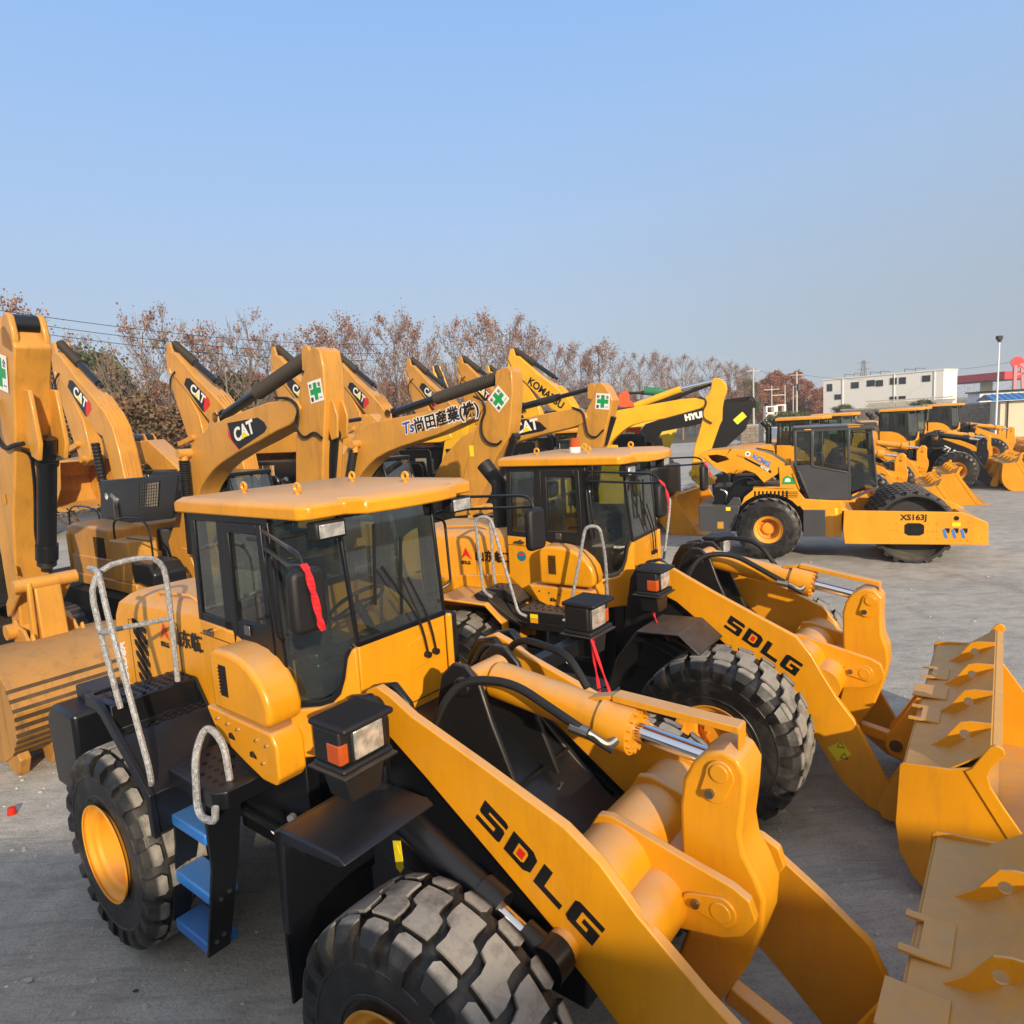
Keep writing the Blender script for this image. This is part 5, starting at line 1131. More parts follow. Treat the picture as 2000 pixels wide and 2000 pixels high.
# --- the large one left of the middle, engine cover standing open
S = Side(574,797,10.5,-.65,-.22)
boom = K(S,[(1500,560),(1440,568),(1330,608),(1210,655),(1120,705),(1060,765),(1015,830),(988,960),(975,1060),(945,1200),(905,1320),(925,1400),(1000,1420),(1040,1330),(1060,1240),(1060,1080),(1082,1025),(1110,980),(1145,935),(1190,895),(1290,832),(1400,775),(1490,722),(1560,690),(1600,650),(1620,600),(1600,560),(1560,545)],*CK)
stick = K(S,[(1655,300),(1650,345),(1620,450),(1598,560),(1610,650),(1590,780),(1590,900),(1590,1000),(1600,1250),(1690,1250),(1735,1000),(1738,850),(1750,560),(1738,380),(1720,290),(1700,268),(1672,275)],*CK,.02)
a=S.P(574-130,580+.36232*650,.22); b=S.P(616,684,.2)
L,bo,st,x0 = exc(S,'big yellow excavator with lettered black panel on its boom, engine cover open',-4.35,boom,stick,(S.P(433,815,.22),S.P(616,690,.22)),group=G1,sleeve=(.42,.93,.125),bcyl=((-3.35,1.6),S.P(372,885,.0)),housekw=dict(tail=-2.7))
dp=K(S,[(1225,680),(1390,650),(1425,675),(1440,705),(1425,730),(1290,822),(1250,770)],*CK); rd=K(S,[(1232,735),(1222,690),(1250,770),(1290,822),(1282,826),(1240,780)],*CK)
t0=K(S,[(1272,782)],*CK)[0]; t1=K(S,[(1350,740)],*CK)[0]
d=cat_decal(bo,[(x-x0,z) for x,z in dp],-.221,'CAT',(t0[0]-x0,t0[1]),None,.31,math.atan2(t1[1]-t0[1],t1[0]-t0[0])*1.0)
mb=MB(); rr=K(S,[(1225,700),(1232,755),(1288,826),(1300,815),(1246,752)],*CK); mb.prism([(x-x0,z) for x,z in rr],'y',-.2225,-.2205); mb.build('decal_edge','decal_red',d,smooth=False)
c=K(S,[(1700,508)],*CK,.02)[0]; cross_sticker(st,(c[0]-x0,c[1]),.32,-.193,.12)
mb=MB()
for s in (-1,1):
    p=K(S,[(1735,560),(1765,560),(1790,640),(1790,760),(1760,775),(1738,700)],*CK,.02); mb.prism([(x-x0+.0,z) for x,z in p],'y',s*.07,s*.11)
mb.build('linkage_lug','digger_yellow',st,bevel=.01)
mb=MB(); c1=K(S,[(1790,745),(1770,1010)],*CK,.22); p1,p2=[Vector((c[0]-x0+.06,0,c[1])) for c in c1]; mb.cyl(p1,p2,.075); mb.cyl(p1+Vector((0,-.1,0)),p1+Vector((0,.1,0)),.07); mb.bar(p1.lerp(p2,.25)-Vector((.3,0,0)),p1.lerp(p2,.25),.02,.05); mb.build('bucket_cylinder','black_bright',L)
mb=MB(); h=[Vector((x-x0,-.24,z)) for x,z in K(S,[(1490,545),(1570,545),(1620,600),(1590,690),(1640,770),(1700,725),(1740,760)],*CK)]; mb.tube(h,.022,8,sub=5); mb.build('hydraulic_hose','hose',L)
mb=MB(); mb.prism([(-.05,1.9),(.0,1.9),(.05,2.85),(.0,2.85)],'x',0,.001) if False else None
# opened engine cover: two black leaves with a mesh window, and the prop rod
mb=MB(); q=[(x-x0,z) for x,z in [S.P(u,v,-.35) for u,v in ((198,938),(352,926),(340,1012),(200,1027))]]
mb.prism(q,'y',-.60,-.57); oc=mb.build('open_engine_cover','black_bright',L,bevel=.015)
mb=MB(); w0=[(x-x0,z) for x,z in [S.P(u,v,-.35) for u,v in ((277,945),(315,940),(312,988),(276,992))]]; mb.prism(w0,'y',-.604,-.60); mw=mb.build('mesh_window','dim_mesh',oc,smooth=False)
mb=MB()
for i in range(9):
    t=i/8; A0=Vector((w0[0][0],0,w0[0][1])).lerp(Vector((w0[1][0],0,w0[1][1])),t); B0=Vector((w0[3][0],0,w0[3][1])).lerp(Vector((w0[2][0],0,w0[2][1])),t); mb.bar(A0+Vector((0,-.607,0)),B0+Vector((0,-.607,0)),.008,.012)
    A0=Vector((w0[0][0],0,w0[0][1])).lerp(Vector((w0[3][0],0,w0[3][1])),t); B0=Vector((w0[1][0],0,w0[1][1])).lerp(Vector((w0[2][0],0,w0[2][1])),t); mb.bar(A0+Vector((0,-.607,0)),B0+Vector((0,-.607,0)),.008,.012)
mb.build('mesh_bars','decal_black',mw,smooth=False)
mb=MB(); cc=S.P(211,969,-.35); mb.cyl((cc[0]-x0,-.605,cc[1]),(cc[0]-x0,-.60,cc[1]),.07); mb.build('round_sticker','decal_white',oc)
# --- second in the row, lettered boom
S = Side(936,797,13.3,-.6,-.22)
boom = K(S,[(1780,720),(1720,680),(1500,730),(1150,800),(790,870),(560,920),(460,980),(390,1060),(280,1250),(200,1400),(150,1560),(60,1750),(40,1900),(250,1950),(330,1750),(440,1510),(490,1440),(560,1360),(640,1290),(760,1225),(900,1170),(1300,1040),(1560,920),(1680,870),(1740,810),(1790,760)],*CO)
stick = K(S,[(1045,330),(1035,380),(990,470),(935,560),(915,620),(900,690),(850,860),(830,960),(790,1130),(880,1120),(960,960),(1010,820),(1085,690),(1095,600),(1105,450),(1100,350),(1080,320),(1060,322)],*CL,.02)
L,bo,st,x0 = exc(S,'yellow excavator with white and black sign lettering along its boom, middle of the row',-4.6,boom,stick,(S.P(765,808,.22),S.P(986,733,.22)),group=G1,sleeve=(.42,.98,.13),bcyl=((-4.0,1.7),S.P(701,867,.0)),housekw=dict(tail=-2.6,hood_open=True,body='navy'))
t0=K(S,[(1040,1010)],*CO)[0]; t1=K(S,[(1400,905)],*CO)[0]; an=math.atan2(t1[1]-t0[1],t1[0]-t0[0])
X=Vector((math.cos(an),0,math.sin(an)))
text('lettering','尚田産業(株)',.31,'decal_white',bo,(t0[0]-x0+.02,-.222,t0[1]-.005),X,(0,0,1),bold=.028)
text('lettering','尚田産業(株)',.31,'decal_black',bo,(t0[0]-x0+.03,-.226,t0[1]),X,(0,0,1),bold=.009)
t0=K(S,[(925,1042)],*CO)[0]; text('lettering','Ts',.34,'decal_white',bo,(t0[0]-x0,-.222,t0[1]),X,(0,0,1),bold=.025,shear=.2); text('lettering','Ts',.34,'decal_blue',bo,(t0[0]-x0,-.226,t0[1]),X,(0,0,1),bold=.008,shear=.2)
c=K(S,[(1030,495)],*CL,.02)[0]; cross_sticker(st,(c[0]-x0,c[1]),.36,-.193,.75)
mb=MB(); h=[Vector((x-x0,-.24,z)) for x,z in K(S,[(900,480),(955,510),(965,560),(940,620),(945,690),(980,735),(1030,740),(1050,720)],*CL)]; mb.tube(h,.022,8,sub=5); mb.build('hydraulic_hose','hose',L)
mb=MB(); p=K(S,[(885,775)],*CL,.02)[0]; mb.box(p[0]-x0-.05,p[0]-x0+.05,-.197,-.192,p[1]-.11,p[1]+.11); mb.build('warning_label','decal_yellow',st,smooth=False)
mb=MB(); p1,p2=[Vector((c[0]-x0+.05,0,c[1])) for c in K(S,[(1105,700),(1040,900)],*CL,.22)]; mb.cyl(p1,p2,.075); mb.cyl(p2,p2.lerp(p1,-.6),.05); mb.cyl(p1+Vector((0,-.1,0)),p1+Vector((0,.1,0)),.08); mb.build('bucket_cylinder','black_bright',L)
for (xx,yy) in ((905,1095),(975,1090)):
    p=K(S,[(xx,yy)],*CL,.02)[0]; mb=MB(); mb.cyl((p[0]-x0,-.3,p[1]),(p[0]-x0,.3,p[1]),.085); mb.build('linkage_pin','digger_yellow',L)
# --- third in the row
S = Side(1132,814,16.,-.6,-.22)
boom = K(S,[(1500,570),(1440,545),(1300,570),(1150,600),(950,640),(830,700),(740,800),(690,900),(660,1000),(640,1150),(800,1150),(850,980),(900,860),(960,790),(1060,750),(1115,730),(1290,680),(1420,650),(1480,630),(1510,600)],*CL)
stick = K(S,[(1555,430),(1540,480),(1500,560),(1460,640),(1440,740),(1400,900),(1480,940),(1590,740),(1612,640),(1645,500),(1610,430),(1580,405),(1562,410)],*CL,.02)
L,bo,st,x0 = exc(S,'yellow excavator behind the second loader roof, bright chrome stick rod, black lettered boom panel',-4.5,boom,stick,(S.P(1015,796,.22),S.P(1162,757,.22)),group=G1,sleeve=(.30,.52,.09),bcyl=None,housekw=dict(hood_open=True,body='black_dusty'))
dp=K(S,[(1112,608),(1180,602),(1255,620),(1292,655),(1270,668),(1112,700)],*CL); t0=K(S,[(1122,688)],*CL)[0]; t1=K(S,[(1205,668)],*CL)[0]
cat_decal(bo,[(x-x0,z) for x,z in dp],-.221,'CAT',(t0[0]-x0,t0[1]+.02),None,.36,math.atan2(t1[1]-t0[1],t1[0]-t0[0]))
c=K(S,[(1592,508)],*CL,.02)[0]; cross_sticker(st,(c[0]-x0,c[1]),.36,-.193,-.12)
mb=MB(); h=[Vector((x-x0,-.24,z)) for x,z in K(S,[(1430,540),(1490,560),(1500,620),(1515,690),(1560,705),(1600,660)],*CL)]; mb.tube(h,.022,8,sub=5); mb.build('hydraulic_hose','hose',L)
mb=MB(); p1,p2=[Vector((c[0]-x0+.05,0,c[1])) for c in K(S,[(1640,590),(1590,740)],*CL,.22)]; mb.cyl(p1,p2,.08); mb.build('bucket_cylinder','black_bright',L)
# --- leftmost: upright stick with its bucket on the ground, mostly outside the picture
S = Side(60,800,7.6,-.65,-.2)
stick=[(-.30,5.15),(-.24,5.0),(-.42,4.65),(-.46,4.38),(-.58,4.0),(-.80,3.5),(-1.13,2.89),(-1.38,2.12),(-1.42,1.75),(-1.50,1.30),(-1.66,1.22),(-1.78,1.32),(-1.80,1.9),(-1.80,2.9),(-1.62,3.9),(-1.45,4.3),(-1.0,4.95),(-.62,5.25),(-.45,5.28)]
boom=[(-1.55,4.35),(-1.35,4.5),(-1.2,4.35),(-1.25,4.1),(-1.9,3.9),(-3.2,3.5),(-4.2,2.9),(-4.9,2.0),(-5.3,1.4),(-5.9,1.5),(-5.6,2.4),(-4.9,3.5),(-3.9,4.1),(-2.4,4.5)]
stick=[(x,z-(.17 if z>4.55 else 0)) for x,z in stick]
L,bo,st,x0=exc(S,'yellow excavator at the left edge, upright stick, toothed bucket on the ground',-6.2,boom,stick,((-2.9,4.45),(-.75,5.12)),group=G1,sleeve=(.45,.9,.10),housekw=dict(tail=-2.6))
def q_(x): return x-x0
mb=MB()
for s in (-1,1): mb.prism([(q_(-.47),4.38),(q_(-.30),4.36),(q_(-.22),3.75),(q_(-.32),3.55),(q_(-.50),3.6),(q_(-.62),3.9)],'y',.06+s*.16,.06+s*.11)
mb.build('linkage_lug','digger_yellow',st,bevel=.012)
mb=MB()
for s in (-1,1): mb.prism([(q_(-.62),4.88),(q_(-.55),5.15),(q_(-.42),5.24),(q_(-.30),5.19),(q_(-.24),4.95),(q_(-.30),4.75)],'y',s*.19,s*.12)
mb.build('top_ear','digger_yellow',st,bevel=.02)
mb=MB(); mb.cyl((q_(-.42),-.12,5.10),(q_(-.42),.12,5.10),.12); mb.build('pin','black_bright',st)
a=Vector((q_(-.46),.06,3.72)); b=Vector((q_(-1.06),.06,2.16)); d_=(b-a).normalized()
mb=MB(); mb.cyl(a-d_*.1,a+d_*.14,.10); mb.cyl(a+d_*.12,a.lerp(b,.80),.105,n=24); mb.cyl(a.lerp(b,.78),a.lerp(b,.90),.125,n=24); mb.cyl(a.lerp(b,.9),b,.065); mb.cyl(a+d_*.18,a+d_*.24,.125); mb.bar(a+d_*.2+Vector((.0,.0,0)),a+d_*.2+Vector((.16,.28,.06)),.10,.04)
cy=mb.build('bucket_cylinder','black_bright',L)
mb=MB(); mb.tube([a+Vector((-.06,-.25,-.02)),a+Vector((-.1,-.14,-.1)),a.lerp(b,.3)+Vector((-.13,-.08,0)),a.lerp(b,.7)+Vector((-.13,-.08,0)),a.lerp(b,.86)+Vector((-.08,-.05,0))],.02,8); mb.build('hydraulic_pipe','black_bright',cy)
mb=MB(); mb.tube([(q_(-1.0),-.22,4.3),(q_(-1.0),-.27,3.85),(q_(-.8),-.25,3.70),(q_(-.62),-.22,3.75),(q_(-.5),-.16,3.76)],.028,10); mb.build('hydraulic_hose','hose',L)
mb=MB(); wrapped(mb,a.lerp(b,.90),a.lerp(b,.96),.11,3); mb.build('dust_seal','hose',cy)
# linkage and bucket
mb=MB(); mb.cyl((q_(-1.08),-.32,2.02),(q_(-1.08),.38,2.02),.085); mb.cyl((q_(-1.55),-.34,1.38),(q_(-1.55),.40,1.38),.10); mb.build('linkage_pin','digger_yellow',L)
for s in (-1,1):
    mb=MB(); mb.prism([(q_(-1.0),2.08),(q_(-1.16),2.10),(q_(-1.62),1.75),(q_(-1.66),1.55),(q_(-1.55),1.6),(q_(-1.1),1.92)],'y',.03+s*.30,.03+s*.25); mb.build('idler_link','digger_yellow',L,bevel=.02)
mb=MB(); mb.prism([(q_(-1.02),2.05),(q_(-1.12),2.05),(q_(-1.22),1.4),(q_(-1.10),1.18),(q_(-.98),1.3)],'y',-.12,.18); mb.prism([(q_(-.98),2.05),(q_(-1.04),2.05),(q_(-1.16),1.3),(q_(-1.04),1.3)],'y',-.20,-.14); mb.build('bucket_link','digger_yellow',L,bevel=.02)
prof=[(-1.62,1.20),(-1.20,1.32),(-.95,1.28),(-.74,1.08),(-.64,.80),(-.66,.52),(-.80,.26),(-1.0,.10),(-1.12,.06)]
prof=[(-1.62+(x+1.62)*1.70,z*1.02) for x,z in prof]; by0,by1=-.78,.72
mb=MB(); shell(mb,[(q_(x),z) for x,z in prof],-.03,'y',by0,by1)
bk=mb.build('bucket','worn_yellow',L,bevel=.008)
for y in (by0-.02,by1):
    mb=MB(); mb.prism([(q_(x),z) for x,z in prof+[(-1.55,.12),(-1.85,.5),(-1.8,1.0)]],'y',y,y+.03); mb.build('bucket_side','worn_yellow',bk,bevel=.006)
BX=lambda x:-1.62+(x+1.62)*1.70
mb=MB()
BX=lambda x:-1.62+(x+1.62)*1.70
PV=[Vector((BX(x),0,z)) for x,z in [(-1.20,1.32),(-.95,1.28),(-.74,1.08),(-.64,.80),(-.66,.52),(-.80,.26),(-1.0,.10)]]
for i in (2,3,4):
    for t in (.15,.5,.85):
        d_=(PV[i+1]-PV[i]).normalized(); c_=PV[i].lerp(PV[i+1],t); n_=Vector((-d_.z,0,d_.x)); n_=n_ if n_.x>0 else -n_
        P=[c_-d_*.022,c_+d_*.022,c_+d_*.022+n_*.016,c_-d_*.022+n_*.016]; P=[Vector((q_(p.x),0,p.z)) for p in P]
        mb.loft([p+Vector((0,by0-.03,0)) for p in P],[p+Vector((0,by1+.03,0)) for p in P])
mb.build('wear_strips','worn_steel',bk)
for i in range(5):
    y=by0+.06+i*(by1-by0-.12)/4; mb=MB(); mb.prism([(q_(BX(-.78)),.30),(q_(BX(-.74)),.22),(q_(BX(-.82)),.0),(q_(BX(-.98)),.02),(q_(BX(-1.0)),.16)],'y',y-.06,y+.06); mb.build('tooth','worn_yellow',bk,bevel=.015)
for y in (-.22,.34):
    mb=MB(); mb.prism([(q_(-1.62),1.20),(q_(-1.66),1.45),(q_(-1.55),1.52),(q_(-1.45),1.45),(q_(-1.25),1.42),(q_(-1.12),1.28),(q_(-.98),1.42),(q_(-.9),1.25)],'y',y-.02,y+.02); mb.build('bucket_ear','digger_yellow',bk,bevel=.01)
c=(q_(-.74),4.60); cross_sticker(st,c,.42,-.203,-.25)
mb=MB()
for z in (3.1,2.2): mb.box(q_(-1.35),q_(-1.25),-.205,-.20,z-.06,z+.06)
mb.build('weld_plate','inner_yellow',st,smooth=False)
# ---------------------------------------------------------------- back row: excavators turned the other way, arms folded
def back_excavator(col='digger_yellow', letters='CAT', label=None, group=None, sticker=True, rot=0.):
    S=Side(123,690,17.3,2.55,.22)
    boom=[(.22,5.94),(.0,6.04),(-.25,5.98),(-.5,5.75),(-.99,5.30),(-1.6,4.85),(-2.12,4.42),(-2.35,4.09),(-2.50,3.55),(-2.60,2.93),(-2.75,2.2),(-3.0,1.5),(-2.6,1.3),(-2.3,1.5),(-2.05,2.93),(-1.97,3.45),(-1.84,3.9),(-1.55,4.0),(-.92,4.58),(-.45,5.05),(.0,5.45)]
    stick=[(.30,5.94),(.33,5.6),(.22,5.13),(-.02,4.42),(-.18,3.95),(-.40,3.45),(-.55,3.2),(-.95,3.35),(-1.0,3.6),(-.87,4.30),(-.53,4.85),(-.25,5.2),(-.05,5.9),(.12,6.10)]
    L=root('excavator',(0,0,0),S.hd,label,'excavator',group); x0=-3.2
    sh=lambda p:[(x-x0,z) for x,z in p]
    mb=MB(); mb.prism(sh(boom),'y',-.22,.22); bo=mb.build('boom',col,L,bevel=.02)
    mb=MB(); mb.prism(sh([(x-.04,z-.0) for x,z in stick]),'y',-.17,.17); st=mb.build('stick',col,L,bevel=.02)
    mb=MB(); a=Vector((-1.55-x0,0,5.15)); b=Vector((.02-x0,0,6.22)); mb.cyl(a,b,.08); mb.cyl(a-(b-a)*.08,a,.05); mb.cyl(b,b+(b-a)*.06,.06); cy=mb.build('stick_cylinder','black_bright',L)
    mb=MB(); wrapped(mb,a.lerp(b,.5),a.lerp(b,1.03),.115,22); mb.build('rod_sleeve','sleeve',cy)
    for s in (-1,1):
        mb=MB(); mb.prism(sh([(-.1,5.95),(.0,6.28),(.12,6.28),(.25,5.9)]),'y',s*.12,s*.18); mb.build('cylinder_lug',col,st,bevel=.01)
        mb=MB(); c=Vector((-1.7-x0,s*.33,3.75)); d=Vector((-1.95-x0,s*.33,1.6)); mb.cyl(c,d,.07); wrapped(mb,c,c.lerp(d,.7),.10,18); mb.build('boom_cylinder','hose',L)
    mb=MB()
    for y in (-.15,-.05,.05,.15): mb.tube([(x-x0,y,z+.05) for x,z in [(-1.75,4.78),(-2.12,4.42),(-2.38,4.05),(-2.53,3.5),(-2.63,2.9),(-2.78,2.2)]],.016,6,sub=2)
    mb.build('hydraulic_pipes',col,bo)
    # bucket curled under the stick
    for_b=[(.95,3.55),(.75,3.62),(.2,3.5),(-.5,3.45),(-.9,3.2)]
    mb=MB(); prof=[(-.45,3.35),(.25,3.45),(.60,3.30),(.85,2.95),(.85,2.55),(.60,2.25),(.2,2.15)]
    shell(mb,sh(prof),-.03,'y',-.6,.6); bk=mb.build('bucket',col,L,bevel=.01)
    for s in (-1,1): mb=MB(); mb.prism(sh(prof+[(-.3,2.7)]),'y',s*.6,s*.63); mb.build('bucket_side',col,bk,bevel=.01)
    for i in range(5): mb=MB(); y=-.5+i*.25; mb.prism(sh([(.25,2.2),(.1,2.22),(-.15,2.1),(.2,2.1)]),'y',y-.05,y+.05); mb.build('tooth',col,bk)
    mb=MB(); mb.cyl((-.75-x0,-.28,3.38),(-.75-x0,.28,3.38),.09); mb.cyl((-.55-x0,-.26,3.75),(-.55-x0,.26,3.75),.08); mb.bar((-.55-x0,.2,3.75),(.1-x0,.2,3.6),.06,.12); mb.bar((-.55-x0,-.2,3.75),(.1-x0,-.2,3.6),.06,.12); mb.build('linkage',col,L)
    for y in (.221,):
        if letters=='CAT':
            mb=MB(); mb.prism(sh([(-1.36,4.82),(-1.50,4.70),(-1.52,4.55),(-1.25,4.38),(-1.22,4.50)]),'y',y+.0035,y+.0045); mb.build('decal_edge','decal_red',bo,smooth=False)
            cat_decal(bo,sh([(-.50,5.15),(-.62,5.30),(-.78,5.28),(-1.50,4.70),(-1.52,4.55),(-1.25,4.38),(-1.15,4.42)]),y,'CAT',(-.72-x0,4.98),None,.33,math.atan2(-.62,-.78)-PI if False else .66)
        elif letters:
            text('lettering',letters,.36,'decal_black',bo,(-.55-x0,y+.002,5.02),Vector((-.80,0,-.60)),(-.6,0,.8),bold=.012)
        mb=MB(); mb.tube([(p[0]-x0,y+.03,p[1]) for p in [(-.2,5.5),(.05,5.35),(.12,5.0),(.0,4.8)]],.02,6); mb.build('hydraulic_hose','hose',bo)
    if sticker: cross_sticker(st,(.02-x0,5.62),.24,.176,0.)
    house(L,0.,col=col,cabside=-1,tail=-2.6,hood_open=True,body='black_dusty' if letters else None)
    return L,S,x0
G2='excavators with folded arms standing in the back row'
B0,S0,x0=back_excavator(label='excavator with folded arm at the far left, tallest arm in front of the trees',group=G2)
def setb(o,u,v,Y):
    A=on_depth(u,v,Y); t=Vector((math.cos(S0.hd),math.sin(S0.hd),0)); p=Vector((A.x,A.y,0))+t*(x0); o.location=p
setb(B0,123,690,17.3)
for (u,v,Y,lb) in ((350,688,18.6,'folded excavator arm between the leftmost arm and the big lettered boom'),(538,697,20.5,'excavator whose folded arm just shows above the big boom cylinder'),(655,706,23.5,'folded excavator arm right of the big stick with green cross'),(793,716,26.,'folded excavator arm above the middle of the wrapped stick cylinder'),(897,711,26.5,'folded excavator arm left of the second green cross stick')):
    c=copy_tree(B0); setb(c,u,v,Y); c['label']=lb; c.rotation_euler.z+= {350:.02,538:-.05,655:-.08,793:-.12,897:-.1}[u]
KM,_,_=back_excavator('bright_yellow','KOMATSU','bright yellow folded excavator arm with dark lettering, tallest right of the middle',G2); setb(KM,1008,697,25.)
K2=copy_tree(KM)
K2['label']='bright yellow excavator arm without visible lettering between two duller folded arms'; setb(K2,772,722,29.); K2.rotation_euler.z=1.9
K3=copy_tree(KM); K3['label']='bright yellow arm tip just behind the folded arm left of the second green cross'; setb(K3,925,712,31.); K3.rotation_euler.z=2.2

# ---------------------------------------------------------------- right of the middle: plain yellow, black, and red booms
S=Side(1374,785,19,-.35,-.22)
boom=K(S,[(380,680),(540,648),(700,620),(900,585),(1100,550),(1330,532),(1365,570),(1350,620),(1310,650),(1100,710),(920,760),(750,790),(650,810),(580,830),(520,860),(480,890),(400,960),(340,1020),(300,1150),(180,1150),(260,1000),(340,850),(365,740)],*CN)
stick=K(S,[(1330,560),(1395,500),(1430,430),(1445,360),(1470,335),(1505,322),(1550,335),(1585,380),(1600,420),(1595,470),(1565,560),(1550,640),(1545,780),(1520,830),(1460,1000),(1400,1180),(1350,1280),(1310,1390),(1210,1370),(1225,1230),(1250,1060),(1300,900),(1335,770),(1335,650)],*CN,.02)
L,bo,st,x0=exc(S,'bright yellow excavator with plain boom and no lettering, chrome rod, left of the black stick',-4.3,boom,stick,(S.P(1255,800,.22),S.P(1398,746,.22)),col='bright_yellow',group='brightly painted excavators right of the middle',housekw=dict(cab=True))
mb=MB(); A0,B_0=[Vector((p[0]-x0,0,p[1]+.03)) for p in (S.P(1240,795,.22),S.P(1330,762,.22))]; mb.cyl(A0,B_0,.10); mb.build('cylinder_barrel','bright_yellow',L); mb=MB(); C0=Vector((S.P(1398,746,.22)[0]-x0,0,S.P(1398,746,.22)[1]+.03)); mb.cyl(B_0,C0,.062); mb.build('piston_rod','chrome',L)
mb=MB(); h=[Vector((x-x0,-.24,z)) for x,z in K(S,[(1290,530),(1370,545),(1380,600),(1335,680),(1350,760),(1440,810)],*CN)]; mb.tube(h,.02,8,sub=5); mb.build('hydraulic_hose','hose',L)
mb=MB(); mb.cyl((S.P(1352,925)[0]-x0,-.25,S.P(1352,925)[1]),(S.P(1352,925)[0]-x0,.25,S.P(1352,925)[1]),.1)
bk=[S.P(u,v,.0) for u,v in ((1347,925),(1350,938),(1366,950),(1392,948),(1398,938),(1380,928))]; mb.prism([(x-x0,z) for x,z in bk],'y',-.1,.7); mb.build('bucket','green_yellow',L,bevel=.03)
S=Side(1440,790,23,-.2,-.22)
boom=K(S,[(620,1050),(660,900),(720,820),(900,760),(1300,640),(1420,600),(1500,640),(1460,740),(1300,820),(1100,860),(900,900),(850,980),(820,1050)],*CN)
stick=K(S,[(1500,600),(1560,590),(1800,575),(1870,535),(1890,600),(1872,680),(1800,880),(1680,990),(1580,1080),(1500,1180),(1440,1180),(1440,1000),(1480,800)],*CN,.02)
L,bo,st,x0=exc(S,'black excavator boom and stick with white lettering behind the bright yellow one',-4.8,boom,stick,(S.P(1405,788,.22),S.P(1466,780,.22)),col='black_bright',group='brightly painted excavators right of the middle',sleeve=(.0,.98,.12),housekw=dict(cab=True))
t0=K(S,[(1150,780)],*CN)[0]; t1=K(S,[(1290,752)],*CN)[0]; text('lettering','HYUNDAI',.27,'decal_white',bo,(t0[0]-x0,-.224,t0[1]),Vector((t1[0]-t0[0],0,t1[1]-t0[1])),(0,0,1),bold=.02)
mb=MB(); p=K(S,[(1740,755)],*CN,.02)[0]; mb.box(-.2,.2,-.002,.002,-.11,.11,Matrix.Translation((p[0]-x0,-.194,p[1])) @ Matrix.Rotation(R(-40),4,'Y')); mb.build('warning_label','decal_yellow',st,smooth=False)
S=Side(1215,770,27,-.15,-.22)
boom=K(S,[(560,600),(700,590),(1000,570),(1100,560),(1150,590),(1000,620),(700,640),(600,700),(680,830),(600,920),(520,900),(460,760)],*CN)
stick=K(S,[(430,500),(470,470),(500,490),(560,570),(610,600),(600,640),(470,640),(420,620)],*CN)
L,bo,st,x0=exc(S,'red excavator boom with black cylinder and green wrapped hose behind the yellow boom',-4.,boom,stick,(S.P(1290,766,.22),S.P(1222,768,.22)),col='orange_red',group='brightly painted excavators right of the middle',housekw=dict(cab=True))
mb=MB(); A0,B_0=[Vector((p[0]-x0,0,p[1])) for p in (S.P(1258,763,.1),S.P(1310,768,.1))]; mb.cyl(A0,B_0,.16); mb.build('wrapped_hose','green_cloth',L) if 'green_cloth' in M else None
# fillers: machines whose bodies show between the arms
S=Side(1130,870,22,-.4,-.22)
boom=[(-5.2,1.4),(-4.6,1.3),(-4.0,2.6),(-3.0,3.2),(-.3,3.2),(.1,3.3),(.0,3.55),(-1.2,3.7),(-3.2,3.75),(-4.6,3.0)]
stick=[(.5,4.1),(.2,3.9),(-.2,3.2),(-.6,1.6),(-.2,1.5),(.5,3.0),(.75,3.9)]
G3='excavators half hidden in the gaps of the back rows'
for i,(u,v,Y,hd,col,lb) in enumerate(((1150,880,24,-.3,'green_yellow','olive yellow excavator low behind the second loader roof, right part'),(1300,850,26,.2,'green_yellow','olive yellow excavator with cab just left of the bright yellow stick'),(960,870,22,-.45,'digger_yellow','excavator half hidden between the second and third boom'),(760,880,24,2.6,'digger_yellow','excavator half hidden under the lettered boom'),(480,880,20,2.6,'digger_yellow','excavator half hidden under the big boom'),(215,900,19,2.5,'digger_yellow','excavator with black cab behind the open engine cover'),(700,905,18,-.5,'digger_yellow','dark bodied excavator low between the big stick and the lettered boom'),(880,900,20,-.5,'bright_yellow','bright yellow low excavator just behind the second green cross stick'))):
    S=Side(u,v,Y,hd,-.22); exc(S,lb,-4.4,boom,stick,((-2.8,3.8),(.3,4.0)),col=col,group=G3,housekw=dict(cabside=1 if i<3 else -1,hood_open=True,body=(None,'black_dusty','navy','black_dusty','black_bright','navy','black_dusty',None,None)[i]))

# ---------------------------------------------------------------- loaders further right
G4='wheel loaders parked further back on the right'
def bl(u,v,Y,loc,rz,**k): return make_loader(loc=place(u,v,Y,loc,rz),rz=rz,bend=0.,v=2,group=G4,detail=False,**k)
bl(1514,836,22.5,(.47,-.76,3.25),-.48,label='yellow loader directly behind the road roller cab, black letters on its arm',words=None)
bl(1583,806,25.5,(.47,-.76,3.25),-.48,label='loader with 966H lettering in black, bucket beside the roller drum'.replace('966H lettering','number lettering'),words=('966H',3.02,1.36,.36,'decal_black',-38))
bl(1717,802,28,(.47,-.76,3.25),-.48,label='loader with black lift arm and white letters, right of the numbered loader',words=('ZL50GN',2.7,1.56,.30,'decal_white',-30),boomcol='black_bright')
bl(1812,815,35,(.47,-.76,3.25),-.46,label='loader whose cab roof shows right behind the black armed loader',words=('LG956',2.7,1.56,.28,'decal_black',-30))
bl(1290,959,20.5,(4.6,-1.5,1.1),-.60,label='loader hidden behind the second cab, only its bucket shows beside the windscreen',words=('LG936L',2.7,1.56,.28,'decal_black',-30))
bl(1880,840,36,(2.3,-.58,2.15),-.45,label='orange loader by the cream hut',words=('LW500',2.7,1.56,.28,'decal_black',-30),col='roller_yellow',boomcol='roller_yellow')
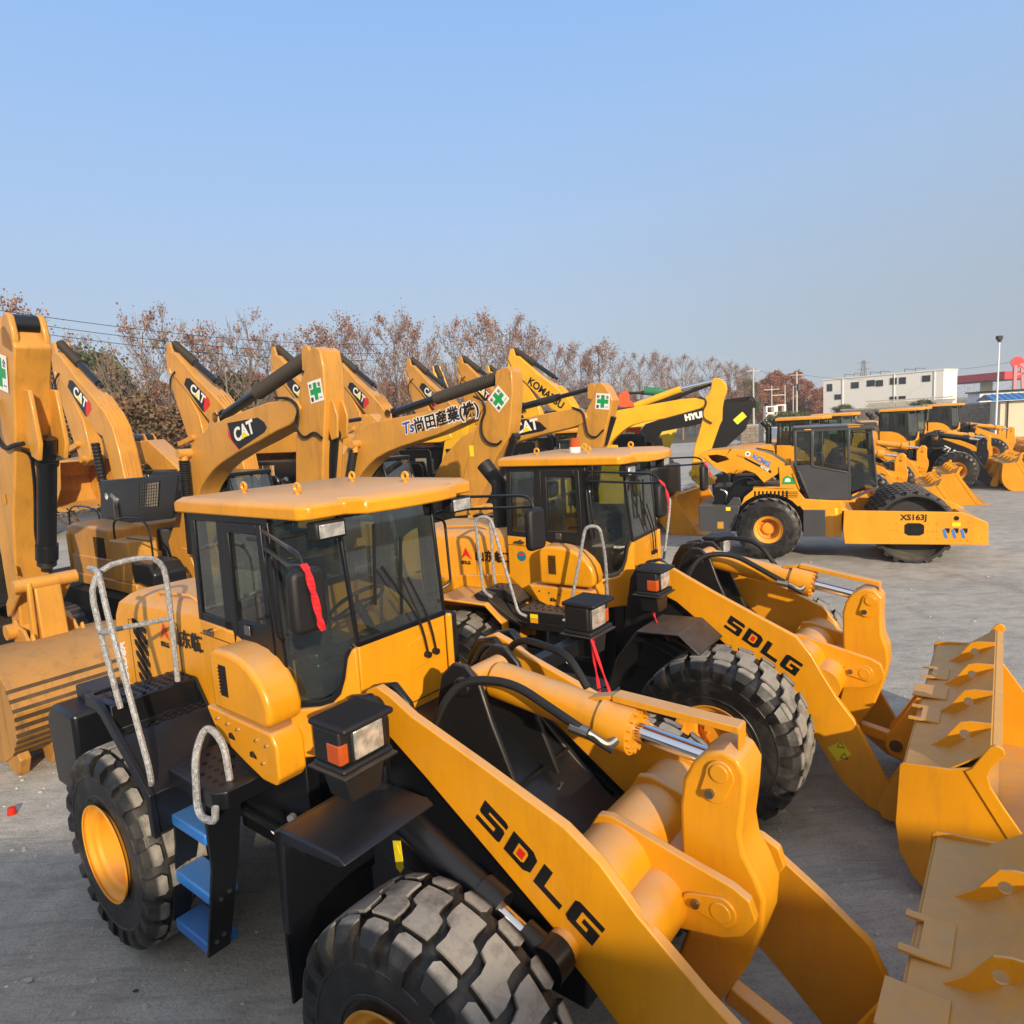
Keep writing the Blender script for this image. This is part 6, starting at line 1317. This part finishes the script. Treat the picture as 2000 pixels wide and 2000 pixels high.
bl(1963,900,27,(4.6,-1.5,1.1),-.5,label='loader whose bucket fills the right edge beside the black armed one',words=('L956H',2.7,1.56,.28,'decal_white',-30))
# ---------------------------------------------------------------- trees
M['bark'] = flat('bark', (.24, .20, .17), .9, var=.45)
M['bark_dark'] = flat('bark_dark', (.12, .09, .07), .9, var=.4)
def mk_leaf(name, c1, c2):
    m, n, l, b, out = newmat(name); g = n.new('ShaderNodeNewGeometry')
    l.new(mixc(n, l, g.outputs['Random Per Island'], (*c1, 1), (*c2, 1)), b.inputs['Base Color']); b.inputs['Roughness'].default_value = .7
    return m
M['leaf_brown'] = mk_leaf('leaf_brown', (.14,.055,.03), (.34,.155,.09))
M['leaf_red'] = mk_leaf('leaf_red', (.17,.06,.03), (.36,.14,.07))
M['leaf_green'] = mk_leaf('leaf_green', (.015,.035,.01), (.09,.11,.03))
M['leaf_mixed'] = mk_leaf('leaf_mixed', (.06,.06,.02), (.22,.11,.06))
def tree_mesh(seed, H=10., leaves=900, leafsize=.11, spread=.42, depth=4, trunk=.15, clear=.18, shape='vase'):
    rg = random.Random(seed); wood = MB(); lf = MB(); tips = []
    def seg(p, d, ln, r, lv):
        q = p + d*ln; n_ = 5 if lv == 0 else (4 if lv < 3 else 3)
        mid = p.lerp(q, .5) + Vector((rg.uniform(-1,1), rg.uniform(-1,1), 0))*ln*.05
        r2 = r*.62
        wood.tube([p, mid, q], [max(r,.009), max(r*.85,.008), max(r2,.007)], n_, sub=0)
        if lv >= depth: tips.append((p, q)); return
        k = 4 if lv < 2 else 3
        for i in range(k):
            t = rg.uniform(.35, 1.) if i else 1.
            a = rg.uniform(0, 2*PI); sp = spread*rg.uniform(.5, 1.25)*(1 if i else .35)
            nd = (d + Vector((math.cos(a), math.sin(a), 0))*sp + Vector((0,0,.16))).normalized()
            seg(p.lerp(q, t), nd, ln*rg.uniform(.55, .82), r2*rg.uniform(.55, .85), lv+1)
        if lv >= depth-2: tips.append((p, q))
    # leader with side limbs
    p = Vector((0,0,0)); top = Vector((rg.uniform(-.3,.3), rg.uniform(-.3,.3), H*.86)); N = 9
    pts = [p.lerp(top, i/N)+Vector((rg.uniform(-.07,.07), rg.uniform(-.07,.07), 0))*(i > 0) for i in range(N+1)]
    wood.tube(pts, [trunk*(1-.85*i/N) for i in range(N+1)], 7, sub=0)
    nl = 15
    for i in range(nl):
        t = clear + (1-clear)*(i+rg.random()*.6)/nl; c = p.lerp(top, t); a = i*2.4+rg.uniform(-.4,.4)
        ln = H*(.36*(1-t)**.7+.08)*rg.uniform(.7,1.1)
        if shape == 'cone': ln = H*.24*(1-t)+.3
        nd = Vector((math.cos(a)*.75, math.sin(a)*.75, .85 if shape == 'vase' else .35)).normalized()
        seg(c, nd, ln*.6, trunk*(1-.85*t)*.5, 1)
    for i in range(leaves):
        a, b = rg.choice(tips); c = a.lerp(b, rg.random()) + Vector((rg.gauss(0,1), rg.gauss(0,1), rg.gauss(0,1)))*leafsize*1.6
        e = Euler((rg.uniform(0,PI), rg.uniform(0,PI), rg.uniform(0,PI))).to_matrix(); s = leafsize*rg.uniform(.5,1.2)
        lf.add([c+e@Vector(v)*s for v in ((-.5,-.3,0),(.4,-.45,.1),(.5,.4,0),(-.3,.5,-.1))], [(0,1,2,3)])
    return wood, lf
PROTO = {}
def tree_proto(key, bark, leafm, **k):
    wd, lf = tree_mesh(**k); w_ = wd.build('trunk', bark, None, fix=False, ang=60); l_ = lf.build('crown', leafm, None, fix=False, smooth=False)
    PROTO[key] = (w_.data, l_.data); bpy.data.objects.remove(w_); bpy.data.objects.remove(l_)
tree_proto('bare1','bark','leaf_brown',seed=1,leaves=1300,leafsize=.10); tree_proto('bare2','bark','leaf_brown',seed=2,leaves=2300,leafsize=.10,spread=.5); tree_proto('bare3','bark','leaf_brown',seed=5,leaves=420,leafsize=.10,spread=.36)
tree_proto('brown1','bark_dark','leaf_brown',seed=3,leaves=9000,leafsize=.15,spread=.6,clear=.1); tree_proto('brown2','bark_dark','leaf_red',seed=4,leaves=10000,leafsize=.15,spread=.6,clear=.08)
tree_proto('cone','bark_dark','leaf_red',seed=6,leaves=15000,leafsize=.15,spread=.55,clear=.05,shape='cone')
tree_proto('green','bark_dark','leaf_green',seed=7,leaves=11000,leafsize=.15,spread=.6,clear=.12,H=7.); tree_proto('mixed','bark_dark','leaf_mixed',seed=8,leaves=10000,leafsize=.13,spread=.65,clear=.04,H=6.)
def tree(key, x, y, s, label, group, rz=0., sz=1., name='bare_tree'):
    o = root(name, (x, y, -.05), rz, label, 'tree', group); o.scale = (s, s, s*sz)
    for nm, d in zip(('trunk','crown'), PROTO[key]):
        c = bpy.data.objects.new(nm, d); COL.objects.link(c); c.parent = o
    return o
rg = random.Random(11)
LB = {'bare1':'tall bare tree with scattered brown leaves in the roadside row behind the excavators','bare2':'bare tree holding many brown leaves in the roadside row behind the excavators','bare3':'almost leafless tree with thin upright twigs in the roadside row','brown1':'bushy tree full of dry brown leaves below the bare row','brown2':'bushy tree full of dry reddish leaves below the bare row','mixed':'dense low tree with dark green and brown leaves behind the left excavators'}
GT = 'trees in the roadside row'
# front bare row: pixel column, depth, height of top (pixel row), kind
def top_tree(u, vtop, Y, key, sx=1., name='bare_tree', lab=None, grp=GT, H=10.):
    A = on_depth(u, vtop, Y); s = max(A.z, 1.)/H*1.06
    return tree(key, A.x, A.y, s*sx, lab or LB[key], grp, rg.uniform(0, 6), 1/sx, name)
for (u, v, Y, k) in ((15,590,34,'bare2'),(75,640,36,'bare1'),(262,612,37,'bare1'),(318,600,38,'bare3'),(365,640,41,'bare2'),(432,632,40,'bare3'),(474,604,42,'bare3'),(520,650,46,'bare1'),(590,640,46,'bare2'),(650,622,48,'bare2'),(705,640,50,'bare1'),(770,612,51,'bare1'),(815,625,54,'bare2'),(880,628,55,'bare1'),(925,612,57,'bare2'),(985,618,59,'bare1'),(1020,640,62,'bare2'),(1085,668,70,'bare1'),(1125,672,72,'bare2'),(1165,668,74,'bare2'),(1250,690,84,'bare1'),(1290,688,86,'bare2'),(1330,695,90,'bare1'),(1385,700,97,'bare1'),(1420,708,100,'bare2'),(-60,620,33,'bare1'),(180,660,45,'bare3'),(1210,712,82,'bare1'),(1450,716,108,'bare2')):
    top_tree(u, v, Y, k, rg.uniform(.85, 1.1))
for i in range(36):
    u = 10+i*40+rg.uniform(-15,15); Y = 33+(u/1450)**1.3*65+rg.uniform(-2,5); hz_ = 816-.058*(u-1000)
    top_tree(u, hz_-(150 if u < 700 else 110 if u < 1000 else 75 if u<1200 else 60)*rg.uniform(.4,1.0)*.8, Y+6, 'brown1' if i % 2 else 'brown2', 1.45, 'leafy_tree')
for (u, v, Y) in ((110,800,29),(190,790,30),(260,780,31),(330,800,32),(60,830,28),(430,810,34),(520,800,35)):
    top_tree(u, v, Y, 'mixed', 1.3, 'dense_tree', None, GT, 6.)
for (u, v, Y, lb) in ((155,692,38,'dark evergreen tree behind the leftmost folded arm'),(195,700,40,'dark evergreen tree right beside the leftmost folded arm'),(448,735,43,'dark evergreen tree between the folded arm and the big stick'),(400,735,44,'dark evergreen tree behind the second folded arm')):
    top_tree(u, v, Y, 'green', 1., 'evergreen_tree', lb, 'evergreen trees among the bare row', 7.)
for (u, v, Y) in ((1500,722,120),(1525,716,122),(1550,718,124),(1580,735,126),(1480,740,118),(1600,752,130)):
    top_tree(u, v, Y, 'cone', 1.25, 'leafy_tree', 'reddish brown cone shaped tree in the clump left of the white building', 'clump of reddish trees')
top_tree(1462,742,112,'green',.9,'evergreen_tree','dark evergreen tree behind the concrete pole, left of the reddish clump','evergreen trees among the bare row',7.)
for (u,v,Y,lb) in ((1535,792,52,'round evergreen shrub behind the roller hood'),(1565,793,54,'round evergreen shrub beside another, left of the far cab roof'),(1650,782,90,'small evergreen bush in front of the white building'),(1805,772,85,'yellowish green bush at the right half of the white building')):
    A=on_depth(u,v,Y); tree('green',A.x,A.y,max(A.z,1.2)/7.*1.0,lb,'shrubs near the white building',0,.9,'shrub').scale.x*=1.6
# ---------------------------------------------------------------- buildings
M['white_wall'] = flat('white_wall', (.92,.90,.84), .85, var=.10)
M['cream_wall'] = flat('cream_wall', (.72,.62,.45), .8, var=.1)
M['dark_glass'] = flat('dark_glass', (.03,.035,.04), .1)
M['red_canopy'] = flat('red_canopy', (.66,.03,.035), .45)
M['pink_metal'] = flat('pink_metal', (.55,.22,.23), .5)
M['blue_roof'] = flat('blue_roof', (.04,.19,.45), .5)
M['pole_concrete'] = flat('pole_concrete', (.50,.47,.42), .85, var=.15)
M['white_metal'] = flat('white_metal', (.75,.76,.78), .4)
M['stone_wall'] = flat('stone_wall', (.30,.25,.20), .95, var=.5)
def frame_of(p0, p1):
    a, b = Vector(p0), Vector(p1); d = (b-a).normalized(); n = Vector((d.y, -d.x, 0)); return a, b, d, n, (b-a).length
A=on_depth(1608,786,112); B=on_depth(1842,776,98); A.z=B.z=0
a,b,d,n,ln=frame_of(A,B); ztopA=on_depth(1608,743,112).z
W_=root('white_building',A,math.atan2(d.y,d.x),'long flat roofed white building with small dark windows beyond the stone wall','building')
mb=MB(); mb.box(0,ln,0,5,0,ztopA-.0); wl=mb.build('wall','white_wall',W_)
mb=MB(); mb.box(-.1,ln+.1,-.1,5.1,ztopA,ztopA+.18); mb.build('parapet','white_wall',W_)
for (u,v,w_,h_) in ((1622,757,10,14),(1676,752,14,12),(1708,748,14,12),(1725,748,13,12),(1752,744,12,13),(1769,743,12,13),(1812,739,14,12),(1752,778,12,8),(1769,777,12,8),(1640,775,12,10)):
    t=(u-1608)/(1842-1608); t=t*97/(112*(1-t)+97*t)*1.0 if False else t; p=A.lerp(B,t); 
    zc=on_depth(u,v,p.y).z; ww=w_/1320*p.y*1.05; hh=h_/1320*p.y
    xl=t*ln; mb=MB(); mb.box(xl-ww/2,xl+ww/2,-.05,.02,zc-hh/2,zc+hh/2); wi=mb.build('window','grey_paint',W_)
    mb=MB(); mb.box(xl-ww/2+.08,xl-.04,-.07,-.05,zc-hh/2+.08,zc+hh/2-.08); mb.box(xl+.04,xl+ww/2-.08,-.07,-.05,zc-hh/2+.08,zc+hh/2-.08); mb.build('pane','dark_glass',wi)
mb=MB()
for x in (3,4.5,7,8.5,12,13.5): mb.bar((x,1,ztopA),(x,1,ztopA+.7),.06,.06); mb.bar((x,1,ztopA+.7),(x+1.4,1,ztopA+.5),.06,.06)
mb.build('roof_frame','black',W_)
mb=MB(); mb.cyl((3.2,-.06,0),(3.2,-.06,ztopA),.05); mb.cyl((11,-.06,0),(11,-.06,ztopA),.05); mb.cyl((16.5,-.06,0),(16.5,-.06,ztopA),.05); mb.build('drain_pipe','white_wall',W_)
# canopy of the filling station
A=on_depth(1858,740,150); B=on_depth(1962,737,135); a,b,d,n,ln=frame_of((A.x,A.y,0),(B.x,B.y,0)); z0=on_depth(1958,741,136).z; z1=on_depth(1958,726,136).z
W_=root('filling_station_canopy',(A.x,A.y,0),math.atan2(d.y,d.x),'flat red canopy on a pale column right of the white building','canopy')
mb=MB(); mb.box(-6,ln,0,8,z0,z1); mb.build('canopy_fascia','red_canopy',W_); mb=MB(); mb.box(-6,ln,.1,7.9,z0-.2,z0); mb.build('soffit','black',W_)
mb=MB(); x=(1905-1858)/104*ln; mb.box(x-.8,x+.8,2,3.5,0,z0-.2); mb.box(x-13,x-11.5,2,3.5,0,z0-.2); mb.build('column','cream_wall',W_)
# red disc sign on a leaning frame
P=on_depth(1990,715,75); W_=root('sign_frame',(P.x,P.y,0),-.3,'red round sign on pink steel frame above the cream hut, at the right edge','sign')
mb=MB(); mb.cyl((-.2,-.15,6.9),(-.2,.0,6.9),.62,n=28); mb.build('disc','red_canopy',W_); mb=MB(); mb.bar((-.35,0,3.5),(-.35,0,6.6),.4,.3); mb.bar((.5,0,3.5),(.3,0,6.3),.25,.3); mb.bar((.1,0,6.7),(2.2,0,4.8),.35,.3); mb.bar((-.35,0,5.6),(1.1,0,5.7),.25,.2); mb.build('steel_frame','pink_metal',W_)
# cream hut with blue roof
P=on_depth(1952,846,57); W_=root('cream_hut',(P.x,P.y,0),-.45,'cream hut with corrugated blue roof and dark window at the right edge','hut')
mb=MB(); mb.box(0,9,0,6,0,2.95); mb.build('wall','cream_wall',W_)
mb=MB(); shell(mb,[(-.5,3.05),(3,3.55),(6.5,3.05)],.06,'x',-.7,10)
for i in range(22): mb.bar((-.6+i*.48,-.5,3.13),(-.6+i*.48,3,3.63),.06,.05)
mb.build('roof','blue_roof',W_)
mb=MB(); mb.box(2.1,4.4,-.05,.02,.9,2.4); wi=mb.build('window','black',W_); mb=MB(); mb.box(2.2,3.2,-.07,-.05,1.0,2.3); mb.box(3.3,4.3,-.07,-.05,1.0,2.3); mb.build('pane','dark_glass',wi)
mb=MB(); mb.cyl((.5,-.1,0),(.5,-.1,3.0),.05); mb.build('drain_pipe','black',W_)
P=on_depth(1926,760,66); W_=root('concrete_block_house',(P.x,P.y,0),-.4,'plain white flat roofed block behind the cream hut','building')
mb=MB(); mb.box(-.5,12,0,5,0,3.8); mb.build('wall','white_wall',W_); mb=MB(); mb.box(-.7,12.2,-.2,5.2,3.8,3.95); mb.build('roof','black',W_)
# lamp pole
P=on_depth(1948,740,45); W_=root('lamp_pole',(P.x,P.y,0),0,'tall thin white lamp pole beside the cream hut','lamp pole'); zt=on_depth(1952,668,45).z
mb=MB(); mb.cyl((0,0,0),(0.05,0,zt),.065,.045,n=10); mb.build('pole','white_metal',W_); mb=MB(); mb.box(-.13,.2,-.12,.12,zt+.15,zt+.4); mb.cyl((.05,0,zt),(.05,0,zt+.16),.12); mb.build('lamp_head','plastic_black',W_,bevel=.02)
# utility poles
for i,(u,v0,v1,Y,w_,lb) in enumerate(((1471,717,795,80,.11,'tall concrete utility pole in front of the reddish trees'),(1556,726,792,85,.12,'concrete utility pole carrying a grey transformer'),(1507,753,795,70,.07,'short concrete post with crossarm, leftmost of the three short posts'),(1533,752,795,70,.07,'short concrete post joined by a crossbar, middle of the three short posts'),(1549,754,792,72,.06,'short concrete post standing alone, rightmost of the three short posts'))):
    A=on_depth(u,v0,Y); W_=root('utility_pole',(A.x,A.y,0),0,lb,'pole','concrete utility poles'); mb=MB(); mb.cyl((0,0,0),(0,0,A.z),w_*1.2,w_*.8,n=10); mb.build('pole','pole_concrete',W_)
    if i in (0,1,2): mb=MB(); mb.bar((-.8,0,A.z-.4),(.8,0,A.z-.4),.08,.08); mb.build('crossarm','pole_concrete',W_)
    if i==1: mb=MB(); mb.cyl((.25,0,A.z-2.3),(.25,0,A.z-1.5),.32); mb.cyl((-.3,0,A.z-.3),(-.3,0,A.z),.08); mb.build('transformer','grey_paint',W_)
    if i==2: mb=MB(); mb.bar((0,0,A.z-1.0),(1.38,0,A.z-1.0),.09,.09); mb.build('crossbar','pole_concrete',W_)
A=on_depth(1687,704,320); W_=root('pylon',(A.x,A.y,0),0,'thin lattice pylon far behind the white building','pylon'); mb=MB()
for s in (-1,1):
    for q in (-1,1): mb.bar((s*2.2,q*2.2,0),(s*.4,q*.4,A.z),.25,.25)
for i in range(9):
    z=i/9*A.z; w0=2.2-1.8*i/9; mb.bar((-w0,-w0,z),(w0-.2,-w0+.2,z+A.z/9),.16,.16); mb.bar((w0,-w0,z),(-w0+.2,-w0+.2,z+A.z/9),.16,.16)
for z in (A.z-1,A.z-4,A.z-7): mb.bar((-3,0,z),(3,0,z),.25,.25)
mb.build('lattice','grey_paint',W_)
# cables
def cable(P, lb, r=.02, sag=.6):
    a,b=P; pts=[a.lerp(b,t)-Vector((0,0,sag*4*t*(1-t))) for t in [i/16 for i in range(17)]]; mb=MB(); mb.tube(pts,r,5,sub=0); o=mb.build('overhead_cable','black',None); tag(o,lb,'cable','overhead cables')
for (v0,v1,lb) in ((600,672,'uppermost overhead cable crossing the sky at upper left'),(617,690,'middle overhead cable crossing the sky at upper left'),(634,703,'lowest overhead cable crossing the sky at upper left')):
    cable((on_depth(-40,v0,30),on_depth(760,v1,52)),lb,.016,.5)
cable((on_depth(1380,738,82),on_depth(1471,719,80)),'short overhead cable reaching the tall concrete pole from the left, upper',.018,.2)
cable((on_depth(1380,748,82),on_depth(1471,727,80)),'short overhead cable reaching the tall concrete pole from the left, lower',.018,.2)
cable((on_depth(1471,720,80),on_depth(1556,730,85)),'overhead cable strung between the two tall concrete poles',.018,.3)
cable((on_depth(1556,730,85),on_depth(1700,740,110)),'overhead cable from the transformer pole towards the white building',.02,.3)
cable((on_depth(1856,722,97),on_depth(2010,700,75)),'overhead cable right of the white building above the red canopy',.02,.2)
# stone wall, gravel bank and clutter in front of the white building
def wall(u0,u1,Y0,Y1,z,lb,mat='stone_wall',nm='stone_wall',t=.5):
    A=on_depth(u0,790,Y0); B=on_depth(u1,790,Y1); a,b,d,n,ln=frame_of((A.x,A.y,0),(B.x,B.y,0)); W_=root(nm,(A.x,A.y,0),math.atan2(d.y,d.x),lb,'wall'); rg=random.Random(int(u0))
    mb=MB(); k=int(ln/.9)+1
    for i in range(k):
        for j in range(int(z/.28)):
            x=i*ln/k+(.3 if j%2 else 0); mb.box(x+.01,x+ln/k-.01,-rg.uniform(.02,.10),t,j*.28+.005,j*.28+.272)
    mb.build('stones',mat,W_,smooth=False); mb=MB(); mb.box(0,ln,.1,t,z-.1,z+.05); mb.build('coping','concrete_wall',W_); return W_
wall(1440,1640,66,64,2.0,'brown stone wall behind the short concrete posts'); wall(1640,1960,72,60,2.9,'brown stone wall below the white building')
wall(1690,1860,90,84,3.6,'pale low wall along the foot of the white building','concrete_wall','retaining_wall')
for i,(u,v) in enumerate(((1503,800),(1523,797),(1503,812),(1523,811))):
    A=on_depth(u,v,60); W_=root('concrete_block',(A.x,A.y,A.z-.4),0,'hollow pale concrete block in the stack of four behind the roller hood','concrete block','stacked hollow concrete blocks'); mb=MB()
    mb.box(-.42,.42,-.3,.3,0,.08); mb.box(-.42,.42,-.3,.3,.62,.7); mb.box(-.42,-.3,-.3,.3,.08,.62); mb.box(.3,.42,-.3,.3,.08,.62); mb.build('shell','white_wall',W_)
mb=MB(); A=on_depth(1513,806,60); mb.box(A.x-1.2,A.x+1.2,A.y-.6,A.y+.6,0,A.z-.85); tag(mb.build('plinth','concrete_wall',None),'low concrete plinth carrying the stack of hollow blocks','plinth')
# white van behind the roller
P=on_depth(1572,822,42); V=root('white_van',(P.x,P.y,0),.1,'white van with dark windows, only its roof showing behind the roller','van')
mb=MB(); mb.prism([(-2.2,.4),(2.3,.4),(2.35,1.1),(1.9,1.3),(1.4,2.35),(-2.1,2.4),(-2.25,1.2)],'y',-.85,.85); vb=mb.build('body','white_metal',V,bevel=.06); mb=MB(); mb.box(-1.9,-.5,-.87,-.85,1.5,2.15); mb.box(-.35,.9,-.87,-.85,1.5,2.15); mb.build('window','dark_glass',vb)
for x in (-1.4,1.4):
    for s in (-1,1): mb=MB(); mb.cyl((x,s*.7,.33),(x,s*.88,.33),.33); mb.build('wheel','rubber',V)
# far thicket
mb=MB(); rg=random.Random(5)
for i in range(9000):
    x=rg.uniform(-60,330); y=rg.uniform(215,260); z=abs(rg.gauss(0,3.2))*(1+.3*math.sin(x*.13)); s=rg.uniform(.3,.9); e=Euler((rg.uniform(0,3),rg.uniform(0,3),rg.uniform(0,3))).to_matrix(); c=Vector((x,y,min(z,9)))
    mb.add([c+e@Vector(v)*s for v in ((-.5,-.1,0),(.5,-.1,0),(.5,.1,0),(-.5,.1,0))],[(0,1,2,3)])
tag(mb.build('thicket','leaf_brown',None,fix=False,smooth=False),'far brown thicket along the horizon','thicket',None,'stuff')
# ---------------------------------------------------------------- unseen block added behind the camera to shade the near yard
B_=root('shade_block',(6,-13,0),0,'two storey workshop added unseen behind the camera to shade the near yard','building')
mb=MB(); mb.box(-34,40,-9,0,0,7.35); mb.build('wall','concrete_wall',B_); mb=MB(); mb.box(-34.3,40.3,-9.3,.3,7.35,7.55); mb.build('roof','black',B_)
for i in range(16):
    for z in (1.2,4.6): mb=MB(); x=-31+i*4.4; mb.box(x,x+1.8,0.0,.06,z,z+1.5); mb.build('window','dark_glass',B_)
for i,(x,y,s_) in enumerate(((-6,-25,1.25),(0,-27,1.35),(6,-25,1.2),(11,-26,1.4),(17,-25,1.3),(24,-27,1.35))): tree('bare1' if i%2 else 'bare3',x,y,s_,'bare tree behind the workshop, number %s from the left'%('one','two','three','four','five','six')[i],'trees behind the workshop',i)
# ---------------------------------------------------------------- small things
def inL(o, p): return o.matrix_world @ Vector(p)
bpy.context.view_layer.update()
def ribbon(o, pts, w_, lb):
    P=smooth_path([Vector(p) for p in pts],4); mb=MB(); n_=len(P); v=[]
    for i,p in enumerate(P):
        tw=.5*math.sin(i*1.1); wv=Vector((math.sin(tw)*.6,math.cos(tw),0))*w_/2; v+=[inL(o,p-wv),inL(o,p+wv)]
    f=[(2*i,2*i+1,2*i+3,2*i+2) for i in range(n_-1)]; mb.add(v,f); q=mb.build('ribbon','ribbon',None,fix=False,smooth=False)
    sm=q.modifiers.new('thickness','SOLIDIFY'); sm.thickness=.003; tag(q,lb,'ribbon','red ribbons tied to the loaders')
ribbon(L1,[(2.46,-1.12,3.06),(2.50,-1.13,3.04),(2.51,-1.12,2.96),(2.505,-1.10,2.86),(2.51,-1.09,2.76),(2.50,-1.07,2.72)],.04,'red ribbon over the mirror of the nearest loader')
ribbon(L2,[(2.45,-1.12,3.07),(2.50,-1.12,3.02),(2.53,-1.10,2.90),(2.52,-1.09,2.75)],.045,'red ribbon knotted at the near mirror of the second loader')
ribbon(L2,[(2.30,1.02,3.07),(2.35,1.03,3.0),(2.38,1.04,2.9),(2.42,1.06,2.8)],.045,'red ribbon at the far mirror of the second loader')
ribbon(L1,[(2.70,1.12,2.06),(2.71,1.12,1.85),(2.72,1.14,1.7),(2.74,1.15,1.5)],.035,'left strand of red ribbon below the far headlight of the nearest loader')
ribbon(L1,[(2.70,1.10,2.06),(2.76,1.12,1.85),(2.82,1.14,1.65),(2.90,1.15,1.35)],.03,'long right strand of red ribbon below the far headlight of the nearest loader')
ribbon(L2,[(2.30,-1.0,1.84),(2.33,-1.02,1.72),(2.38,-1.04,1.62),(2.48,-1.06,1.5)],.04,'red ribbon hanging below the near headlight of the second loader')
# beacon on the second loader's roof
mb=MB(); bcn=root('beacon',inL(L2,(1.12,.10,3.295)),0,None,None); del_=0
bcn.parent=L2; bcn.matrix_world=Matrix.Translation(inL(L2,(1.12,-.10,3.295)))
mb.cyl((0,0,0),(0,0,.06),.065); mb.build('base','decal_white',bcn); mb=MB(); mb.cyl((0,0,.06),(0,0,.16),.058,.048); mb.build('lens','orange_lens',bcn)
# litter on the ground
P=on_z(24,1590); mb=MB(); mb.cyl((P.x,P.y,0),(P.x,P.y,.075),.045,.036,n=14); tag(mb.build('red_litter','red_lens',None,bevel=.006),'small red plastic cap lying on the concrete at the left edge','cap')
def pebble(u,v,s,mat,nm,lb,cat):
    P=on_z(u,v); rg=random.Random(int(u)); mb=MB(); mb.ball((0,0,0),1,6); mb.v=[(x*s*rg.uniform(.7,1.2),y*s*rg.uniform(.6,1.1)*.7,z*s*.35) for x,y,z in mb.v]; o=mb.build(nm,mat,None,smooth=False); o.location=(P.x,P.y,s*.3); tag(o,lb,cat)
pebble(57,1916,.035,'concrete_wall','stone','pale flat stone at lower left','stone'); pebble(13,1928,.014,'white_wall','stone','tiny white chip at the lower left corner','stone')
pebble(1690,1958,.05,'white_metal','plastic_scrap','crumpled clear plastic scrap beside the nearest bucket','plastic scrap')
pebble(265,1937,.02,'black','stone','dark crumb in front of the ladder of the nearest loader','stone')

rg=random.Random(21); mb=MB()
for i in range(2600):
    y=abs(rg.gauss(0,1))*5+1.5; x=rg.uniform(-1,1)*(y*.9+1.5); r=rg.choice((.006,.008,.010,.013,.02))*rg.uniform(.6,1.1)*(1+y*.05); a=rg.uniform(0,6.28)
    P=[Vector((x+r*math.cos(a+t),y+r*math.sin(a+t)*rg.uniform(.6,1),.0)) for t in (0,1.3,2.4,3.6,5.0)]; mb.loft(P,[Vector((p.x*.6+x*.4,p.y*.6+y*.4,r*.55)) for p in P])
tag(mb.build('grit','concrete_wall',None,smooth=False),'loose grit and crumbs scattered over the concrete','grit',None,'stuff')
# ---------------------------------------------------------------- thin winter haze
hm=bpy.data.materials.new('haze'); hm.use_nodes=True; hn=hm.node_tree.nodes; hn.clear(); ho=hn.new('ShaderNodeOutputMaterial'); pv=hn.new('ShaderNodeVolumePrincipled'); pv.inputs['Color'].default_value=(.80,.87,.95,1); pv.inputs['Density'].default_value=.0008; pv.inputs['Anisotropy'].default_value=.0
hm.node_tree.links.new(pv.outputs[0],ho.inputs['Volume']); M['haze']=hm
mb=MB(); mb.box(-910,1110,-310,1510,-1.1,30); hz=mb.build('haze','haze',None,smooth=False); tag(hz,'thin pale haze over the whole yard and the distance',None,None,'stuff')
